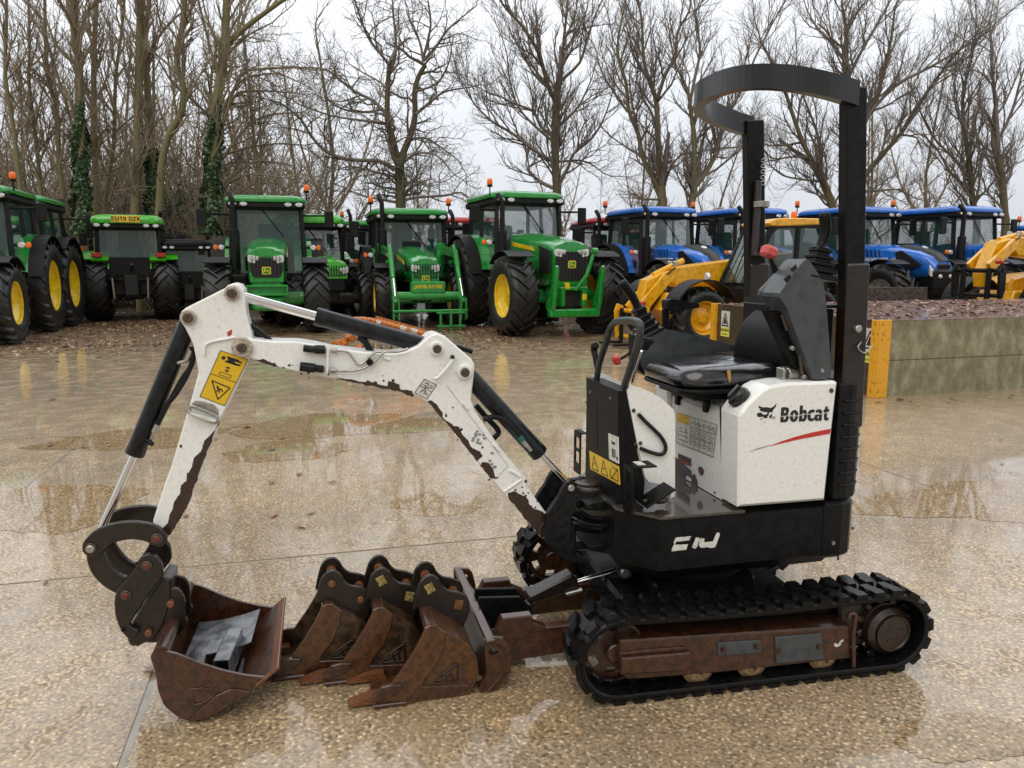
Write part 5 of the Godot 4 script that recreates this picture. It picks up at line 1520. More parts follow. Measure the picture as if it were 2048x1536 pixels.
func build_buckets():
	M.rustocher = mat(0.115, 0.058, 0.024, 0.36, 0.0, M.gravelrust, 2.4, 0.4)
	M.ochre = mat(0.40, 0.31, 0.10, 0.5, 0.3, M.grime2, 6.0)
	M.patchy = mat(0.085, 0.055, 0.034, 0.42, 0.0, noise(1024, 0.007, 8, [[0.0, Color(0.4, 0.37, 0.36)], [0.42, Color(0.55, 0.5, 0.46)], [0.55, Color(0.8, 0.7, 0.6)], [0.75, Color(1.0, 0.95, 0.85)], [1.0, Color(0.8, 0.7, 0.6)]], 61), 1.8, 0.3)
	trench_bucket("rusty digging bucket standing beside the dozer blade with square yellow pin plates", Vector3(0, 0, 0), 0.36, -0.16, false, 1.0, M.rustocher)
	trench_bucket("mud patched digging bucket standing between the other two spare buckets", Vector3(-0.165, 0, -0.19), 0.26, -0.09, false, 0.99, M.patchy)
	trench_bucket("digging bucket with round rusty pins standing farthest from the dozer blade", Vector3(-0.345, 0, -0.27), 0.22, -0.035, true, 0.985, M.patchy)
	# scrap inside the digger's bucket
	var base := Vector3(0.14,0,-2.95)
	var t := Basis(Vector3.UP, deg_to_rad(14))
	var o := thing("steel_sheet", "bent grey steel sheet lying in the rusty grading bucket", "steel sheet", base + t * Vector3(-1.245, 0.13, -0.08), deg_to_rad(14) - 0.06)
	var b := MB.new()
	var rings := []
	for i in 9:
		var s := i / 8.0
		var x := lerpf(-0.115, 0.115, s)
		var y := 0.02 * (s - 0.3) * (s - 0.3) * 2.0 + 0.02 * s
		rings.append([Vector3(x, y, -0.125), Vector3(x, y - 0.012, 0.125), Vector3(x, y - 0.016, 0.125), Vector3(x, y - 0.004, -0.125)])
	b.loft(rings, true, true, false)
	put("sheet", b, M.steel, o)
	b = MB.new()
	rings = []
	for i in 7:
		var a := lerpf(0.2, 2.4, i / 6.0)
		var c := Vector2(-0.09, -0.02)
		rings.append([Vector3(c.x - cos(a) * 0.0 + lerpf(-0.02, 0.05, i / 6.0), c.y + 0.045 * sin(a), 0.126), Vector3(c.x + lerpf(-0.02, 0.05, i / 6.0), c.y + 0.045 * sin(a) - 0.03, 0.175), Vector3(c.x + lerpf(-0.02, 0.05, i / 6.0), c.y + 0.045 * sin(a) - 0.034, 0.175), Vector3(c.x + lerpf(-0.02, 0.05, i / 6.0), c.y + 0.045 * sin(a) - 0.004, 0.126)])
	b.loft(rings, true, true, false)
	put("rolled_edge", b, M.steel, o)
	o = thing("steel_channel", "grey steel box section offcut lying in the rusty grading bucket", "steel offcut", base + t * Vector3(-1.215, 0.145, 0.10), deg_to_rad(14) - 0.09)
	b = MB.new()
	b.prism(rrect(-0.028, -0.055, 0.028, 0.03, 0.006, 2), -0.135, 0.1, 0.0, [rrect(-0.024, -0.051, 0.024, 0.026, 0.004, 2)])
	put("box_section", b, M.steel, o)
	b = MB.new()
	b.box(Vector3(0.055, -0.075, -0.0), Vector3(0.05, 0.008, 0.2), 0.002)
	put("flange", b, M.steel, o)
	orange_implement()
	dock_bucket()

func orange_implement():
	# lies on the concrete beyond the boom
	M.orange = mat(0.62, 0.17, 0.006, 0.4, 0.0, M.grime2, 2.5, 0.3)
	M.bone = mat(0.7, 0.66, 0.58, 0.5, 0.0, M.grime2, 3.0)
	var D := 10.8
	var o := thing("soil_ripper", "orange and white striped ground implement with dark tines lying beyond the boom", "farm implement", Vector3.ZERO)
	var p := [Vector3(-2.273,0.737,-10.8),Vector3(-1.993,0.737,-10.8),Vector3(-1.574,0.631,-10.8),Vector3(-1.224,0.54,-10.8),Vector3(-0.944,0.483,-10.8)]
	var b := MB.new()
	b.tube(curve([p[0] + Vector3(-0.02, -0.08, 0), p[0], p[1], p[2], p[3]], 4), 0.035, 10)
	put("frame_tube", b, M.orange, o)
	for q in [[0.12, 0.2], [0.55, 0.66], [0.74, 0.86]]:
		b = MB.new()
		b.cyl(p[1].lerp(p[3], q[0]), p[1].lerp(p[3], q[1]), 0.038, -1, 12)
		put("white_band", b, M.bone, o)
	b = MB.new()
	b.cyl(p[3], p[4], 0.034, -1, 12)
	put("end_tube", b, M.bone, o)
	var g := [Vector3(-1.978,0.766,-11.2),Vector3(-1.196,0.547,-11.2),Vector3(-1.214,0.342,-11.2),Vector3(-2.013,0.547,-11.2)]
	b = MB.new()
	tilt_quad(b, g[0], g[1], g[2], g[3], 0.05)
	put("guard_plate", b, M.orange, o)
	# gearbox end
	var c := [Vector3(-2.324,0.44,-10.6),Vector3(-2.238,0.53,-10.6),Vector3(-2.139,0.392,-10.6),Vector3(-2.036,0.35,-10.6),Vector3(-1.934,0.308,-10.6),Vector3(-2.415,0.405,-10.6)]
	rng.seed = 3
	b = MB.new()
	for k in 9:
		var q: Vector3 = c[k % 6] + Vector3(rng.randf_range(-0.03, 0.03), rng.randf_range(-0.05, 0.02), rng.randf_range(-0.1, 0.1))
		b.obox(q, Vector3(0.11, 0.10, 0.12) * rng.randf_range(0.6, 1.1), Basis(Vector3(rng.randf(), 1, rng.randf()).normalized(), rng.randf() * 3.0), 0.02)
	b.cyl(c[5] + Vector3(0, 0, -0.1), c[5] + Vector3(0, 0, 0.1), 0.075, -1, 14, 0.01)
	put("gearbox", b, M.orange, o)
	b = MB.new()
	var low := Vector3(-2.556,0,-12.045)
	for q in [[Vector3(-2.635,0,-12.045), c[0]], [Vector3(-1.294,0,-12.045), Vector3(-1.204,0.405,-10.6)]]: b.cyl(q[0], q[1], 0.03, -1, 10)
	b.bar(Vector3(-2.315,0.315,-10.6), Vector3(-1.067,0.315,-10.6), 0.08, 0.06)
	put("ground_frame", b, M.orange, o)
	for q in [Vector3(-2.046,0.306,-10.5),Vector3(-1.909,0.306,-10.5),Vector3(-1.792,0.306,-10.5),Vector3(-1.655,0.306,-10.5)]:
		b = MB.new()
		b.lathe([Vector2(0.035, -0.12), Vector2(0.03, 0.02), Vector2(0.0, 0.13)], q, Vector3.UP, 8)
		put("tine", b, M.rustdark, o)

func dock_bucket():
	var a := [Vector3(7.065,0.737,-15.5),Vector3(8.369,0.737,-15.5)]
	var o := thing("loader_bucket", "dark steel loader bucket standing behind the dock below a blue tractor", "bucket", Vector3((a[0].x + a[1].x) * 0.5, 0, -15.5), 0.0)
	var w: float = a[1].x - a[0].x
	var b := MB.new()
	b.prism(pv([-w * 0.5, 0.1, w * 0.5, 0.1, w * 0.5 - 0.06, 1.05, -w * 0.5 + 0.06, 1.05]), -0.02, 0.02, 0.008)
	put("back_plate", b, M.browngrey, o)
	for s in [1.0, -1.0]:
		b = MB.new()
		b.T = Transform3D(Basis(Vector3.UP, PI / 2), Vector3(s * (w * 0.5 - 0.05), 0, 0))
		b.prism(pv([0.02, 0.1, 0.02, 1.0, 0.5, 0.5, 0.6, 0.1]), -0.01, 0.01, 0.003)
		put("side_plate", b, M.browngrey, o)
	b = MB.new()
	b.box(Vector3(0, 0.08, -0.3), Vector3(w, 0.03, 0.6), 0.006)
	put("floor_plate", b, M.browngrey, o)

# ---------------------------------------------------------------- loading dock
func build_dock():
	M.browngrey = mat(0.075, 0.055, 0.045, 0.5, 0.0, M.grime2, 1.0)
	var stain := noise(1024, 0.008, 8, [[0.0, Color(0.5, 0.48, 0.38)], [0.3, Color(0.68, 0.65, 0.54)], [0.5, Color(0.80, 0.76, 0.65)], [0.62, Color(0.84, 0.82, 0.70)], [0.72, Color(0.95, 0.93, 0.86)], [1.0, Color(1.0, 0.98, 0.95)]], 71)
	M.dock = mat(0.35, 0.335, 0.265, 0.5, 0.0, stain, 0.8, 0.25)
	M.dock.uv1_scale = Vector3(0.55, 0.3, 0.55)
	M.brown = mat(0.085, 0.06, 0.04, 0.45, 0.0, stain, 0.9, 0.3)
	M.litter = mat(0.30, 0.215, 0.165, 0.5, 0.0, noise(1024, 0.05, 5, [[0.0, Color(0.3, 0.22, 0.2)], [0.45, Color(0.7, 0.55, 0.48)], [0.6, Color(1.0, 0.9, 0.85)], [1.0, Color(0.8, 0.7, 0.66)]], 73), 0.7, 0.5)
	M.dyellow = mat(0.72, 0.36, 0.012, 0.45, 0.0, noise(512, 0.02, 5, [[0.0, Color(0.3, 0.2, 0.12)], [0.15, Color(0.75, 0.62, 0.45)], [0.24, Color(0.97, 0.95, 0.9)], [1.0, Color(1, 1, 1)]], 79), 1.3, 0.2)
	var A := Vector3(4.179,0,-8.699)
	var B := Vector3(3.305,0,-12.435)
	var C := A + (Vector3(6.302,0,-9.342) - A) * 4.0
	var h := 0.88
	var D := B + (C - A)
	var o := thing("loading_dock", "mossy concrete loading dock with yellow corner posts and a leaf strewn top", "loading dock", A)
	var e0 := (C - A).normalized(); var e1 := (B - A).normalized()
	var L := (C - A).length(); var K := (B - A).length()
	var nf := e0.cross(Vector3.UP).normalized()
	if nf.z < 0: nf = -nf
	var b := MB.new()
	# two lifts of concrete with a set-back joint between
	for q in [[0.0, h * 0.47, 0.0], [h * 0.485, h, -0.006]]:
		b.quad(Vector3(0, q[0], 0) + nf * q[2], e0 * L + Vector3(0, q[0], 0) + nf * q[2], e0 * L + Vector3(0, q[1], 0) + nf * q[2], Vector3(0, q[1], 0) + nf * q[2])
	b.quad(Vector3(0, h * 0.47, 0) - nf * 0.02, e0 * L + Vector3(0, h * 0.47, 0) - nf * 0.02, e0 * L + Vector3(0, h * 0.485, 0) - nf * 0.02, Vector3(0, h * 0.485, 0) - nf * 0.02)
	b.quad(Vector3(0, h * 0.47, 0), e0 * L + Vector3(0, h * 0.47, 0), e0 * L + Vector3(0, h * 0.47, 0) - nf * 0.02, Vector3(0, h * 0.47, 0) - nf * 0.02)
	put("front_wall", b, M.dock, o)
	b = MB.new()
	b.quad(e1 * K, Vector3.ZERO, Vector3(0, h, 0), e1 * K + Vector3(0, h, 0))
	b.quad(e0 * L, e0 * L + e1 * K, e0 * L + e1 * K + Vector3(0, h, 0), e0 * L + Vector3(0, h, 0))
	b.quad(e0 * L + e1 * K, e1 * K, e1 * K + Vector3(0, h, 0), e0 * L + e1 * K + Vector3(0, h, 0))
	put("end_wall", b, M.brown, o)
	b = MB.new()
	b.quad(Vector3(0, h, 0), e0 * L + Vector3(0, h, 0), e0 * L + e1 * K + Vector3(0, h, 0), e1 * K + Vector3(0, h, 0))
	put("top_surface", b, M.litter, o)
	# steel corner posts
	for k in 2:
		var p := Vector3.ZERO if k == 0 else e1 * K
		b = MB.new()
		var bs := Basis(e0, Vector3.UP, e0.cross(Vector3.UP))
		b.T = Transform3D(bs, p)
		var wd := 0.17 if k == 0 else 0.1
		b.box(Vector3(wd * 0.5 - 0.045, (h + 0.01) * 0.5, 0.012), Vector3(wd, h + 0.012, 0.03), 0.005)
		put("corner_post", b, M.dyellow, o)
		b = MB.new()
		b.T = Transform3D(bs, p)
		b.box(Vector3(-0.055, (h + 0.01) * 0.5, -0.03), Vector3(0.02, h + 0.01, 0.1), 0.004)
		put("corner_flange", b, M.dyellow, o)
	# hazard signs on the end wall
	for k in 2:
		var u := 0.16 if k == 0 else K - 0.30
		var n := -e1.cross(Vector3.UP)
		if n.x > 0: n = -n
		var bs := Basis(-e1, Vector3.UP, (-e1).cross(Vector3.UP))
		if bs.z.dot(n) < 0: bs = Basis(e1, Vector3.UP, e1.cross(Vector3.UP))
		var g := part("danger_sign", o)
		g.transform = Transform3D(bs, e1 * u + n * 0.006 + Vector3(0, h * 0.66, 0))
		var q := MB.new()
		q.box(Vector3(0, 0.07, 0), Vector3(0.26, 0.26, 0.006), 0.0)
		put("sign_panel", q, M.decalwhite, g)
		q = MB.new()
		q.box(Vector3(0, -0.13, 0), Vector3(0.26, 0.14, 0.006), 0.0)
		put("sign_strip", q, M.signyellow, g)
		q = MB.new()
		for e in [[Vector2(-0.1, -0.03), Vector2(0.1, -0.03)], [Vector2(0.1, -0.03), Vector2(0, 0.17)], [Vector2(0, 0.17), Vector2(-0.1, -0.03)]]:
			q.bar(Vector3(e[0].x, e[0].y, 0.005), Vector3(e[1].x, e[1].y, 0.005), 0.003, 0.018, 0.0)
		q.prism(pv([-0.055, 0.0, 0.05, 0.0, 0.03, 0.06, 0.01, 0.06, 0.02, 0.11, -0.01, 0.1, -0.03, 0.05]), 0.003, 0.006)
		put("pictogram", q, M.ink, g)
		text("sign_lettering", "DANGER", 0.045, M.ink, g, Vector3(0, -0.10, 0.004), Basis(), 1.0, 700, 0.002, true)
		text("sign_lettering", "Mind edge", 0.026, M.ink, g, Vector3(0, -0.165, 0.004), Basis(), 1.0, 500, 0.002, true)

# ---------------------------------------------------------------- fallen leaves
func build_leaves():
	var leaf := MB.new()
	leaf.tri(Vector3(-0.03, 0.002, 0), Vector3(0, 0.006, 0.018), Vector3(0.034, 0.003, 0.002))
	leaf.tri(Vector3(-0.03, 0.002, 0), Vector3(0.034, 0.003, 0.002), Vector3(0.004, 0.012, -0.018))
	var lm := leaf.done()
	var m := mat(1, 1, 1, 0.45)
	m.vertex_color_use_as_albedo = true
	lm.surface_set_material(0, m)
	rng.seed = 44
	var xs := []
	var spots := [[Vector3(-8.788,0,-18.923), 1.5, 0.9, 1800], [Vector3(-8.533,0,-14.456), 1.5, 0.6, 1100], [Vector3(-10.609,0,-22.573), 3.0, 1.2, 1200], [Vector3(-0.798,0,-17.771), 0.9, 0.9, 1100], [Vector3(-0.604,0,-14.456), 0.9, 0.7, 260], [Vector3(-2.269,0,-20.06), 2.0, 1.2, 900], [Vector3(1.034,0,-18.474), 2.2, 1.0, 300], [Vector3(-5.804,0,-19.235), 2.0, 1.0, 300], [Vector3(4.373,0,-8.535), 1.2, 0.06, 14]]
	for s in spots:
		for i in s[3]:
			var p: Vector3 = s[0] + Vector3(rng.randfn() * s[1], 0.003, rng.randfn() * s[2] * 1.6)
			xs.append(p)
	for i in 130: xs.append(slab_point(rng.randf_range(-6, 9), rng.randf_range(0.5, 10.0)) + Vector3(0, 0.003, 0))
	var dockp := Vector3(4.179,0,-8.699)
	var d0 := (Vector3(6.302,0,-9.342) - Vector3(4.179,0,-8.699)).normalized()
	var d1 := (Vector3(3.305,0,-12.435) - Vector3(4.179,0,-8.699))
	for i in 1700: xs.append(dockp + d0 * rng.randf_range(0.05, 5.0) + d1 * rng.randf_range(0.03, 0.97) + Vector3(0, 0.884, 0))
	var mm := MultiMesh.new()
	mm.transform_format = MultiMesh.TRANSFORM_3D
	mm.use_colors = true
	mm.mesh = lm
	mm.instance_count = xs.size()
	var tones := [Color(0.13, 0.055, 0.035), Color(0.19, 0.085, 0.045), Color(0.08, 0.04, 0.03), Color(0.30, 0.19, 0.11), Color(0.42, 0.3, 0.21), Color(0.15, 0.07, 0.06)]
	for i in xs.size():
		mm.set_instance_transform(i, Transform3D(Basis(Vector3.UP, rng.randf() * TAU) * Basis(Vector3(1, 0, 0), rng.randf_range(-0.3, 0.3)) * Basis.from_scale(Vector3.ONE * rng.randf_range(0.7, 1.8)), xs[i]))
		mm.set_instance_color(i, tones[rng.randi() % 6])
	var o := MultiMeshInstance3D.new()
	o.name = "fallen_leaves"
	o.multimesh = mm
	add_child(o)
	tag(o, "scattered brown fallen leaves on the concrete and the dock", "leaves")
	o.set_meta("kind", "stuff")


# ---------------------------------------------------------------- tractors
# own frame: x forward, y up, z to the right; the origin lies on the ground under the rear axle
var cache := {}

func tyre_mesh(R: float, W: float, rim: float, n: int) -> ArrayMesh:
	var key := "t%.2f_%.2f_%d" % [R, W, n]
	if cache.has(key): return cache[key]
	var b := MB.new()
	var Rc := R - 0.06
	var h := W * 0.5
	var pr := [Vector2(rim - 0.01, -h * 0.80), Vector2(rim + 0.035, -h * 0.94), Vector2(lerpf(rim, Rc, 0.45), -h * 1.05), Vector2(lerpf(rim, Rc, 0.8), -h * 1.0), Vector2(Rc - 0.02, -h * 0.84), Vector2(Rc, -h * 0.55), Vector2(Rc + 0.008, 0)]
	var full := pr.duplicate()
	for i in range(pr.size() - 2, -1, -1): full.append(Vector2(pr[i].x, -pr[i].y))
	full.reverse()
	b.lathe(full, Vector3.ZERO, Vector3(0, 0, -1), 40, true)
	for s in [1.0, -1.0]:
		for i in n:
			var a0: float = TAU * (i + (0.25 if s > 0 else -0.25)) / n
			var rings := []
			for k in 5:
				var t := k / 4.0
				var z: float = s * lerpf(-0.03, h * 1.0, t)
				var a := a0 + (0.05 + t * 0.62 * W / R) * 0.95
				var wd := lerpf(0.024, 0.036, t)
				var ro := R - (0.045 * pow(maxf(0.0, t - 0.55) / 0.45, 2.0) * 0.9)
				var ri := Rc - 0.012 - (0.05 * pow(maxf(0.0, t - 0.6) / 0.4, 2.0))
				var da := wd / R
				var q := []
				for e in [[a - da * 1.25, ri], [a + da * 1.25, ri], [a + da * 0.85, ro], [a - da * 0.85, ro]]: q.append(Vector3(cos(e[0]) * e[1], sin(e[0]) * e[1], z))
				if s > 0: q.reverse()
				rings.append(q)
			b.loft(rings, true, true, false)
	cache[key] = b.done()
	return cache[key]

func rim_mesh(r: float, W: float, dish: float) -> ArrayMesh:
	var key := "r%.2f_%.2f_%.2f" % [r, W, dish]
	if cache.has(key): return cache[key]
	var b := MB.new()
	var h := W * 0.4
	# the outer side is +z
	b.lathe([Vector2(r + 0.018, h), Vector2(r + 0.002, h + 0.012), Vector2(r - 0.014, h), Vector2(r - 0.02, h - 0.05), Vector2(r * 0.86, h - 0.10), Vector2(r * 0.8, h - dish * 0.55), Vector2(r * 0.62, h - dish), Vector2(r * 0.36, h - dish * 0.9), Vector2(r * 0.34, h - dish * 0.62), Vector2(r * 0.2, h - dish * 0.5), Vector2(0, h - dish * 0.48)], Vector3.ZERO, Vector3(0, 0, 1), 40)
	b.lathe([Vector2(r + 0.018, -h), Vector2(r - 0.014, -h), Vector2(r * 0.84, -h + 0.1), Vector2(r * 0.8, h - dish * 0.6)], Vector3.ZERO, Vector3(0, 0, 1), 40)
	for k in 10:
		var a := TAU * k / 10
		b.cyl(Vector3(cos(a) * r * 0.27, sin(a) * r * 0.27, h - dish * 0.6), Vector3(cos(a) * r * 0.27, sin(a) * r * 0.27, h - dish * 0.42), 0.014, -1, 6)
	cache[key] = b.done()
	return cache[key]

func wheel(n: String, parent: Node, at: Vector3, R: float, W: float, rim: float, lugs: int, m: Material, steer := 0.0, dish := 0.16):
	var g := part(n, parent, at)
	g.rotation.y = steer + (PI if at.z < 0 else 0.0)
	var o := put("tyre", tyre_mesh(R, W, rim, lugs), M.tyre, g)
	o.rotation.z = fmod(at.x * 3.7 + at.z, 1.0)
	put("rim", rim_mesh(rim, W, dish), m, g)

func fender_arc(b: MB, c: Vector2, r: float, a0: float, a1: float, z0: float, z1: float, th := 0.03, n := 14):
	var rings := []
	for i in n + 1:
		var a := lerpf(a0, a1, float(i) / n)
		var d := Vector2.from_angle(a)
		var p := c + d * r; var q := c + d * (r - th)
		rings.append([Vector3(p.x, p.y, z0), Vector3(p.x, p.y, z1), Vector3(q.x, q.y, z1), Vector3(q.x, q.y, z0)])
	b.loft(rings, true, true, false)

func section(x: float, hw: float, yt: float, yb: float, r: float) -> Array:
	# hood cross-section: flat sides, rounded shoulders, slightly crowned top
	var o := [Vector3(x, yb, -hw * 0.94), Vector3(x, lerpf(yb, yt, 0.4), -hw * 0.98), Vector3(x, yt - r * 1.2, -hw)]
	for k in 4:
		var a := PI - (k + 1) * PI / 2 / 4.0
		o.append(Vector3(x, yt - r * 0.35 - r * 0.85 + sin(a) * r * 0.85, -(hw - r) + cos(a) * r))
	o.append(Vector3(x, yt - 0.01, -hw * 0.4))
	o.append(Vector3(x, yt, 0))
	var m := []
	for p in o.slice(0, o.size() - 1): m.append(Vector3(p.x, p.y, -p.z))
	m.reverse()
	return o + m

func tilt_quad(b: MB, a: Vector3, c: Vector3, d: Vector3, e: Vector3, th := 0.008):
	# a thin pane through four corners
	var n := (c - a).cross(e - a).normalized() * th * 0.5
	var f := [a + n, c + n, d + n, e + n]; var k := [a - n, c - n, d - n, e - n]
	b.quad(f[0], f[1], f[2], f[3]); b.quad(k[3], k[2], k[1], k[0])
	for i in 4:
		var j := (i + 1) % 4
		b.quad(k[i], k[j], f[j], f[i])

func beacon(parent: Node, at: Vector3, stalk := 0.16):
	var g := part("beacon", parent, at)
	var b := MB.new()
	b.cyl(Vector3.ZERO, Vector3(0, stalk, 0), 0.015, -1, 8)
	b.cyl(Vector3(0, stalk, 0), Vector3(0, stalk + 0.05, 0), 0.06, -1, 16, 0.006)
	put("beacon_base", b, M.black, g)
	b = MB.new()
	b.lathe([Vector2(0.055, 0), Vector2(0.062, 0.02), Vector2(0.06, 0.10), Vector2(0.045, 0.13), Vector2(0, 0.138)], Vector3(0, stalk + 0.05, 0), Vector3.UP, 18, true)
	put("beacon_lens", b, M.amber, g)

func lens(n: String, parent: Node, at: Vector3, ry: float, rz: float, dir := Vector3(1, 0, 0), m: Material = null):
	var b := MB.new()
	b.T = Transform3D(MB.frame(dir), at)
	var pr := []
	for k in 4: pr.append(0)
	var r0 := []; var r1 := []; var r2 := []
	for k in 16:
		var a := TAU * k / 16
		r0.append(Vector3(-0.03, sin(a) * ry, cos(a) * rz)); r1.append(Vector3(0.012, sin(a) * ry * 0.98, cos(a) * rz * 0.98)); r2.append(Vector3(0.026, sin(a) * ry * 0.7, cos(a) * rz * 0.7))
	b.loft([r0, r1, r2])
	put(n, b, m if m else M.lens, parent)

func mirror(t: Node, base: Vector3, out: Vector3, h := 0.36, w := 0.17):
	var g := part("mirror", t)
	var b := MB.new()
	b.tube([base, base + (out - base) * Vector3(1, 0.6, 1) + Vector3(0, 0.05, 0), out + Vector3(0, h * 0.4, 0)], 0.022, 8)
	put("mirror_arm", b, M.plastic, g)
	b = MB.new()
	b.T = Transform3D(Basis(), out)
	b.box(Vector3.ZERO, Vector3(0.07, h, w), 0.025)
	put("mirror_head", b, M.plastic, g)

# d: sizes and colours
func make_tractor(d: Dictionary, label: String, at: Vector3, yaw: float, group := "tractors parked in a row behind the digger") -> Node3D:
	var t := thing("tractor", label, "tractor", at, yaw, group)
	var s: float = d.get("scale", 1.0)
	t.scale = Vector3.ONE * s
	var style: String = d.style
	var body: Material = d.body
	var wb: float = d.get("wb", 2.8)
	var R: float = d.get("R", 0.98); var Wd: float = d.get("W", 0.6); var rr: float = d.get("rim", 0.53)
	var Rf: float = d.get("Rf", 0.76); var Wf: float = d.get("Wf", 0.5); var rf: float = d.get("rimf", 0.39)
	var tr: float = d.get("track", 0.93); var tf: float = d.get("trackf", 0.96)
	var steer: float = d.get("steer", 0.0)
	var hf: float = d.get("hood_front", wb + 0.72)
	for z in [tr, -tr]: wheel("rear_wheel", t, Vector3(0, R, z), R, Wd, rr, 20, d.rims)
	for z in [tf, -tf]: wheel("front_wheel", t, Vector3(wb, Rf, z), Rf, Wf, rf, 18, d.rims, steer)
	var b := MB.new()
	b.box(Vector3(wb * 0.5, R * 0.92, 0), Vector3(wb + 0.5, 0.5, 0.5), 0.05)
	b.box(Vector3(0, R, 0), Vector3(0.5, 0.5, tr * 2 - Wd), 0.08)
	put("chassis", b, d.get("chassis", M.darkmetal), t)
	b = MB.new()
	b.box(Vector3(wb, Rf * 0.98, 0), Vector3(0.24, 0.26, tf * 2 - Wf - 0.05), 0.05)
	b.cyl(Vector3(wb - 0.0, Rf, -tf + Wf * 0.3), Vector3(wb, Rf, tf - Wf * 0.3), 0.13, -1, 14)
	put("front_axle", b, d.get("axle", M.darkmetal), t)
	# hood
	var ht: float = d.get("hood_top", 2.02); var hft: float = d.get("hood_front_top", 1.78)
	var hw: float = d.get("hood_half", 0.41)
	var hb: float = d.get("hood_low", 1.12)
	var cf: float = d.get("cab_front", 1.32)
	b = MB.new()
	var st := []
	var ks := [[0.0, 1.0, 0.0], [0.3, 1.0, 0.18], [0.6, 0.98, 0.5], [0.82, 0.95, 0.78], [0.94, 0.90, 0.95], [1.0, 0.82, 1.12]]
	if style == "blue": ks = [[0.0, 1.0, 0.0], [0.3, 1.02, 0.1], [0.55, 1.0, 0.3], [0.78, 0.92, 0.7], [0.92, 0.80, 1.2], [1.0, 0.66, 1.9]]
	for k in ks:
		var x := lerpf(cf - 0.05, hf, k[0])
		st.append(section(x, hw * k[1], ht - (ht - hft) * k[2], hb + (0.04 if style != "blue" else 0.1) * k[0], 0.14))
	b.loft(st)
	put("hood", b, body, t)
	# sides of the hood below, and its vents
	for z in [1.0, -1.0]:
		b = MB.new()
		if style == "blue":
			b.prism(pv([lerpf(cf, hf, 0.52), hft + 0.02, lerpf(cf, hf, 0.62), hft + 0.05, lerpf(cf, hf, 0.90), hb + 0.36, lerpf(cf, hf, 0.72), hb + 0.25, lerpf(cf, hf, 0.56), hb + 0.42]), hw * z - 0.012, hw * z + 0.012, 0.004)
		else:
			b.prism(pv([lerpf(cf, hf, 0.72), hft - 0.08, lerpf(cf, hf, 0.97), hft - 0.2, lerpf(cf, hf, 0.97), hb + 0.3, lerpf(cf, hf, 0.74), hb + 0.25]), hw * 0.965 * z - 0.014, hw * 0.965 * z + 0.014, 0.004)
		put("side_vent", b, M.grille, t)
		if style == "green":
			b = MB.new()
			b.prism(pv([cf + 0.06, ht - 0.2, lerpf(cf, hf, 0.55), ht - 0.34, lerpf(cf, hf, 0.62), ht - 0.43, cf + 0.06, ht - 0.3]), hw * z - 0.01, hw * z + 0.006, 0.003)
			put("yellow_stripe", b, M.tyellow, t)
		if style == "blue":
			b = MB.new()
			for k in 4: b.prism(pv([cf + 0.22 + k * 0.13, ht - 0.16, cf + 0.26 + k * 0.13, ht - 0.16, cf + 0.33 + k * 0.13, ht - 0.36, cf + 0.29 + k * 0.13, ht - 0.36]), hw * z - 0.01, hw * z + 0.008, 0.0)
			put("louvres", b, M.grille, t)
			b = MB.new()
			b.prism(pv([cf + 0.05, hb + 0.42, lerpf(cf, hf, 0.6), hb + 0.2, lerpf(cf, hf, 0.72), hb + 0.14, lerpf(cf, hf, 0.5), hb + 0.14, cf + 0.05, hb + 0.36]), hw * z - 0.01, hw * z + 0.007, 0.0)
			put("orange_stripe", b, M.tamber, t)
			text("side_lettering", "NEW HOLLAND", 0.085, M.white, t, Vector3(cf + (0.95 if z < 0 else 0.1), hb + 0.50, (hw + 0.012) * z), Basis(Vector3.UP, 0.0 if z > 0 else PI), 1.0, 800, 0.004)
			text("side_lettering", "T7", 0.07, M.white, t, Vector3(cf + (0.75 if z < 0 else 0.55), hb + 0.22, (hw + 0.012) * z), Basis(Vector3.UP, 0.0 if z > 0 else PI), 1.0, 800, 0.004)
			b = MB.new(); b.cyl(Vector3(cf + 1.12, hb + 0.44, hw * z), Vector3(cf + 1.12, hb + 0.44, (hw + 0.012) * z), 0.1, -1, 20); put("badge", b, M.lens, t)
	var nose := hf + 0.005
	if style == "blue":
		b = MB.new()
		var gr := []
		for k in [[0.5, 0.27, 0.035], [0.72, 0.25, 0.03], [0.9, 0.2, 0.025], [1.0, 0.14, 0.02]]:
			var x := lerpf(cf, hf, k[0]) + (0.02 if k[0] == 1.0 else 0.0)
			var drop := 0.0
			for q in [[0.5, 0.27], [0.72, 0.62], [0.9, 1.15], [1.0, 1.92]]:
				if q[0] == k[0]: drop = q[1]
			var y := ht - (ht - hft) * drop + 0.018
			gr.append([Vector3(x, y - 0.08, -k[1]), Vector3(x, y, -k[1] * 0.8), Vector3(x, y + 0.008, 0), Vector3(x, y, k[1] * 0.8), Vector3(x, y - 0.08, k[1])])
		b.loft(gr, false, false)
		b.prism(pv([hf - 0.02, hft - 0.25, hf + 0.02, hft - 0.3, hf + 0.0, hb + 0.25, hf - 0.06, hb + 0.25]), -0.2, 0.2, 0.01)
		put("grille", b, M.grille, t)
		for z in [1.0, -1.0]:
			b = MB.new()
			b.T = Transform3D(Basis(Vector3.UP, -0.45 * z), Vector3(hf - 0.08, hft - 0.34, 0.27 * z))
			b.prism(pv([-0.24, 0.26, -0.10, 0.22, 0.06, -0.08, 0.08, -0.22, -0.02, -0.2]), -0.06, 0.06, 0.015)
			put("headlight", b, M.lens, t)
		b = MB.new(); b.lathe([Vector2(0.075, 0), Vector2(0.07, 0.016), Vector2(0, 0.02)], Vector3(lerpf(cf, hf, 0.74), ht - (ht - hft) * 0.62 + 0.03, 0), Vector3(0.5, 1, 0), 20); put("badge", b, M.lens, t)
		b = MB.new()
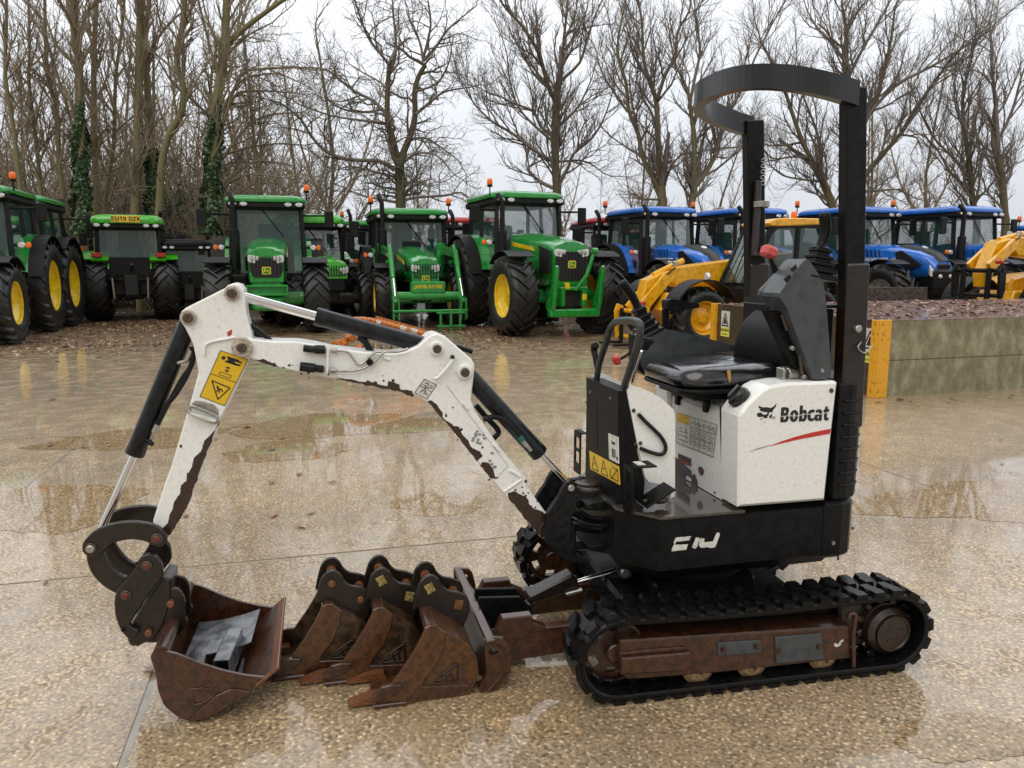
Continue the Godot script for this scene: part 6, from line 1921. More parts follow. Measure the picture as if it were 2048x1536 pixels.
		b.box(Vector3(hf - 0.18, hb + 0.02, 0), Vector3(0.5, 0.5, 0.62), 0.06)
		put("nose_frame", b, M.plastic, t)
		for z in [0.16, -0.16]: lens("lower_light", t, Vector3(hf + 0.07, hb + 0.1, z), 0.05, 0.06)
	else:
		b = MB.new()
		var gw := hw * 0.80
		front2(b, pv([-gw, hft - 0.34, -gw * 0.4, hft - 0.22, gw * 0.4, hft - 0.22, gw, hft - 0.34, gw * 0.96, hb + 0.26, gw * 0.7, hb + 0.13, -gw * 0.7, hb + 0.13, -gw * 0.96, hb + 0.26]), nose - 0.03, nose + 0.018, 0.008)
		put("grille", b, M.grille, t)
		for k in 9:
			b = MB.new()
			b.box(Vector3(nose + 0.02, (hft + hb) * 0.5 - 0.02, lerpf(-gw * 0.8, gw * 0.8, k / 8.0)), Vector3(0.014, (hft - hb) * 0.55, 0.018), 0.003)
			put("grille_slat", b, M.plastic, t)
		for z in [1.0, -1.0]:
			b = MB.new()
			front2(b, soft(pv([0.10 * z, hft - 0.20, gw * 1.04 * z, hft - 0.16, gw * 1.05 * z, hft - 0.30, gw * 0.62 * z, hft - 0.335, 0.2 * z, hft - 0.28]), 1, 0.15), nose - 0.03, nose + 0.026, 0.006)
			put("headlight", b, M.lens, t)
			for k in [0.5, 0.8]: lens("lamp_reflector", t, Vector3(nose + 0.014, hft - 0.25, gw * k * z), 0.034, 0.04, Vector3(1, 0, 0), M.zinc)
		if style == "green":
			b = MB.new()
			front2(b, rrect(-0.085, hft - 0.55, 0.085, hft - 0.40, 0.025, 3), nose + 0.02, nose + 0.034, 0.003)
			put("badge", b, M.tyellow, t)
			b = MB.new()
			front2(b, rrect(-0.068, hft - 0.535, 0.068, hft - 0.415, 0.018, 3), nose + 0.03, nose + 0.037, 0.0)
			put("badge_field", b, body, t)
			b = MB.new()
			for q in [[-0.05, -0.49, 0.02, -0.47], [0.02, -0.47, 0.04, -0.44], [0.02, -0.47, 0.055, -0.50], [-0.05, -0.49, -0.055, -0.52], [0.04, -0.44, 0.02, -0.43]]:
				b.bar(Vector3(nose + 0.039, hft + q[1], q[0]), Vector3(nose + 0.039, hft + q[3], q[2]), 0.014, 0.014, 0.0)
			put("badge_print", b, M.tyellow, t)
		b = MB.new()
		b.box(Vector3(hf - 0.28, hb - 0.1, 0), Vector3(0.5, 0.36, hw * 1.5), 0.05)
		put("nose_frame", b, body if style == "green" else M.plastic, t)
	cab(t, d, cf, ht, hw)
	# rear fenders
	for z in [1.0, -1.0]:
		b = MB.new()
		var zi: float = (tr - Wd * 0.62) * z; var zo: float = (tr + Wd * 0.05) * z
		fender_arc(b, Vector2(0, R), R + 0.10, 0.28, 2.75 if style != "lime" else 2.3, minf(zi, zo), maxf(zi, zo), 0.06)
		b.prism(pv([-0.7, R + 0.5, -0.2, R + 1.02, 0.45, R + 0.98, 0.95, R + 0.45, 1.02, R - 0.1, 0.7, R - 0.1, 0.4, R + 0.6]), minf(zi, zi + 0.03 * z), maxf(zi, zi + 0.03 * z), 0.0)
		put("rear_fender", b, body, t)
		b = MB.new()
		var ze: float = (tr + Wd * 0.52) * z
		fender_arc(b, Vector2(0, R), R + 0.09, 0.2 if style != "lime" else 0.9, 2.3 if style != "lime" else 2.25, minf(zo, ze), maxf(zo, ze), 0.035)
		put("fender_extension", b, M.plastic if style != "lime" else body, t)
		# tail lamp on the fender
		b = MB.new()
		b.T = Transform3D(Basis(), Vector3(-0.62, R + 0.86, (tr - 0.1) * z))
		b.box(Vector3.ZERO, Vector3(0.08, 0.12, 0.24), 0.03)
		put("tail_lamp", b, M.tred, t)
		lens("side_lamp", t, Vector3(cf + 0.06, ht - 0.22, 0.98 * z), 0.06, 0.07)
		b = MB.new(); b.bar(Vector3(cf - 0.1, ht - 0.22, 0.66 * z), Vector3(cf, ht - 0.22, 0.98 * z), 0.05, 0.06); put("lamp_arm", b, M.plastic, t)
		lens("indicator", t, Vector3(cf + 0.06, ht - 0.22, 1.1 * z), 0.06, 0.05, Vector3(1, 0, 0), M.amber)
		# front mudguards
		if d.get("mudguards", true):
			b = MB.new()
			var fz: float = tf * z
			fender_arc(b, Vector2(wb, Rf), Rf + 0.10, 1.05, 2.35, fz - Wf * 0.5, fz + Wf * 0.5, 0.025)
			put("front_mudguard", b, M.plastic, t)
	# tank, steps, exhaust
	b = MB.new()
	b.box(Vector3(1.0, 0.85, -0.62), Vector3(0.9, 0.62, 0.42), 0.08)
	put("fuel_tank", b, M.plastic, t)
	b = MB.new()
	for k in 3: b.box(Vector3(1.15, 0.42 + k * 0.26, -0.86), Vector3(0.34, 0.03, 0.2), 0.006)
	b.box(Vector3(1.32, 0.7, -0.86), Vector3(0.03, 0.75, 0.2), 0.006); b.box(Vector3(0.98, 0.7, -0.86), Vector3(0.03, 0.75, 0.2), 0.006)
	put("steps", b, M.plastic, t)
	b = MB.new()
	b.box(Vector3(1.2, 0.95, 0.62), Vector3(0.7, 0.55, 0.36), 0.06)
	put("tool_box", b, M.plastic, t)
	b = MB.new()
	var ex := Vector3(cf + 0.12, 1.3, 0.70)
	b.cyl(ex, ex + Vector3(0, 0.9, 0), 0.10, -1, 16, 0.02)
	b.tube(curve([ex + Vector3(0, 0.85, 0), ex + Vector3(0, 1.45, 0), ex + Vector3(-0.02, 1.58, 0.03), ex + Vector3(-0.1, 1.68, 0.06)], 4), 0.055, 10)
	put("exhaust", b, M.plastic, t)
	# rear linkage
	for z in [0.42, -0.42]:
		b = MB.new()
		b.bar(Vector3(-0.35, 0.62, z * 0.8), Vector3(-1.15, 0.55, z), 0.06, 0.09)
		put("lift_arm", b, M.darkmetal, t)
		b = MB.new()
		b.bar(Vector3(-0.5, 1.25, z * 0.8), Vector3(-0.85, 1.15, z), 0.06, 0.08)
		put("rocker_arm", b, M.darkmetal, t)
		b = MB.new()
		b.cyl(Vector3(-0.85, 1.15, z), Vector3(-0.82, 0.6, z * 0.95), 0.03, -1, 10)
		put("lift_rod", b, M.zinc, t)
	b = MB.new()
	b.cyl(Vector3(-0.35, 1.15, 0), Vector3(-0.75, 1.5, 0.05), 0.035, -1, 10)
	b.box(Vector3(-0.4, 0.95, 0), Vector3(0.35, 0.6, 0.4), 0.05)
	b.box(Vector3(-0.65, 0.5, 0), Vector3(0.7, 0.07, 0.12), 0.01)
	put("hitch", b, M.darkmetal, t)
	return t

# outline in z, y on a face that looks forward (+x)
func front2(b: MB, poly: PackedVector2Array, x0: float, x1: float, bev := 0.0):
	var k := b.T
	b.T = b.T * Transform3D(Basis(Vector3(0, 0, -1), Vector3(0, 1, 0), Vector3(1, 0, 0)), Vector3.ZERO)
	var p := PackedVector2Array()
	for q in poly: p.append(Vector2(-q.x, q.y))
	b.prism(p, x0, x1, bev)
	b.T = k

func cab(t: Node3D, d: Dictionary, cf: float, ht: float, hw: float):
	var style: String = d.style
	var body: Material = d.body
	var top: float = d.get("cab_top", 2.82); var fl := 1.18
	var cw: float = d.get("cab_half", 0.80); var tw := cw - 0.06
	var xr := -0.55; var xb := 0.35
	var xt := cf - 0.12
	var b: MB
	# posts
	for z in [1.0, -1.0]:
		for q in [[Vector3(cf, fl, cw * z), Vector3(xt, top - 0.1, tw * z), 0.09], [Vector3(xb, fl + 0.3, cw * z), Vector3(xb - 0.05, top - 0.1, tw * z), 0.07], [Vector3(xr, fl + 0.55, cw * 0.95 * z), Vector3(xr + 0.06, top - 0.1, tw * z), 0.10]]:
			b = MB.new()
			b.bar(q[0], q[1], 0.09, q[2], 0.012)
			put("cab_post", b, M.plastic, t)
		b = MB.new()
		tilt_quad(b, Vector3(cf - 0.03, fl + 0.02, cw * z), Vector3(xb + 0.03, fl + 0.02, cw * z), Vector3(xb, top - 0.12, tw * z), Vector3(xt - 0.03, top - 0.12, tw * z))
		put("side_window", b, M.tglass, t)
		b = MB.new()
		tilt_quad(b, Vector3(xb - 0.03, fl + 0.5, cw * z), Vector3(xr + 0.03, fl + 0.6, cw * 0.95 * z), Vector3(xr + 0.08, top - 0.12, tw * z), Vector3(xb - 0.08, top - 0.12, tw * z))
		put("quarter_window", b, M.tglass, t)
	b = MB.new()
	tilt_quad(b, Vector3(cf, fl + 0.05, -cw * 0.92), Vector3(cf, fl + 0.05, cw * 0.92), Vector3(xt, top - 0.12, tw * 0.94), Vector3(xt, top - 0.12, -tw * 0.94))
	put("windscreen", b, M.tglass, t)
	b = MB.new()
	tilt_quad(b, Vector3(xr, fl + 0.5, cw * 0.88), Vector3(xr, fl + 0.5, -cw * 0.88), Vector3(xr + 0.06, top - 0.12, -tw * 0.94), Vector3(xr + 0.06, top - 0.12, tw * 0.94))
	put("rear_window", b, M.tglass, t)
	b = MB.new()
	b.box(Vector3((cf + xr) * 0.5, fl - 0.05, 0), Vector3(cf - xr, 0.16, cw * 1.8), 0.03)
	b.box(Vector3(xr + 0.05, fl + 0.25, 0), Vector3(0.12, 0.5, cw * 1.75), 0.03)
	put("cab_floor", b, M.plastic, t)
	# roof
	b = MB.new()
	var rings := []
	var x0 := xr - 0.18; var x1 := xt + 0.22; var rw := tw + 0.12
	var rh: float = d.get("roof_h", 1.0)
	for k in [[0.0, 1.02, 1.0], [0.06, 1.045, 1.015], [0.11, 1.0, 0.98], [0.15, 0.86, 0.9], [0.165, 0.4, 0.5]]:
		var ring := []
		for p in rrect(-0.5, -0.5, 0.5, 0.5, 0.16, 5): ring.append(Vector3((x0 + x1) * 0.5 + p.x * (x1 - x0) * k[2], top + k[0] * rh, -p.y * 2.0 * rw * k[1]))
		rings.append(ring)
	b.loft(rings)
	put("roof", b, d.get("roof", body), t)
	b = MB.new()
	b.box(Vector3((x0 + x1) * 0.5, top - 0.065, 0), Vector3((x1 - x0) * 0.985, 0.15, rw * 1.95), 0.05)
	put("roof_lining", b, M.plastic, t)
	for z in [1.0, -1.0]:
		for q in [0.82, 0.55]:
			lens("work_lamp", t, Vector3(x1 - 0.01, top - 0.055, rw * q * z), 0.048, 0.085)
			lens("work_lamp", t, Vector3(x0 + 0.01, top - 0.055, rw * q * z), 0.048, 0.08, Vector3(-1, 0, 0))
		mirror(t, Vector3(xt, top - 0.28, tw * z), Vector3(xt + 0.15, top - 0.36, (tw + d.get("mirror_out", 0.55)) * z), d.get("mirror_h", 0.36), 0.2)
		var bz: Array = d.get("beacons", [1.0])
		if bz.has(z): beacon(t, Vector3(x1 - 0.25 if style != "blue" else x0 + 0.15, top + 0.05, (rw + 0.03) * z), 0.18)
	# wiper
	b = MB.new()
	b.bar(Vector3(xt + 0.035, top - 0.15, 0.1), Vector3(lerpf(xt, cf, 0.4) + 0.03, top - 0.75, -0.35), 0.02, 0.02)
	put("wiper", b, M.black, t)
	# inside
	b = MB.new()
	b.box(Vector3(-0.05, fl + 0.42, 0), Vector3(0.52, 0.14, 0.52), 0.05)
	b.obox(Vector3(-0.3, fl + 0.82, 0), Vector3(0.14, 0.8, 0.5), Basis(Vector3(0, 0, 1), 0.15), 0.05)
	b.box(Vector3(-0.05, fl + 0.2, 0), Vector3(0.35, 0.36, 0.4), 0.04)
	put("seat", b, M.plastic, t)
	b = MB.new()
	b.tube([Vector3(cf - 0.25, fl, 0), Vector3(cf - 0.45, fl + 0.72, 0)], 0.06, 10)
	var ring := []
	for k in 25:
		var a := TAU * k / 24
		ring.append(Vector3(cf - 0.48, fl + 0.76, 0) + Basis(Vector3(0, 0, 1), 0.5) * Vector3(sin(a) * 0.21, 0, cos(a) * 0.21))
	b.tube(ring, 0.018, 8, false)
	put("steering_wheel", b, M.black, t)
	b = MB.new()
	b.box(Vector3(cf - 0.16, fl + 0.4, 0), Vector3(0.24, 0.75, 0.5), 0.06)
	b.box(Vector3(0.1, fl + 0.55, 0.5), Vector3(0.7, 0.2, 0.2), 0.04)
	put("dashboard", b, M.plastic, t)

func loader(t: Node3D, body: Material, wb: float):
	var g := part("front_loader", t)
	for z in [0.72, -0.72]:
		var b := MB.new()
		b.bar(Vector3(1.15, 1.75, z), Vector3(wb + 0.5, 1.62, z), 0.10, 0.2, 0.02)
		b.bar(Vector3(wb + 0.42, 1.68, z), Vector3(wb + 1.15, 0.55, z), 0.10, 0.18, 0.02)
		put("boom_arm", b, body, g)
		b = MB.new()
		b.bar(Vector3(1.3, 0.8, z * 0.86), Vector3(1.2, 1.9, z), 0.14, 0.22, 0.02)
		b.box(Vector3(1.35, 0.95, z * 0.75), Vector3(0.5, 0.4, 0.12), 0.02)
		put("mast", b, body, g)
		b = MB.new()
		b.cyl(Vector3(1.45, 1.05, z), Vector3(wb + 0.0, 1.45, z), 0.05, -1, 12)
		b.cyl(Vector3(wb + 0.3, 1.80, z), Vector3(wb + 0.9, 1.1, z + 0.0), 0.045, -1, 12)
		put("ram_barrel", b, body, g)
		b = MB.new()
		b.cyl(Vector3(wb + 0.9, 1.1, z), Vector3(wb + 1.2, 0.72, z), 0.025, -1, 10)
		put("ram_rod", b, M.chrome, g)
		b = MB.new()
		b.prism(pv([wb + 1.05, 0.72, wb + 1.28, 0.68, wb + 1.32, 0.25, wb + 1.18, 0.2, wb + 1.08, 0.45]), z - 0.07, z - 0.04, 0.004)
		b.prism(pv([wb + 1.05, 0.72, wb + 1.28, 0.68, wb + 1.32, 0.25, wb + 1.18, 0.2, wb + 1.08, 0.45]), z + 0.04, z + 0.07, 0.004)
		put("carrier_plate", b, body, g)
	var b := MB.new()
	b.cyl(Vector3(wb + 1.0, 0.72, -0.72), Vector3(wb + 1.0, 0.72, 0.72), 0.09, -1, 18)
	put("cross_tube", b, body, g)
	b = MB.new()
	b.box(Vector3(wb + 1.0, 0.9, 0), Vector3(0.16, 0.26, 0.75), 0.03)
	put("cross_cover", b, body, g)
	text("loader_lettering", "JOHN DEERE", 0.075, M.tyellow, g, Vector3(wb + 1.085, 0.92, 0), Basis(Vector3.UP, PI / 2), 1.0, 800, 0.004, true)
	b = MB.new()
	b.cyl(Vector3(wb + 1.3, 0.42, -0.8), Vector3(wb + 1.3, 0.42, 0.8), 0.03, -1, 12)
	put("carrier_bar", b, body, g)
	# folded fork frame
	for z in [0.2, 0.42, 0.62]:
		b = MB.new()
		b.box(Vector3(wb + 1.36, 0.16, -z), Vector3(0.05, 0.5, 0.05), 0.006)
		put("frame_bar", b, body, g)
	for y in [-0.06, 0.1, 0.38]:
		b = MB.new()
		b.box(Vector3(wb + 1.39, y, -0.42), Vector3(0.04, 0.04, 0.62), 0.006)
		put("frame_rail", b, body, g)

func front_linkage(t: Node3D, body: Material, x: float):
	var g := part("front_linkage", t)
	for z in [0.5, -0.5]:
		var b := MB.new()
		b.prism(soft(pv([x, 0.55, x + 0.25, 0.5, x + 0.36, 0.62, x + 0.42, 0.95, x + 0.5, 1.4, x + 0.42, 1.45, x + 0.3, 1.2, x + 0.18, 0.85, x, 0.75]), 1), z - 0.04, z + 0.04, 0.015)
		put("lower_arm", b, body, g)
	var b := MB.new()
	b.box(Vector3(x + 0.05, 0.80, 0.24), Vector3(0.3, 0.36, 0.1), 0.02)
	b.box(Vector3(x + 0.05, 0.80, -0.24), Vector3(0.3, 0.36, 0.1), 0.02)
	b.box(Vector3(x + 0.05, 0.98, 0), Vector3(0.3, 0.08, 0.62), 0.02)
	b.box(Vector3(x + 0.2, 0.5, 0), Vector3(0.2, 0.16, 1.1), 0.03)
	put("linkage_frame", b, body, g)
	b = MB.new()
	b.box(Vector3(x - 0.05, 0.78, 0), Vector3(0.2, 0.34, 0.4), 0.02)
	put("linkage_core", b, M.darkmetal, g)
	b = MB.new()
	b.tube([Vector3(x + 0.25, 0.95, 0.0), Vector3(x + 0.34, 1.25, -0.2), Vector3(x + 0.38, 1.72, -0.34)], [0.035, 0.045, 0.035], 10)
	b.cyl(Vector3(x + 0.38, 1.72, -0.40), Vector3(x + 0.38, 1.72, -0.28), 0.06, -1, 12)
	put("top_link", b, body, g)
	for q in [[0.22, -0.05], [-0.16, 0.18]]:
		b = MB.new(); b.box(Vector3(x + 0.206, 0.86 + q[1], -q[0]), Vector3(0.01, 0.12, 0.1), 0.002); put("sticker", b, M.tyellow, g)

func weight_frame(t: Node3D, body: Material, x: float):
	var b := MB.new()
	for q in [[Vector3(0, 0.085, 0), Vector3(0.1, 0.04, 0.8)], [Vector3(0, -0.085, 0), Vector3(0.1, 0.04, 0.8)], [Vector3(0, 0, 0.38), Vector3(0.1, 0.14, 0.04)], [Vector3(0, 0, -0.38), Vector3(0.1, 0.14, 0.04)], [Vector3(-0.06, 0, 0), Vector3(0.04, 0.16, 0.76)]]:
		b.box(Vector3(x + 0.1, 0.92, 0) + q[0], q[1], 0.012)
	put("weight_frame", b, body, t)
	b = MB.new()
	b.box(Vector3(x - 0.12, 0.66, 0), Vector3(0.4, 0.3, 0.6), 0.05)
	put("front_support", b, body, t)

func number_plate(t: Node3D, y: float, x: float, s: String):
	var b := MB.new()
	b.box(Vector3(x, y, 0), Vector3(0.012, 0.17, 0.68), 0.003)
	put("number_plate", b, M.tyellow, t)
	text("plate_lettering", s, 0.11, M.ink, t, Vector3(x - 0.008, y, 0), Basis(Vector3.UP, -PI / 2), 1.0, 700, 0.004, true)

func at_ground(px: Vector3, yaw: float, dx: float) -> Vector3:
	# a thing whose own point (dx, 0, 0) stands at px
	return px - Vector3(cos(yaw), 0, -sin(yaw)) * dx

func beside(px: Vector3, yaw: float, dx: float, dz: float) -> Vector3:
	# a thing whose own point (dx, 0, dz) stands at px
	return px - Basis(Vector3.UP, yaw) * Vector3(dx, 0, dz)

func build_tractors():
	M.tyre = mat(0.0095, 0.0093, 0.009, 0.5, 0.0, M.grime2, 1.3, 0.1)
	M.plastic = mat(0.0075, 0.0075, 0.008, 0.48, 0.0, M.grime, 1.0)
	M.plastic.metallic_specular = 0.35
	M.darkmetal = mat(0.02, 0.019, 0.018, 0.5, 0.0, M.grime2, 1.5)
	M.grille = mat(0.007, 0.007, 0.0075, 0.5)
	M.tgreen = mat(0.010, 0.26, 0.034, 0.22, 0.0, M.grime, 0.8, 0.6)
	M.tlime = mat(0.055, 0.42, 0.018, 0.22, 0.0, M.grime, 0.8, 0.6)
	M.tblue = mat(0.016, 0.15, 0.62, 0.22, 0.0, M.grime, 0.8, 0.6)
	M.tredbody = mat(0.42, 0.018, 0.022, 0.25, 0.0, M.grime, 0.8, 0.5)
	M.tyellow = mat(0.80, 0.55, 0.006, 0.3, 0.0, M.grime, 0.9, 0.4)
	M.tamber = mat(0.62, 0.22, 0.02, 0.4)
	M.tgrey = mat(0.30, 0.30, 0.30, 0.45, 0.0, M.grime2, 1.0)
	M.tred = mat(0.42, 0.02, 0.015, 0.2)
	M.amber = mat(0.85, 0.16, 0.006, 0.18)
	M.lens = mat(0.62, 0.63, 0.62, 0.12, 0.35)
	M.tglass = pane(0.03, 0.10, 0.088, 0.24)
	M.loadall = mat(0.80, 0.40, 0.008, 0.28, 0.0, M.grime, 1.2, 0.4)
	var green := {"style": "green", "body": M.tgreen, "rims": M.tyellow, "axle": M.tgreen}
	var six := green.duplicate(); six.merge({"cab_top": 2.80, "hood_low": 1.04, "beacons": [-1.0], "wb": 2.76, "scale": 1.05, "Rf": 0.74, "mirror_out": 0.62})
	var big := green.duplicate(); big.merge({"cab_top": 2.92, "R": 1.03, "W": 0.66, "rim": 0.56, "Rf": 0.82, "Wf": 0.56, "rimf": 0.44, "wb": 2.92, "hood_top": 2.16, "hood_front_top": 1.93, "hood_half": 0.45, "hood_low": 1.0, "track": 0.98, "trackf": 0.98, "beacons": [1.0], "cab_front": 1.42, "steer": 0.02, "scale": 1.03})
	var small := green.duplicate(); small.merge({"cab_top": 2.55, "R": 0.88, "W": 0.5, "rim": 0.48, "Rf": 0.66, "Wf": 0.42, "rimf": 0.34, "wb": 2.35, "hood_top": 1.82, "hood_front_top": 1.55, "hood_half": 0.37, "hood_low": 0.98, "track": 0.84, "trackf": 0.84, "beacons": [1.0, -1.0], "scale": 1.08, "cab_front": 1.22, "cab_half": 0.84})
	var blue := {"style": "blue", "body": M.tblue, "rims": M.tgrey, "wb": 2.8, "cab_top": 2.82, "beacons": [1.0], "hood_top": 2.02, "hood_front_top": 1.78, "hood_half": 0.42, "mirror_h": 0.42, "track": 0.95}
	var lime := {"style": "lime", "body": M.tlime, "rims": M.tgrey, "wb": 2.45, "cab_top": 2.55, "R": 0.88, "rim": 0.46, "Rf": 0.66, "rimf": 0.34, "beacons": [], "cab_half": 0.78, "roof_h": 1.5, "track": 0.86, "hood_top": 1.8, "hood_front_top": 1.6, "mudguards": false}
	var red := {"style": "red", "body": M.tredbody, "rims": M.tredbody, "wb": 2.6, "cab_top": 2.66, "beacons": []}
	var G := "tractors parked in a row behind the digger"
	# facing the yard, from left to right
	var y := deg_to_rad(-72)
	var t := make_tractor(six, "green tractor with yellow wheels cut by the picture edge beside a wooded bank", beside(Vector3(-9.633,0,-14.639), y, 2.9, -1.01), y, G)
	y = deg_to_rad(107)
	t = make_tractor(six, "green tractor turned away from the yard, between the edge tractor and the lime green one", beside(Vector3(-10.954,0,-18.923), y, 0.0, 1.0), y, G)
	# lime green, seen from behind
	y = deg_to_rad(112)
	t = make_tractor(lime, "lime green tractor seen from behind with a yellow number plate on its roof", at_ground(Vector3(-10.252,0,-20.958), y, -0.1), y, G)
	number_plate(t, 2.66, -0.815, "EU19 DZK")
	y = deg_to_rad(-74)
	t = make_tractor(six, "green tractor facing forward with wide mirrors and a square weight frame on its nose", at_ground(Vector3(-5.346,0,-16.993), y, 2.9), y, G)
	weight_frame(t, M.tgreen, 3.48)
	y = deg_to_rad(-74)
	t = make_tractor(small, "smaller green tractor with a front loader and two orange beacons", at_ground(Vector3(-2.24,0,-18.923), y, 2.54), y, G)
	loader(t, M.tgreen, 2.35)
	t = make_tractor(small, "green tractor mostly hidden behind the one with the front loader", at_ground(Vector3(-2.24,0,-18.923), y, 2.54) + Vector3(-1.95, 0, -5.6), y, G)
	y = deg_to_rad(-69)
	t = make_tractor(big, "large green tractor with a raised front linkage and one orange beacon", at_ground(Vector3(0.96,0,-16.749), y, 3.01), y, G)
	front_linkage(t, M.tgreen, 3.6)
	t = make_tractor(red, "red roofed tractor behind the loader tractor and the large green one", Vector3(-1.35, 0, -23.5), deg_to_rad(-75), G)
	t = make_tractor(red, "red roofed tractor between the large green tractor and the first blue one", Vector3(2.75, 0, -23.6), deg_to_rad(-75), G)
	t = make_tractor(lime, "lime green loader tractor glimpsed behind the tractor with the weight frame", Vector3(-5.75, 0, -21.4), deg_to_rad(-62), G)
	var dark := lime.duplicate(); dark.body = M.tgreen; dark.scale = 0.78; dark.roof = M.plastic
	t = make_tractor(dark, "small dark roofed tractor between the lime green tractor and the one with wide mirrors", Vector3(-9.0, 0, -21.6), deg_to_rad(112), G)
	# blue ones
	t = make_tractor(blue, "blue tractor behind the yellow telehandler beside the large green tractor", Vector3(3.62, 0, -21.6), deg_to_rad(-70), G)
	t = make_tractor(blue, "blue tractor with a flag print on its roof behind the roll frame", Vector3(6.15, 0, -22.0), deg_to_rad(-70), G)
	flag(t)
	t = make_tractor(blue, "blue tractor whose nose stands above the rusty bucket on the dock", Vector3(8.95, 0, -21.6), deg_to_rad(-70), G)
	t = make_tractor(blue, "blue tractor between the rusty bucket and the second yellow telehandler", Vector3(11.5, 0, -21.4), deg_to_rad(-68), G)
	var bs := blue.duplicate(); bs.scale = 0.86
	t = make_tractor(bs, "blue tractor with a low roof behind the second yellow telehandler", Vector3(14.6, 0, -21.5), deg_to_rad(-40), G)
	telehandler(beside(Vector3(3.385,0,-13.851), deg_to_rad(-160), 2.75 * 0.9, -0.93 * 0.9), deg_to_rad(-160), "yellow telehandler with a lowered boom behind the digger's seat", M.loadall)
	telehandler(Vector3(12.45, 0, -16.7), deg_to_rad(-158), "yellow telehandler with black fork carriage at the end of the dock", M.plastic, 0.2)

func flag(t: Node3D):
	var b := MB.new()
	b.box(Vector3(0.6, 2.98, 0.86), Vector3(0.5, 0.05, 0.008), 0.0)
	put("flag_field", b, M.white, t)
	b = MB.new()
	b.box(Vector3(0.6, 2.98, 0.863), Vector3(0.5, 0.014, 0.008), 0.0)
	b.box(Vector3(0.6, 2.98, 0.863), Vector3(0.03, 0.05, 0.008), 0.0)
	put("flag_cross", b, M.tred, t)

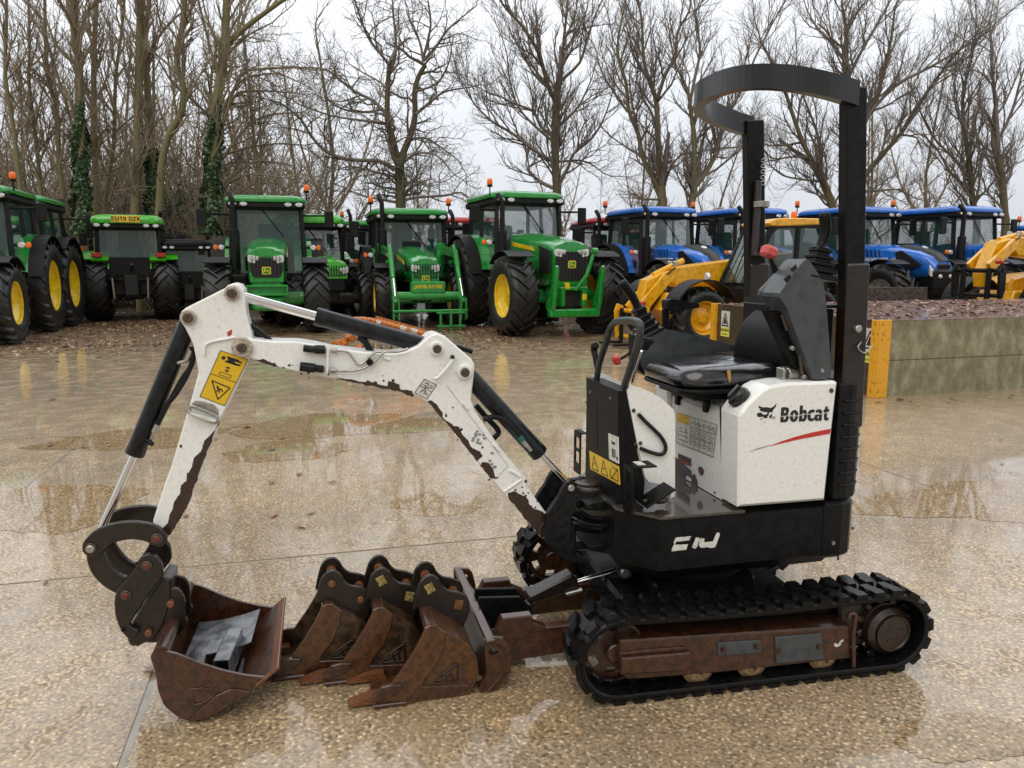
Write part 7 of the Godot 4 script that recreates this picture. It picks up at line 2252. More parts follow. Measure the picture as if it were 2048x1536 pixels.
# ---------------------------------------------------------------- telehandler: x forward, z right; origin under the rear axle
func telehandler(at: Vector3, yaw: float, label: String, cm: Material, lift := 0.0):
	var t := thing("telehandler", label, "telehandler", at, yaw, "yellow telehandlers")
	t.scale = Vector3.ONE * 0.9
	var Y: Material = M.loadall
	for q in [[0.0, 0.93], [0.0, -0.93], [2.75, 0.93], [2.75, -0.93]]: wheel("wheel", t, Vector3(q[0], 0.62, q[1]), 0.62, 0.44, 0.33, 16, Y, 0.0, 0.14)
	var b := MB.new()
	b.prism(pv([-0.75, 0.55, -0.85, 1.05, -0.3, 1.3, 0.6, 1.15, 2.2, 1.05, 3.2, 1.1, 3.35, 0.75, 3.1, 0.45, 0.2, 0.42]), -0.42, 0.42, 0.03)
	put("chassis", b, Y, t)
	b = MB.new()
	b.cyl(Vector3(0, 0.62, -0.75), Vector3(0, 0.62, 0.75), 0.12, -1, 12)
	put("axle", b, M.darkmetal, t)
	b = MB.new()
	b.cyl(Vector3(2.75, 0.62, -0.75), Vector3(2.75, 0.62, 0.75), 0.12, -1, 12)
	put("axle", b, M.darkmetal, t)
	# engine pod on the right
	b = MB.new()
	b.prism(soft(pv([0.4, 0.7, 0.35, 1.35, 0.6, 1.5, 2.0, 1.4, 2.15, 1.2, 2.1, 0.7]), 1), 0.45, 1.1, 0.05)
	put("engine_pod", b, Y, t)
	# cab on the left
	var body := t
	t = part("cab", body, Vector3(-0.6, 0, 0))
	var z0 := -1.08; var z1 := -0.28
	var ol := pv([0.45, 0.75, 0.4, 1.3, 0.5, 2.2, 0.62, 2.5, 1.75, 2.5, 1.95, 2.35, 2.45, 1.35, 2.4, 0.75])
	for z in [z0, z1]:
		b = MB.new()
		var inn := pv([0.55, 1.25, 0.62, 2.2, 0.72, 2.4, 1.7, 2.4, 1.85, 2.28, 2.28, 1.35])
		b.prism(ol, z - 0.035, z + 0.035, 0.0, [inn])
		put("cab_side", b, M.plastic, t)
		b = MB.new()
		b.prism(inn, z - 0.006, z + 0.006)
		put("side_window", b, M.tglass, t)
		b = MB.new()
		b.bar(Vector3(1.22, 1.2, z), Vector3(1.2, 2.45, z), 0.08, 0.08)
		put("door_post", b, M.plastic, t)
	b = MB.new()
	tilt_quad(b, Vector3(2.43, 1.3, z0), Vector3(2.43, 1.3, z1), Vector3(1.93, 2.36, z1), Vector3(1.93, 2.36, z0))
	put("windscreen", b, M.tglass, t)
	b = MB.new()
	tilt_quad(b, Vector3(0.42, 1.3, z1), Vector3(0.42, 1.3, z0), Vector3(0.55, 2.4, z0), Vector3(0.55, 2.4, z1))
	put("rear_window", b, M.tglass, t)
	b = MB.new()
	b.prism(soft(pv([0.45, 2.5, 0.42, 2.56, 0.6, 2.60, 1.7, 2.60, 1.98, 2.5, 1.9, 2.42, 0.6, 2.48]), 1, 0.15), z0 - 0.06, z1 + 0.06, 0.02)
	put("roof", b, Y, t)
	b = MB.new()
	b.box(Vector3(1.45, 0.95, (z0 + z1) * 0.5), Vector3(1.9, 0.55, 0.78), 0.05)
	put("cab_base", b, M.plastic, t)
	b = MB.new()
	b.box(Vector3(0.95, 1.45, -0.68), Vector3(0.45, 0.14, 0.45), 0.05)
	b.box(Vector3(0.75, 1.8, -0.68), Vector3(0.12, 0.65, 0.45), 0.05)
	put("seat", b, M.plastic, t)
	for k in 3:
		b = MB.new()
		var q := 1.2 + k * 0.12
		b.bar(Vector3(2.5, 1.2, -1.0 + k * 0.3), Vector3(2.0, 2.42, -1.0 + k * 0.3), 0.02, 0.02)
		put("screen_guard_bar", b, M.black, t)
	t = body
	# black arches over the front wheels
	for z in [0.93, -0.93]:
		b = MB.new()
		fender_arc(b, Vector2(2.75, 0.62), 0.76, 0.25, 2.6, z - 0.25, z + 0.25, 0.03)
		put("wheel_arch", b, M.plastic, t)
		lens("headlamp", t, Vector3(2.62, 1.42, z * 0.98), 0.09, 0.09)
	beacon(t, Vector3(0.15, 2.56, -0.4), 0.04)
	# boom down the middle, lowered at the front
	var bm := part("lifting_boom", t)
	b = MB.new()
	b.prism(pv([-0.6, 1.55, -0.6, 2.0, 2.9, 1.62, 3.0, 1.3, 2.8, 1.2, -0.3, 1.5]), -0.17, 0.17, 0.03)
	put("boom_section", b, Y, bm)
	b = MB.new()
	b.prism(pv([2.8, 1.56, 3.15, 1.52, 3.55, 1.35, 3.72, 0.62, 3.6, 0.35, 3.42, 0.4, 3.38, 1.0, 3.1, 1.25, 2.85, 1.28]), -0.15, 0.15, 0.03)
	put("boom_nose", b, Y, bm)
	b = MB.new()
	b.bar(Vector3(3.1, 1.42, 0.24), Vector3(3.72, 0.75, 0.24), 0.08, 0.22)
	b.bar(Vector3(3.1, 1.42, -0.24), Vector3(3.72, 0.75, -0.24), 0.08, 0.22)
	put("tilt_lever", b, Y, bm)
	b = MB.new()
	b.cyl(Vector3(2.6, 1.75, 0), Vector3(3.3, 1.45, 0), 0.06, -1, 12)
	put("tilt_ram", b, Y, bm)
	b = MB.new()
	b.tube(curve([Vector3(2.9, 1.6, -0.18), Vector3(3.25, 1.35, -0.26), Vector3(3.3, 1.0, -0.25), Vector3(3.5, 0.7, -0.2)], 5), 0.018, 6)
	put("hose", b, M.hose, bm)
	for z in [-0.1, 0.12]:
		b = MB.new()
		b.box(Vector3(2.85, 1.68, z), Vector3(0.09, 0.12, 0.09), 0.015)
		put("valve", b, M.zinc, bm)
	text("side_lettering", "JCB", 0.2, M.white, t, Vector3(1.9, 0.86, 0.47), Basis(), 1.3, 900, 0.01)
	text("side_lettering", "JCB", 0.16, M.ink, t, Vector3(3.0, 1.0, -0.435), Basis(Vector3.UP, PI), 1.3, 900, 0.01)
	# carriage
	var c := part("fork_carriage", t)
	for z in [0.55, -0.55]:
		b = MB.new()
		b.prism(pv([3.75, 0.12, 3.85, 0.12, 3.9, 0.7, 3.84, 0.85, 3.7, 0.8, 3.68, 0.3]), z - 0.03, z + 0.03, 0.006)
		put("carriage_side", b, cm, c)
	for y in [0.18, 0.72]:
		b = MB.new()
		b.cyl(Vector3(3.8, y, -0.6), Vector3(3.8, y, 0.6), 0.045, -1, 12)
		put("carriage_rail", b, cm, c)
	for z in [0.3, -0.3]:
		b = MB.new()
		b.box(Vector3(3.86, 0.42, z), Vector3(0.05, 0.7, 0.12), 0.01)
		b.box(Vector3(4.1, 0.06, z), Vector3(0.5, 0.05, 0.12), 0.012)
		put("fork", b, M.plastic, c)
	b = MB.new()
	b.box(Vector3(3.83, 0.90, -0.5), Vector3(0.1, 0.08, 0.16), 0.02)
	put("red_marker", b, M.tred, c)
	if lift > 0:
		var pv3 := Vector3(-0.45, 1.75, 0)
		bm.transform = Transform3D(Basis(Vector3(0, 0, 1), lift), pv3 - Basis(Vector3(0, 0, 1), lift) * pv3)
		c.position = Vector3(0.05, 0.82, 0)


# ---------------------------------------------------------------- bare trees
class TB:
	var V := PackedVector3Array()
	var N := PackedVector3Array()
	var I := PackedInt32Array()
	func tube(p: PackedVector3Array, r0: float, r1: float, k: int):
		var n := p.size()
		var ref := Vector3(0.31, 0.17, 0.93)
		for i in n:
			var d := (p[mini(i + 1, n - 1)] - p[maxi(i - 1, 0)]).normalized()
			var x := ref.cross(d).normalized()
			var y := d.cross(x)
			var r := lerpf(r0, r1, float(i) / (n - 1))
			for j in k:
				var a := TAU * j / k
				var o := x * cos(a) + y * sin(a)
				V.append(p[i] + o * r); N.append(o)
		var b := V.size() - n * k
		for i in n - 1:
			for j in k:
				var a := b + i * k + j; var c := b + i * k + (j + 1) % k
				I.append(a); I.append(a + k); I.append(c)
				I.append(c); I.append(a + k); I.append(c + k)
	func mesh() -> ArrayMesh:
		var A := []; A.resize(Mesh.ARRAY_MAX)
		A[Mesh.ARRAY_VERTEX] = V; A[Mesh.ARRAY_NORMAL] = N; A[Mesh.ARRAY_INDEX] = I
		var m := ArrayMesh.new(); m.add_surface_from_arrays(Mesh.PRIMITIVE_TRIANGLES, A)
		return m

# habit: wobble, upward pull, spread, shoots per metre by level, length by level
func shoots(tb: TB, p: PackedVector3Array, r0: float, r1: float, lvl: int, hb: Dictionary, from := 0.2):
	var L := 0.0
	for i in p.size() - 1: L += p[i].distance_to(p[i + 1])
	var cnt := int(L * hb.per[lvl] + rng.randf())
	for c in cnt:
		var t := from + (1.0 - from) * (c + rng.randf()) / cnt
		var s := t * (p.size() - 1)
		var i := mini(int(s), p.size() - 2)
		var at := p[i].lerp(p[i + 1], s - i)
		var d := (p[i + 1] - p[i]).normalized()
		var side := Vector3(rng.randfn(), rng.randfn(), rng.randfn())
		side = (side - d * side.dot(d)).normalized()
		var ang: float = hb.spread * rng.randf_range(0.65, 1.3)
		var dir := (d * cos(ang) + side * sin(ang) + Vector3(0, hb.up, 0)).normalized()
		var len: float = hb.len[lvl] * rng.randf_range(0.5, 1.25) * (1.0 - 0.35 * t)
		grow(tb, at, dir, len, minf(lerpf(r0, r1, t) * 0.62, hb.rad[lvl]), lvl + 1, hb)

func grow(tb: TB, at: Vector3, dir: Vector3, len: float, r: float, lvl: int, hb: Dictionary):
	var n: int = [7, 6, 5, 4, 3][lvl]
	var p := PackedVector3Array([at])
	var d := dir
	for i in n - 1:
		d = (d + Vector3(rng.randfn(), rng.randfn(), rng.randfn()) * hb.wobble + Vector3(0, hb.up * 0.35, 0)).normalized()
		p.append(p[-1] + d * len / (n - 1))
	tb.tube(p, r, maxf(r * 0.35, 0.0045), [7, 5, 4, 3, 3][lvl])
	if lvl < hb.levels: shoots(tb, p, r, r * 0.4, lvl, hb)

func polyline(px: Array, depth_from: float, depth_to: float) -> PackedVector3Array:
	# smooths a limb given by its turning points and leans it towards or away
	var q := []
	for i in px.size():
		var v: Vector3 = px[i]
		q.append(v + Vector3(0, 0, lerpf(depth_from, depth_to, float(i) / maxi(px.size() - 1, 1))))
	var o := PackedVector3Array()
	for v in curve(q, 3): o.append(v)
	return o

func oak(n: String, label: String, base: Vector3, limbs: Array, hb: Dictionary, bark: Material, twig: Material, ivy := []) -> Node3D:
	# limbs: [points, start radius, end radius, depth at the tip]; the first is the trunk
	var t := thing(n, label, "tree", base, 0.0, "bare trees behind the tractors")
	var trunk := TB.new(); var crown := TB.new()
	for i in limbs.size():
		var l: Array = limbs[i]
		var pts := []
		for v in l[0]: pts.append(v - base)
		if i == 0: pts.push_front(Vector3((pts[0] as Vector3).x, 0.0, 0))
		var p := polyline(pts, 0.0, l[3])
		(trunk if i == 0 or l[1] > 0.085 else crown).tube(p, l[1], l[2], 8)
		shoots(crown, p, l[1], l[2], 0, hb, 0.35 if i == 0 else 0.12)
		# the tip goes on as a shoot
		var d := (p[-1] - p[-3]).normalized()
		grow(crown, p[-1], d, hb.len[0] * 0.9, l[2], 1, hb)
	put("trunk", trunk.mesh(), bark, t)
	put("crown", crown.mesh(), twig, t)
	if ivy.size():
		var c := put("ivy", ivy_mesh(ivy, base), M.ivy, t)
		c.set_meta("kind", "stuff")
	return t

func ivy_mesh(iv: Array, base: Vector3) -> ArrayMesh:
	# leaves clinging round a stem: points, radius at the foot and at the top, how many
	var tb := TB.new()
	var pts: Array = iv[0]
	for k in iv[3]:
		var t := pow(rng.randf(), 1.15)
		var s := t * (pts.size() - 1)
		var i := mini(int(s), pts.size() - 2)
		var c: Vector3 = (pts[i] as Vector3).lerp(pts[i + 1], s - i) - base
		var a := rng.randf() * TAU
		var lump := 0.75 + 0.5 * sin(c.y * 3.1 + a * 2.0) * sin(c.y * 1.3 + 1.0)
		var r: float = lerpf(iv[2], iv[1], t) * lump * sqrt(rng.randf_range(0.35, 1.0))
		var o := c + Vector3(cos(a) * r, 0, sin(a) * r)
		leaf_at(tb, o, Vector3(cos(a), rng.randf_range(-0.3, 0.6), sin(a)), rng.randf_range(0.04, 0.075))
	return tb.mesh()

func leaf_at(tb: TB, o: Vector3, n: Vector3, s: float):
	n = (n + Vector3(rng.randfn(), rng.randfn(), rng.randfn()) * 0.5).normalized()
	var x := n.cross(Vector3(rng.randfn(), rng.randfn(), rng.randfn())).normalized() * s
	var y := n.cross(x)
	var b := tb.V.size()
	for v in [o - x, o + y * 0.7, o + x * 1.1, o - y * 0.7]: tb.V.append(v); tb.N.append(n)
	for i in [0, 1, 2, 0, 2, 3]: tb.I.append(b + i)

func build_trees():
	var barkn := noise(512, 0.03, 4, [[0.0, Color(0.45, 0.45, 0.38)], [0.5, Color(0.8, 0.78, 0.68)], [1.0, Color(1, 0.98, 0.92)]], 91)
	M.bark = mat(0.19, 0.16, 0.115, 0.8, 0.0, barkn, 1.6)
	M.barkpale = mat(0.30, 0.265, 0.175, 0.8, 0.0, barkn, 1.6)
	M.twig = mat(0.19, 0.16, 0.13, 0.8)
	M.twigbrown = mat(0.26, 0.205, 0.14, 0.8)
	M.ivy = mat(0.035, 0.075, 0.022, 0.35)
	M.yew = mat(0.035, 0.06, 0.02, 0.5)
	rng.seed = 2024
	var ok := {"wobble": 0.30, "up": 0.06, "spread": 0.95, "per": [3.2, 5.0, 7.0, 0.0], "len": [1.55, 0.85, 0.45], "rad": [0.05, 0.02, 0.009], "levels": 3}
	var ash := {"wobble": 0.16, "up": 0.22, "spread": 0.62, "per": [2.3, 4.2, 6.0, 0.0], "len": [2.0, 1.0, 0.5], "rad": [0.045, 0.018, 0.009], "levels": 3}
	var elm := {"wobble": 0.17, "up": 0.24, "spread": 0.66, "per": [3.2, 5.0, 6.6, 0.0], "len": [1.9, 0.95, 0.5], "rad": [0.045, 0.018, 0.009], "levels": 3}
	# crooked oak above the loader tractor
	oak("oak_tree", "crooked bare oak forking in two above the front loader tractor", Vector3(-3.85,1.52,-27)*Vector3(1,0,1), [
		[[Vector3(-3.811,3.269,-27),Vector3(-3.815,3.749,-27),Vector3(-3.824,4.225,-27),Vector3(-3.825,4.841,-27)], 0.185, 0.165, 0.0],
		[[Vector3(-3.839,4.841,-27),Vector3(-3.914,5.171,-27),Vector3(-4.023,5.733,-27),Vector3(-4.155,6.245,-27),Vector3(-4.108,7.169,-27),Vector3(-4.017,7.946,-27)], 0.125, 0.075, 0.5],
		[[Vector3(-3.791,4.841,-27),Vector3(-3.694,5.265,-27),Vector3(-3.489,5.78,-27),Vector3(-3.305,6.477,-27),Vector3(-3.313,7.306,-27),Vector3(-3.158,7.855,-27),Vector3(-2.961,8.195,-27)], 0.125, 0.07, -0.6],
		[[Vector3(-4.017,7.946,-27),Vector3(-4.295,8.309,-27),Vector3(-4.664,8.76,-27),Vector3(-4.841,9.209,-27),Vector3(-5.012,9.834,-27)], 0.06, 0.025, 0.9],
		[[Vector3(-4.017,7.946,-27),Vector3(-3.911,8.399,-27),Vector3(-3.897,8.985,-27),Vector3(-3.974,9.745,-27),Vector3(-4.008,10.277,-27)], 0.06, 0.025, -0.5],
		[[Vector3(-2.961,8.195,-27),Vector3(-2.477,8.625,-27),Vector3(-2.09,9.075,-27),Vector3(-1.374,9.567,-27)], 0.055, 0.02, 0.6],
		[[Vector3(-2.961,8.195,-27),Vector3(-3.092,8.85,-27),Vector3(-3.411,9.522,-27),Vector3(-3.54,10.1,-27)], 0.05, 0.02, -0.8],
		[[Vector3(-2.959,8.286,-27),Vector3(-2.658,9.209,-27),Vector3(-2.738,10.1,-27)], 0.05, 0.02, 0.7],
		[[Vector3(-4,4.652,-27),Vector3(-4.48,4.936,-27),Vector3(-5.549,4.983,-27),Vector3(-6.269,5.265,-27),Vector3(-6.688,5.733,-27),Vector3(-6.959,6.199,-27),Vector3(-7.518,6.662,-27),Vector3(-7.803,6.755,-27)], 0.08, 0.022, 0.8],
		[[Vector3(-4.246,6.477,-27),Vector3(-4.667,6.939,-27),Vector3(-5.377,7.306,-27),Vector3(-5.937,7.763,-27),Vector3(-6.451,8.082,-27),Vector3(-7.737,8.173,-27)], 0.065, 0.02, -0.7],
		[[Vector3(-4.158,6.153,-27),Vector3(-4.833,6.199,-27),Vector3(-5.893,6.292,-27),Vector3(-6.847,6.57,-27)], 0.055, 0.02, 1.2],
		[[Vector3(-4.338,6.662,-27),Vector3(-4.917,6.616,-27),Vector3(-5.78,6.755,-27),Vector3(-6.437,7.215,-27),Vector3(-6.651,7.855,-27)], 0.05, 0.02, -1.2],
		[[Vector3(-3.652,4.936,-27),Vector3(-3.21,5.171,-27),Vector3(-2.53,5.077,-27),Vector3(-2.05,4.605,-27)], 0.05, 0.02, 0.9],
		[[Vector3(-3.257,6.477,-27),Vector3(-2.743,6.939,-27),Vector3(-2.257,7.306,-27),Vector3(-1.391,7.489,-27)], 0.06, 0.02, -0.6],
		[[Vector3(-3.243,7.215,-27),Vector3(-2.495,7.398,-27),Vector3(-2.106,7.855,-27),Vector3(-1.959,8.173,-27)], 0.045, 0.018, 1.0],
		[[Vector3(-3.443,5.64,-27),Vector3(-3.004,5.78,-27),Vector3(-2.523,5.546,-27),Vector3(-1.897,5.124,-27)], 0.05, 0.018, -1.0],
		[[Vector3(-3.714,3.892,-27),Vector3(-3.179,4.178,-27),Vector3(-2.64,4.273,-27)], 0.05, 0.018, 0.9],
		[[Vector3(-3.719,3.653,-27),Vector3(-3.237,3.749,-27),Vector3(-2.304,3.796,-27),Vector3(-1.715,3.892,-27),Vector3(-1.375,3.557,-27)], 0.055, 0.02, 0.4],
		[[Vector3(-3.927,3.581,-27),Vector3(-4.513,3.701,-27),Vector3(-5.195,3.844,-27),Vector3(-5.871,4.13,-27)], 0.055, 0.018, -0.4],
		[[Vector3(-3.908,4.415,-27),Vector3(-4.587,4.558,-27),Vector3(-5.364,4.7,-27),Vector3(-6.203,4.415,-27)], 0.05, 0.018, 1.0],
		[[Vector3(-4.108,7.169,-27),Vector3(-4.458,7.581,-27),Vector3(-5.069,7.946,-27),Vector3(-5.583,8.309,-27)], 0.04, 0.016, -0.9]], ok, M.bark, M.twig)
	oak("elm_tree", "upright bare tree rising behind the large green tractor", Vector3(1.572,1.52,-27.5)*Vector3(1,0,1), [
		[[Vector3(1.575,3.691,-27.5),Vector3(1.539,4.419,-27.5),Vector3(1.497,5.141,-27.5),Vector3(1.489,6.095,-27.5),Vector3(1.505,7.038,-27.5)], 0.17, 0.13, 0.0],
		[[Vector3(1.506,6.991,-27.5),Vector3(1.258,7.413,-27.5),Vector3(1.008,8.203,-27.5),Vector3(0.811,8.664,-27.5),Vector3(0.325,9.351,-27.5),Vector3(-0.158,9.807,-27.5),Vector3(-0.495,10.259,-27.5)], 0.09, 0.03, 0.5],
		[[Vector3(1.521,6.991,-27.5),Vector3(1.646,7.692,-27.5),Vector3(1.736,8.434,-27.5),Vector3(1.777,9.123,-27.5),Vector3(1.91,10.259,-27.5)], 0.10, 0.035, -0.5],
		[[Vector3(1.424,4.997,-27.5),Vector3(0.728,5.381,-27.5),Vector3(-0.014,5.905,-27.5),Vector3(-0.654,6.237,-27.5),Vector3(-1.241,6.756,-27.5),Vector3(-1.531,7.273,-27.5)], 0.07, 0.02, 0.9],
		[[Vector3(1.532,4.08,-27.5),Vector3(1.032,4.322,-27.5),Vector3(0.632,4.661,-27.5),Vector3(0.582,4.853,-27.5),Vector3(0.829,5.021,-27.5)], 0.075, 0.03, -0.6],
		[[Vector3(1.467,5.81,-27.5),Vector3(1.02,6.19,-27.5),Vector3(0.722,6.756,-27.5),Vector3(0.084,7.038,-27.5),Vector3(-0.405,7.319,-27.5),Vector3(-0.894,7.506,-27.5)], 0.07, 0.02, -1.0],
		[[Vector3(1.629,4.322,-27.5),Vector3(1.923,4.757,-27.5),Vector3(2.116,5.237,-27.5),Vector3(2.703,5.715,-27.5),Vector3(3.087,6.332,-27.5),Vector3(3.319,7.038,-27.5)], 0.07, 0.02, 0.7],
		[[Vector3(1.587,6.19,-27.5),Vector3(2.098,6.662,-27.5),Vector3(2.435,7.132,-27.5),Vector3(2.813,7.971,-27.5)], 0.06, 0.02, -0.8],
		[[Vector3(1.695,7.692,-27.5),Vector3(2.274,8.203,-27.5),Vector3(2.461,8.756,-27.5),Vector3(2.738,9.579,-27.5),Vector3(3.017,10.169,-27.5)], 0.055, 0.02, 0.8],
		[[Vector3(1.009,8.157,-27.5),Vector3(0.617,8.756,-27.5),Vector3(0.517,9.579,-27.5),Vector3(0.323,10.259,-27.5)], 0.05, 0.02, -0.9],
		[[Vector3(1.493,5.62,-27.5),Vector3(0.824,6.095,-27.5),Vector3(0.232,6.662,-27.5),Vector3(-0.063,7.413,-27.5),Vector3(-0.16,8.203,-27.5)], 0.05, 0.02, 1.3],
		[[Vector3(1.258,7.413,-27.5),Vector3(0.816,7.692,-27.5),Vector3(0.327,8.295,-27.5),Vector3(-0.062,8.894,-27.5)], 0.045, 0.018, 1.4],
		[[Vector3(1.778,9.077,-27.5),Vector3(2.109,9.716,-27.5),Vector3(2.246,10.259,-27.5)], 0.045, 0.02, -1.2],
		[[Vector3(1.623,4.997,-27.5),Vector3(2.316,5.093,-27.5),Vector3(2.813,4.997,-27.5),Vector3(3.315,4.709,-27.5)], 0.045, 0.018, -1.0]], elm, M.bark, M.twig)
	oak("elm_tree", "bare tree splitting into three stems above the first blue tractor", Vector3(4.977,1.52,-26)*Vector3(1,0,1), [
		[[Vector3(4.979,3.341,-26),Vector3(4.947,3.618,-26),Vector3(4.911,4.032,-26)], 0.17, 0.14, 0.0],
		[[Vector3(4.893,3.848,-26),Vector3(4.744,4.078,-26),Vector3(4.251,4.944,-26),Vector3(4.093,5.621,-26),Vector3(3.749,6.382,-26),Vector3(3.638,7.18,-26),Vector3(3.393,7.838,-26),Vector3(3.333,8.492,-26),Vector3(3.497,9.355,-26)], 0.095, 0.03, 0.5],
		[[Vector3(4.913,3.94,-26),Vector3(4.813,4.944,-26),Vector3(4.727,6.293,-26),Vector3(4.665,6.826,-26),Vector3(4.465,7.356,-26),Vector3(4.261,8.057,-26),Vector3(4.187,9.14,-26),Vector3(4.079,9.782,-26)], 0.11, 0.03, -0.3],
		[[Vector3(4.703,6.782,-26),Vector3(4.921,7.532,-26),Vector3(5.183,7.969,-26),Vector3(5.205,8.708,-26),Vector3(5.506,9.269,-26),Vector3(5.533,9.782,-26)], 0.07, 0.025, 0.7],
		[[Vector3(4.985,3.894,-26),Vector3(5.199,4.58,-26),Vector3(5.56,5.034,-26),Vector3(5.882,5.17,-26)], 0.05, 0.02, -0.6],
		[[Vector3(3.749,6.382,-26),Vector3(3.364,7.003,-26),Vector3(2.981,7.707,-26),Vector3(2.833,8.274,-26)], 0.045, 0.018, -0.9],
		[[Vector3(4.093,5.621,-26),Vector3(3.983,6.293,-26),Vector3(4.25,6.737,-26)], 0.03, 0.016, 1.0],
		[[Vector3(4.465,7.356,-26),Vector3(3.948,7.707,-26),Vector3(3.616,8.144,-26)], 0.04, 0.016, 1.2]], elm, M.barkpale, M.twig)
	oak("elm_tree", "leaning bare tree with a low fork behind the blue tractors", Vector3(5.897,1.52,-25.5)*Vector3(1,0,1), [
		[[Vector3(5.796,3.079,-25.5),Vector3(5.846,3.623,-25.5),Vector3(5.856,3.984,-25.5)], 0.13, 0.11, 0.0],
		[[Vector3(5.848,3.939,-25.5),Vector3(5.807,5.321,-25.5),Vector3(5.638,6.201,-25.5),Vector3(5.479,6.854,-25.5),Vector3(5.095,7.502,-25.5)], 0.10, 0.03, 0.5],
		[[Vector3(5.858,3.939,-25.5),Vector3(6.167,4.298,-25.5),Vector3(6.513,4.878,-25.5),Vector3(6.678,5.321,-25.5),Vector3(6.532,5.054,-25.5),Vector3(6.893,6.077,-25.5),Vector3(7.263,6.799,-25.5),Vector3(7.425,7.61,-25.5)], 0.10, 0.03, -0.5],
		[[Vector3(5.623,6.376,-25.5),Vector3(5.821,7.416,-25.5),Vector3(5.974,8.145,-25.5),Vector3(5.897,8.993,-25.5),Vector3(5.828,9.624,-25.5)], 0.06, 0.02, -0.6],
		[[Vector3(5.895,5.41,-25.5),Vector3(6.202,5.762,-25.5),Vector3(6.276,6.201,-25.5)], 0.035, 0.016, 0.8],
		[[Vector3(6.629,5.152,-25.5),Vector3(7.132,5.25,-25.5),Vector3(7.634,5.348,-25.5)], 0.04, 0.018, -0.9],
		[[Vector3(7.167,6.703,-25.5),Vector3(7.563,7.847,-25.5),Vector3(7.963,8.787,-25.5),Vector3(8.231,9.346,-25.5)], 0.04, 0.018, 0.9]], elm, M.barkpale, M.twig)
	oak("elm_tree", "bare tree leaning away from the roll frame's far post", Vector3(11.583,1.52,-28)*Vector3(1,0,1), [
		[[Vector3(11.504,3.001,-28),Vector3(11.352,3.607,-28),Vector3(11.023,4.372,-28),Vector3(10.711,4.888,-28)], 0.15, 0.12, 0.0],
		[[Vector3(10.741,4.861,-28),Vector3(10.16,5.723,-28),Vector3(9.656,6.789,-28),Vector3(9.282,7.579,-28),Vector3(8.802,8.363,-28),Vector3(8.394,8.881,-28)], 0.09, 0.025, 0.6],
		[[Vector3(10.741,4.861,-28),Vector3(10.965,5.293,-28),Vector3(10.794,6.258,-28),Vector3(10.398,7.317,-28),Vector3(10.225,8.363,-28)], 0.07, 0.02, -0.8],
		[[Vector3(11.023,4.372,-28),Vector3(10.236,4.427,-28),Vector3(9.446,4.536,-28),Vector3(8.87,4.861,-28)], 0.05, 0.02, 0.7],
		[[Vector3(10.16,5.723,-28),Vector3(9.496,5.669,-28),Vector3(8.821,5.83,-28)], 0.045, 0.018, -0.9],
		[[Vector3(10.47,5.185,-28),Vector3(9.746,5.185,-28),Vector3(8.971,5.077,-28),Vector3(8.453,5.401,-28)], 0.045, 0.018, 1.1]], elm, M.barkpale, M.twig)
	oak("elm_tree", "broad bare tree fanning out behind the near post of the roll frame", Vector3(11.763,1.52,-26.5)*Vector3(1,0,1), [
		[[Vector3(11.689,2.921,-26.5),Vector3(11.608,3.703,-26.5),Vector3(11.448,4.477,-26.5),Vector3(11.299,5.498,-26.5)], 0.18, 0.15, 0.0],
		[[Vector3(11.302,5.447,-26.5),Vector3(11.065,7.006,-26.5),Vector3(11.024,7.996,-26.5),Vector3(11.009,8.975,-26.5),Vector3(10.841,9.941,-26.5)], 0.12, 0.04, -0.4],
		[[Vector3(11.53,4.065,-26.5),Vector3(12.083,4.836,-26.5),Vector3(12.804,5.751,-26.5),Vector3(13.164,6.506,-26.5),Vector3(13.946,7.75,-26.5),Vector3(14.412,8.34,-26.5)], 0.10, 0.025, 0.5],
		[[Vector3(11.325,5.498,-26.5),Vector3(11.864,6.406,-26.5),Vector3(12.26,7.404,-26.5),Vector3(12.562,8.877,-26.5),Vector3(12.684,9.941,-26.5)], 0.09, 0.025, -0.6],
		[[Vector3(11.369,5.244,-26.5),Vector3(11.666,6.255,-26.5),Vector3(12.431,7.205,-26.5),Vector3(13.427,7.75,-26.5),Vector3(14.412,8.34,-26.5),Vector3(14.992,8.78,-26.5)], 0.075, 0.02, 0.9],
		[[Vector3(11.051,7.602,-26.5),Vector3(11.311,8.34,-26.5),Vector3(11.757,9.314,-26.5),Vector3(11.967,9.941,-26.5)], 0.06, 0.02, 0.9],
		[[Vector3(11.031,7.898,-26.5),Vector3(10.51,8.731,-26.5),Vector3(10.113,9.314,-26.5),Vector3(9.869,9.941,-26.5)], 0.06, 0.02, -0.9],
		[[Vector3(12.804,5.751,-26.5),Vector3(13.342,5.599,-26.5),Vector3(13.111,5.193,-26.5)], 0.04, 0.018, 0.5],
		[[Vector3(11.62,3.91,-26.5),Vector3(12.413,3.962,-26.5),Vector3(13.205,4.013,-26.5),Vector3(13.859,3.806,-26.5)], 0.05, 0.02, -0.8],
		[[Vector3(11.125,6.506,-26.5),Vector3(10.649,7.404,-26.5),Vector3(10.284,8.242,-26.5)], 0.05, 0.018, 1.2]], elm, M.bark, M.twig)
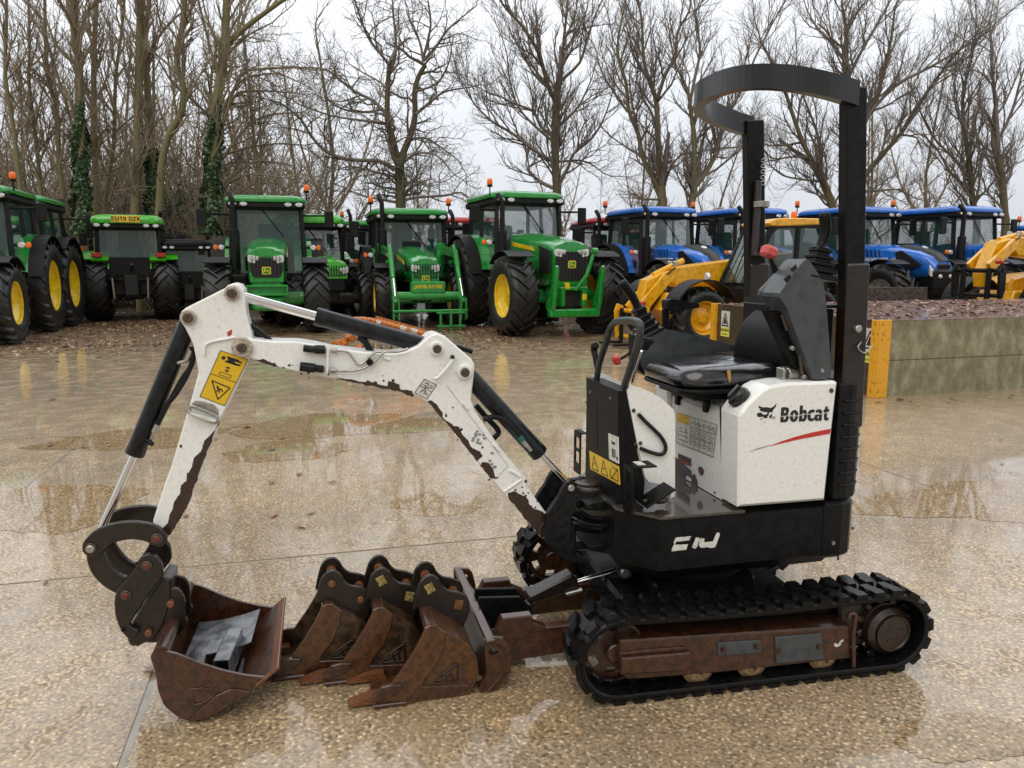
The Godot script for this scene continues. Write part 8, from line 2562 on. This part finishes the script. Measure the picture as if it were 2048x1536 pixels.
	oak("elm_tree", "slender bare tree above the blue tractor beside the second telehandler", Vector3(16.026,1.52,-27)*Vector3(1,0,1), [
		[[Vector3(16.016,2.681,-27),Vector3(15.885,3.214,-27),Vector3(15.702,4.008,-27),Vector3(15.525,5.054,-27)], 0.13, 0.09, 0.0],
		[[Vector3(15.53,5.002,-27),Vector3(15.216,6.088,-27),Vector3(15.017,7.11,-27),Vector3(15.138,8.119,-27),Vector3(15.151,9.115,-27)], 0.08, 0.02, 0.4],
		[[Vector3(15.641,4.376,-27),Vector3(15.095,5.054,-27),Vector3(14.384,5.831,-27),Vector3(13.87,6.855,-27),Vector3(13.596,7.616,-27)], 0.05, 0.018, -0.6],
		[[Vector3(15.675,4.008,-27),Vector3(14.818,4.533,-27),Vector3(14.106,5.314,-27),Vector3(13.486,5.676,-27)], 0.05, 0.018, 0.8],
		[[Vector3(15.252,5.985,-27),Vector3(14.615,6.855,-27),Vector3(14.315,7.867,-27)], 0.04, 0.016, 0.9]], elm, M.bark, M.twig)
	oak("elm_tree", "bare tree at the far end of the dock past the slender one", Vector3(15.834,1.52,-25)*Vector3(1,0,1), [
		[[Vector3(15.738,2.595,-25),Vector3(15.664,3.089,-25),Vector3(15.492,4.067,-25),Vector3(15.261,4.889,-25)], 0.13, 0.10, 0.0],
		[[Vector3(15.296,4.793,-25),Vector3(15.151,5.512,-25),Vector3(14.983,6.224,-25),Vector3(14.745,7.164,-25),Vector3(14.559,8.093,-25),Vector3(14.396,8.782,-25)], 0.08, 0.02, 0.4],
		[[Vector3(15.325,4.744,-25),Vector3(14.85,5.033,-25),Vector3(14.435,5.75,-25),Vector3(14.172,6.46,-25)], 0.045, 0.018, -0.6],
		[[Vector3(15.224,5.273,-25),Vector3(15.476,6.224,-25),Vector3(15.529,7.164,-25),Vector3(15.728,8.093,-25)], 0.05, 0.018, 0.6],
		[[Vector3(15.531,3.921,-25),Vector3(15.927,4.213,-25),Vector3(16.266,4.793,-25)], 0.045, 0.018, -0.7]], elm, M.bark, M.twig)
	# the wood at the left
	var D := 0
	var stems := [
		["slim bare tree nearest the picture edge in the wood", [Vector3(-14.94,2.778,-24),Vector3(-14.934,3.569,-24),Vector3(-14.964,5.4,-24),Vector3(-15.063,6.966,-24),Vector3(-14.905,8.282,-24),Vector3(-14.782,9.49,-24)], 0.085, 0.04, []],
		["slim bare tree standing second from the edge of the wood", [Vector3(-14.916,2.83,-25),Vector3(-14.912,3.655,-25),Vector3(-14.925,5.326,-25),Vector3(-14.973,7.101,-25),Vector3(-14.851,8.11,-25),Vector3(-14.732,9.822,-25)], 0.08, 0.035, []],
		["slim bare tree with a kinked stem before the first ivy trunk", [Vector3(-14.294,2.83,-25),Vector3(-14.235,3.751,-25),Vector3(-14.258,4.852,-25),Vector3(-14.175,6.031,-25),Vector3(-14.257,6.73,-25),Vector3(-14.386,7.423,-25),Vector3(-14.233,9.822,-25)], 0.09, 0.045, []],
		["ivy covered tree standing between the second tractor and the lime green one", [Vector3(-13.181,2.402,-24),Vector3(-13.144,3.105,-24),Vector3(-12.988,5.174,-24),Vector3(-12.894,6.522,-24),Vector3(-12.837,7.715,-24),Vector3(-12.906,8.499,-24),Vector3(-12.727,9.49,-24)], 0.16, 0.09, [[[Vector3(-13.181,2.402,-24),Vector3(-13.084,3.801,-24),Vector3(-12.988,5.174,-24),Vector3(-12.904,6.299,-24)], 0.16, 0.42, 3800], [[[Vector3(-12.837,7.715,-24),Vector3(-12.492,8.499,-24),Vector3(-12.092,8.889,-24),Vector3(-11.704,9.147,-24)], 0.07, 0.03, 0.6], [[Vector3(-12.929,8.499,-24),Vector3(-13.169,9.147,-24),Vector3(-13.237,9.404,-24)], 0.06, 0.03, -0.5], [[Vector3(-12.871,7.319,-24),Vector3(-13.206,7.715,-24),Vector3(-13.308,8.629,-24)], 0.05, 0.02, 0.8]]]],
		["straight bare tree just behind the first ivy trunk", [Vector3(-13.791,2.73,-26),Vector3(-13.68,4.24,-26),Vector3(-13.545,6.455,-26),Vector3(-13.404,8.136,-26),Vector3(-13.135,10.154,-26)], 0.12, 0.07, []],
		["thin bare tree between the straight one and the tall pale one", [Vector3(-14.004,3.04,-27),Vector3(-13.811,4.086,-27),Vector3(-13.474,5.63,-27),Vector3(-13.26,7.647,-27),Vector3(-12.935,9.128,-27),Vector3(-12.733,10.39,-27)], 0.085, 0.04, []],
		["tall pale bare tree rising above the lime green tractor", [Vector3(-11.76,2.66,-24.5),Vector3(-11.678,3.612,-24.5),Vector3(-11.462,5.711,-24.5),Vector3(-11.278,7.53,-24.5),Vector3(-11.058,9.656,-24.5)], 0.16, 0.11, []],
		["bare tree with ivy on its foot behind the tall pale one", [Vector3(-11.435,2.439,-25),Vector3(-11.347,3.655,-25),Vector3(-11.327,5.089,-25),Vector3(-11.305,6.265,-25),Vector3(-11.325,7.653,-25),Vector3(-11.281,8.564,-25)], 0.14, 0.08, [[[Vector3(-11.41,2.439,-25),Vector3(-11.347,3.655,-25),Vector3(-11.338,4.471,-25),Vector3(-11.342,5.089,-25)], 0.2, 0.40, 2600], [[[Vector3(-11.276,7.653,-25),Vector3(-10.954,8.11,-25),Vector3(-10.442,8.564,-25),Vector3(-10.043,8.79,-25)], 0.06, 0.03, 0.6]]]],
		["bent pale bare tree with a crooked middle in the wood", [Vector3(-10.827,2.496,-24),Vector3(-10.727,3.43,-24),Vector3(-10.591,4.49,-24),Vector3(-10.322,5.31,-24),Vector3(-9.901,5.986,-24),Vector3(-9.783,6.7,-24),Vector3(-9.914,7.187,-24),Vector3(-9.912,7.759,-24),Vector3(-9.687,8.499,-24),Vector3(-9.553,9.49,-24)], 0.125, 0.07, [[], [[[Vector3(-9.667,8.456,-24),Vector3(-9.349,8.759,-24),Vector3(-8.958,9.147,-24)], 0.05, 0.025, 0.5]]]],
		["ivy clad tree with a long slanting limb beside the tractor with wide mirrors", [Vector3(-9.06,2.384,-23.5),Vector3(-8.995,3.072,-23.5),Vector3(-8.78,5.098,-23.5),Vector3(-8.615,6.33,-23.5),Vector3(-8.435,7.069,-23.5),Vector3(-8.295,7.928,-23.5),Vector3(-8.147,9.324,-23.5)], 0.17, 0.10, [[[Vector3(-9.084,2.384,-23.5),Vector3(-8.981,3.299,-23.5),Vector3(-8.771,5.098,-23.5),Vector3(-8.611,6.243,-23.5)], 0.17, 0.45, 4200], [[[Vector3(-8.186,7.843,-23.5),Vector3(-7.554,8.269,-23.5),Vector3(-6.627,8.819,-23.5),Vector3(-5.94,9.156,-23.5)], 0.09, 0.05, 0.4], [[Vector3(-8.26,8.524,-23.5),Vector3(-8.33,8.862,-23.5),Vector3(-8.355,9.198,-23.5)], 0.06, 0.03, -0.4]]]]]
	for s in stems:
		var base: Vector3 = s[1][0] * Vector3(1, 0, 1)
		var lb := [[s[1], s[2], s[3], 0.0]]
		var iv := []
		if s[4].size():
			iv = s[4][0]
			lb.append_array(s[4][1])
		oak("woodland_tree", s[0], base, lb, ash, M.barkpale, M.twigbrown, iv)
	# spreading tree at the wood's edge
	oak("oak_tree", "spreading bare tree at the edge of the wood behind the ivy clad tree", Vector3(-9.754,1.52,-26)*Vector3(1,0,1), [
		[[Vector3(-9.687,2.476,-26),Vector3(-9.653,3.489,-26),Vector3(-9.62,4.49,-26),Vector3(-9.587,5.478,-26)], 0.15, 0.11, 0.0],
		[[Vector3(-9.562,5.478,-26),Vector3(-8.981,6.746,-26),Vector3(-8.213,6.939,-26),Vector3(-6.955,6.842,-26)], 0.07, 0.02, 0.6],
		[[Vector3(-9.618,4.091,-26),Vector3(-8.843,4.639,-26),Vector3(-8.318,4.886,-26),Vector3(-7.302,4.738,-26)], 0.07, 0.02, -0.5],
		[[Vector3(-9.528,6.212,-26),Vector3(-8.971,6.939,-26),Vector3(-8.445,7.324,-26),Vector3(-7.434,7.42,-26),Vector3(-6.691,7.132,-26)], 0.06, 0.02, 0.8],
		[[Vector3(-9.576,5.232,-26),Vector3(-9.808,6.455,-26),Vector3(-9.799,7.42,-26),Vector3(-9.641,8.373,-26)], 0.08, 0.03, -0.4],
		[[Vector3(-9.547,5.723,-26),Vector3(-8.838,7.516,-26),Vector3(-8.169,7.803,-26),Vector3(-7.16,7.898,-26),Vector3(-6.41,7.85,-26)], 0.06, 0.02, -0.9],
		[[Vector3(-9.605,4.738,-26),Vector3(-8.733,5.723,-26),Vector3(-7.999,6.163,-26),Vector3(-6.98,6.26,-26)], 0.06, 0.02, 0.5],
		[[Vector3(-9.565,4.985,-26),Vector3(-8.808,5.281,-26),Vector3(-7.931,5.478,-26),Vector3(-7.014,5.478,-26)], 0.05, 0.02, -1.0],
		[[Vector3(-9.633,6.842,-26),Vector3(-9.012,7.993,-26),Vector3(-8.385,8.468,-26),Vector3(-7.367,8.846,-26)], 0.055, 0.02, 0.9],
		[[Vector3(-9.638,3.74,-26),Vector3(-9.127,4.141,-26),Vector3(-8.346,4.34,-26),Vector3(-7.173,4.191,-26)], 0.05, 0.02, 1.0],
		[[Vector3(-9.533,5.968,-26),Vector3(-10.248,6.697,-26),Vector3(-10.725,7.132,-26),Vector3(-11.031,7.803,-26)], 0.05, 0.02, 0.7]], ok, M.bark, M.twigbrown)
	# more of the wood and far trees, four shapes used again
	var protos := []
	for k in 4:
		rng.seed = 300 + k
		var t := oak("distant_tree", "thin bare tree far back beyond the row of tractors", Vector3(0, 0, -40 - k), [
			[[Vector3(0, 0.5, -40 - k), Vector3(rng.randfn() * 0.2, 3, -40 - k), Vector3(rng.randfn() * 0.4, 6, -40 - k), Vector3(rng.randfn() * 0.8, 10.5, -40 - k)], 0.15, 0.04, 0.3],
			[[Vector3(0, 3.0, -40 - k), Vector3(-0.9, 5.0, -40 - k), Vector3(-1.6, 8, -40 - k)], 0.08, 0.025, 0.8],
			[[Vector3(0, 3.6, -40 - k), Vector3(1.0, 5.4, -40 - k), Vector3(1.9, 8.5, -40 - k)], 0.08, 0.025, -0.8],
			[[Vector3(0, 2.2, -40 - k), Vector3(1.4, 3.6, -40 - k), Vector3(2.6, 5.5, -40 - k)], 0.06, 0.02, 0.9],
			[[Vector3(0, 2.4, -40 - k), Vector3(-1.6, 3.5, -40 - k), Vector3(-2.9, 5.0, -40 - k)], 0.06, 0.02, -0.9]], {"wobble": 0.2, "up": 0.2, "spread": 0.75, "per": [2.2, 3.2, 4.0, 0.0], "len": [1.8, 1.0, 0.6], "rad": [0.05, 0.022, 0.012], "levels": 3}, M.bark, M.twigbrown)
		t.set_meta("group", "thin trees far beyond the tractors")
		protos.append(t)
	rng.seed = 77
	var k := 0
	for p in [[-24, 38], [-20, 33], [-17.5, 36], [-14.5, 32], [-12.5, 37], [-10.5, 33], [-8.5, 38], [-22, 29], [-16, 29.5], [-6, 52], [3.5, 58], [9, 56], [14, 54], [21, 46], [26, 50], [-12, 45], [-18, 44]]:
		var o: Node3D = protos[k % 4]
		if k >= 4:
			o = o.duplicate(); o.name = ssize("distant_tree"); add_child(o)
		o.position = Vector3(p[0], 0, -p[1]); o.rotation.y = rng.randf() * TAU
		o.scale = Vector3.ONE * rng.randf_range(0.85, 1.2)
		k += 1
	# thicket under the trees
	var sp := []
	for q in 3:
		rng.seed = 500 + q
		var t := thing("bare_shrub", "tangled leafless shrub in the undergrowth below the trees", "shrub", Vector3.ZERO, 0.0, "leafless undergrowth below the trees")
		var tb := TB.new()
		for e in 26:
			var a := rng.randf() * TAU
			grow(tb, Vector3(cos(a), 0, sin(a)) * rng.randf() * 0.7, Vector3(cos(a) * 0.55, 1.0, sin(a) * 0.55).normalized(), rng.randf_range(1.6, 3.4), 0.02, 1, {"wobble": 0.2, "up": 0.1, "spread": 0.7, "per": [2, 3.2, 4.5, 0], "len": [1.5, 0.9, 0.5], "rad": [0.02, 0.012, 0.008], "levels": 3})
		put("stems", tb.mesh(), M.twigbrown, t)
		sp.append(t)
	k = 0
	for p in [[-19, 28, 1.3], [-17, 30, 1.6], [-15.2, 28, 1.4], [-13.2, 30, 1.7], [-12, 27.5, 1.3], [-10.6, 29, 1.5], [-9.2, 27.5, 1.2], [-14, 33, 1.9], [-18, 34, 2.0], [-10, 33, 1.6], [-20.5, 31, 1.7], [-22.5, 33, 1.9], [-7, 30, 0.9], [-4.5, 31, 0.8], [-2.0, 32, 0.7], [0.5, 31, 0.75], [3, 31.5, 0.8], [5.5, 31, 0.9], [8, 31.5, 0.85], [10.5, 31, 0.9], [13, 31.5, 0.9], [15.5, 31, 1.0], [18, 31, 1.0], [20.5, 32, 1.1], [-8.2, 27, 0.9], [-16, 26, 1.1], [-20, 29, 2.3], [-18.2, 31.5, 2.6], [-16.2, 32, 2.5], [-14.6, 29.5, 2.2], [-13, 32, 2.5], [-11.6, 30.5, 2.2], [-15.5, 36, 3.0], [-19.5, 37, 3.0], [-22, 36, 3.0], [-12.2, 36, 2.7], [-24, 33, 2.6], [-9.8, 30.5, 1.8]]:
		var o: Node3D = sp[k % 3]
		if k >= 3:
			o = o.duplicate(); o.name = ssize("bare_shrub"); add_child(o)
		o.position = Vector3(p[0], 0, -p[1]); o.rotation.y = rng.randf() * TAU; o.scale = Vector3.ONE * p[2]
		k += 1
	# evergreens in the wood
	rng.seed = 900
	for e in [[Vector3(-11.863,1.52,-27), 1.5, 3.6, "dark evergreen bush between the bent pale tree and the ivy clad one"], [Vector3(-14.811,1.52,-27), 1.2, 2.8, "dark evergreen bush behind the first ivy trunk"], [Vector3(-10.504,1.52,-28), 1.2, 3.0, "dark evergreen bush behind the tractor with wide mirrors"], [Vector3(-17.958,1.52,-29), 1.6, 3.2, "dark evergreen bush behind the tractor at the picture edge"]]:
		var base: Vector3 = e[0] * Vector3(1, 0, 1)
		var t := thing("evergreen_bush", e[3], "bush", base)
		var tb := TB.new(); var st := TB.new()
		for i in 46:
			var y: float = e[2] * pow(rng.randf(), 0.8)
			var r: float = e[1] * (1.0 - 0.55 * y / e[2]) * sqrt(rng.randf())
			var a := rng.randf() * TAU
			var c := Vector3(cos(a) * r, y + 0.2, sin(a) * r)
			st.tube(PackedVector3Array([Vector3(0, y * 0.55, 0), c * Vector3(0.6, 0.9, 0.6), c]), 0.03, 0.008, 4)
			for q in 85: leaf_at(tb, c + Vector3(rng.randfn(), rng.randfn() * 0.7, rng.randfn()) * 0.24, Vector3(0, 0.6, 0), rng.randf_range(0.03, 0.06))
		st.tube(PackedVector3Array([Vector3.ZERO, Vector3(0.05, e[2] * 0.5, 0), Vector3(0, e[2], 0)]), 0.09, 0.02, 6)
		put("stem", st.mesh(), M.bark, t)
		put("foliage", tb.mesh(), M.yew, t)
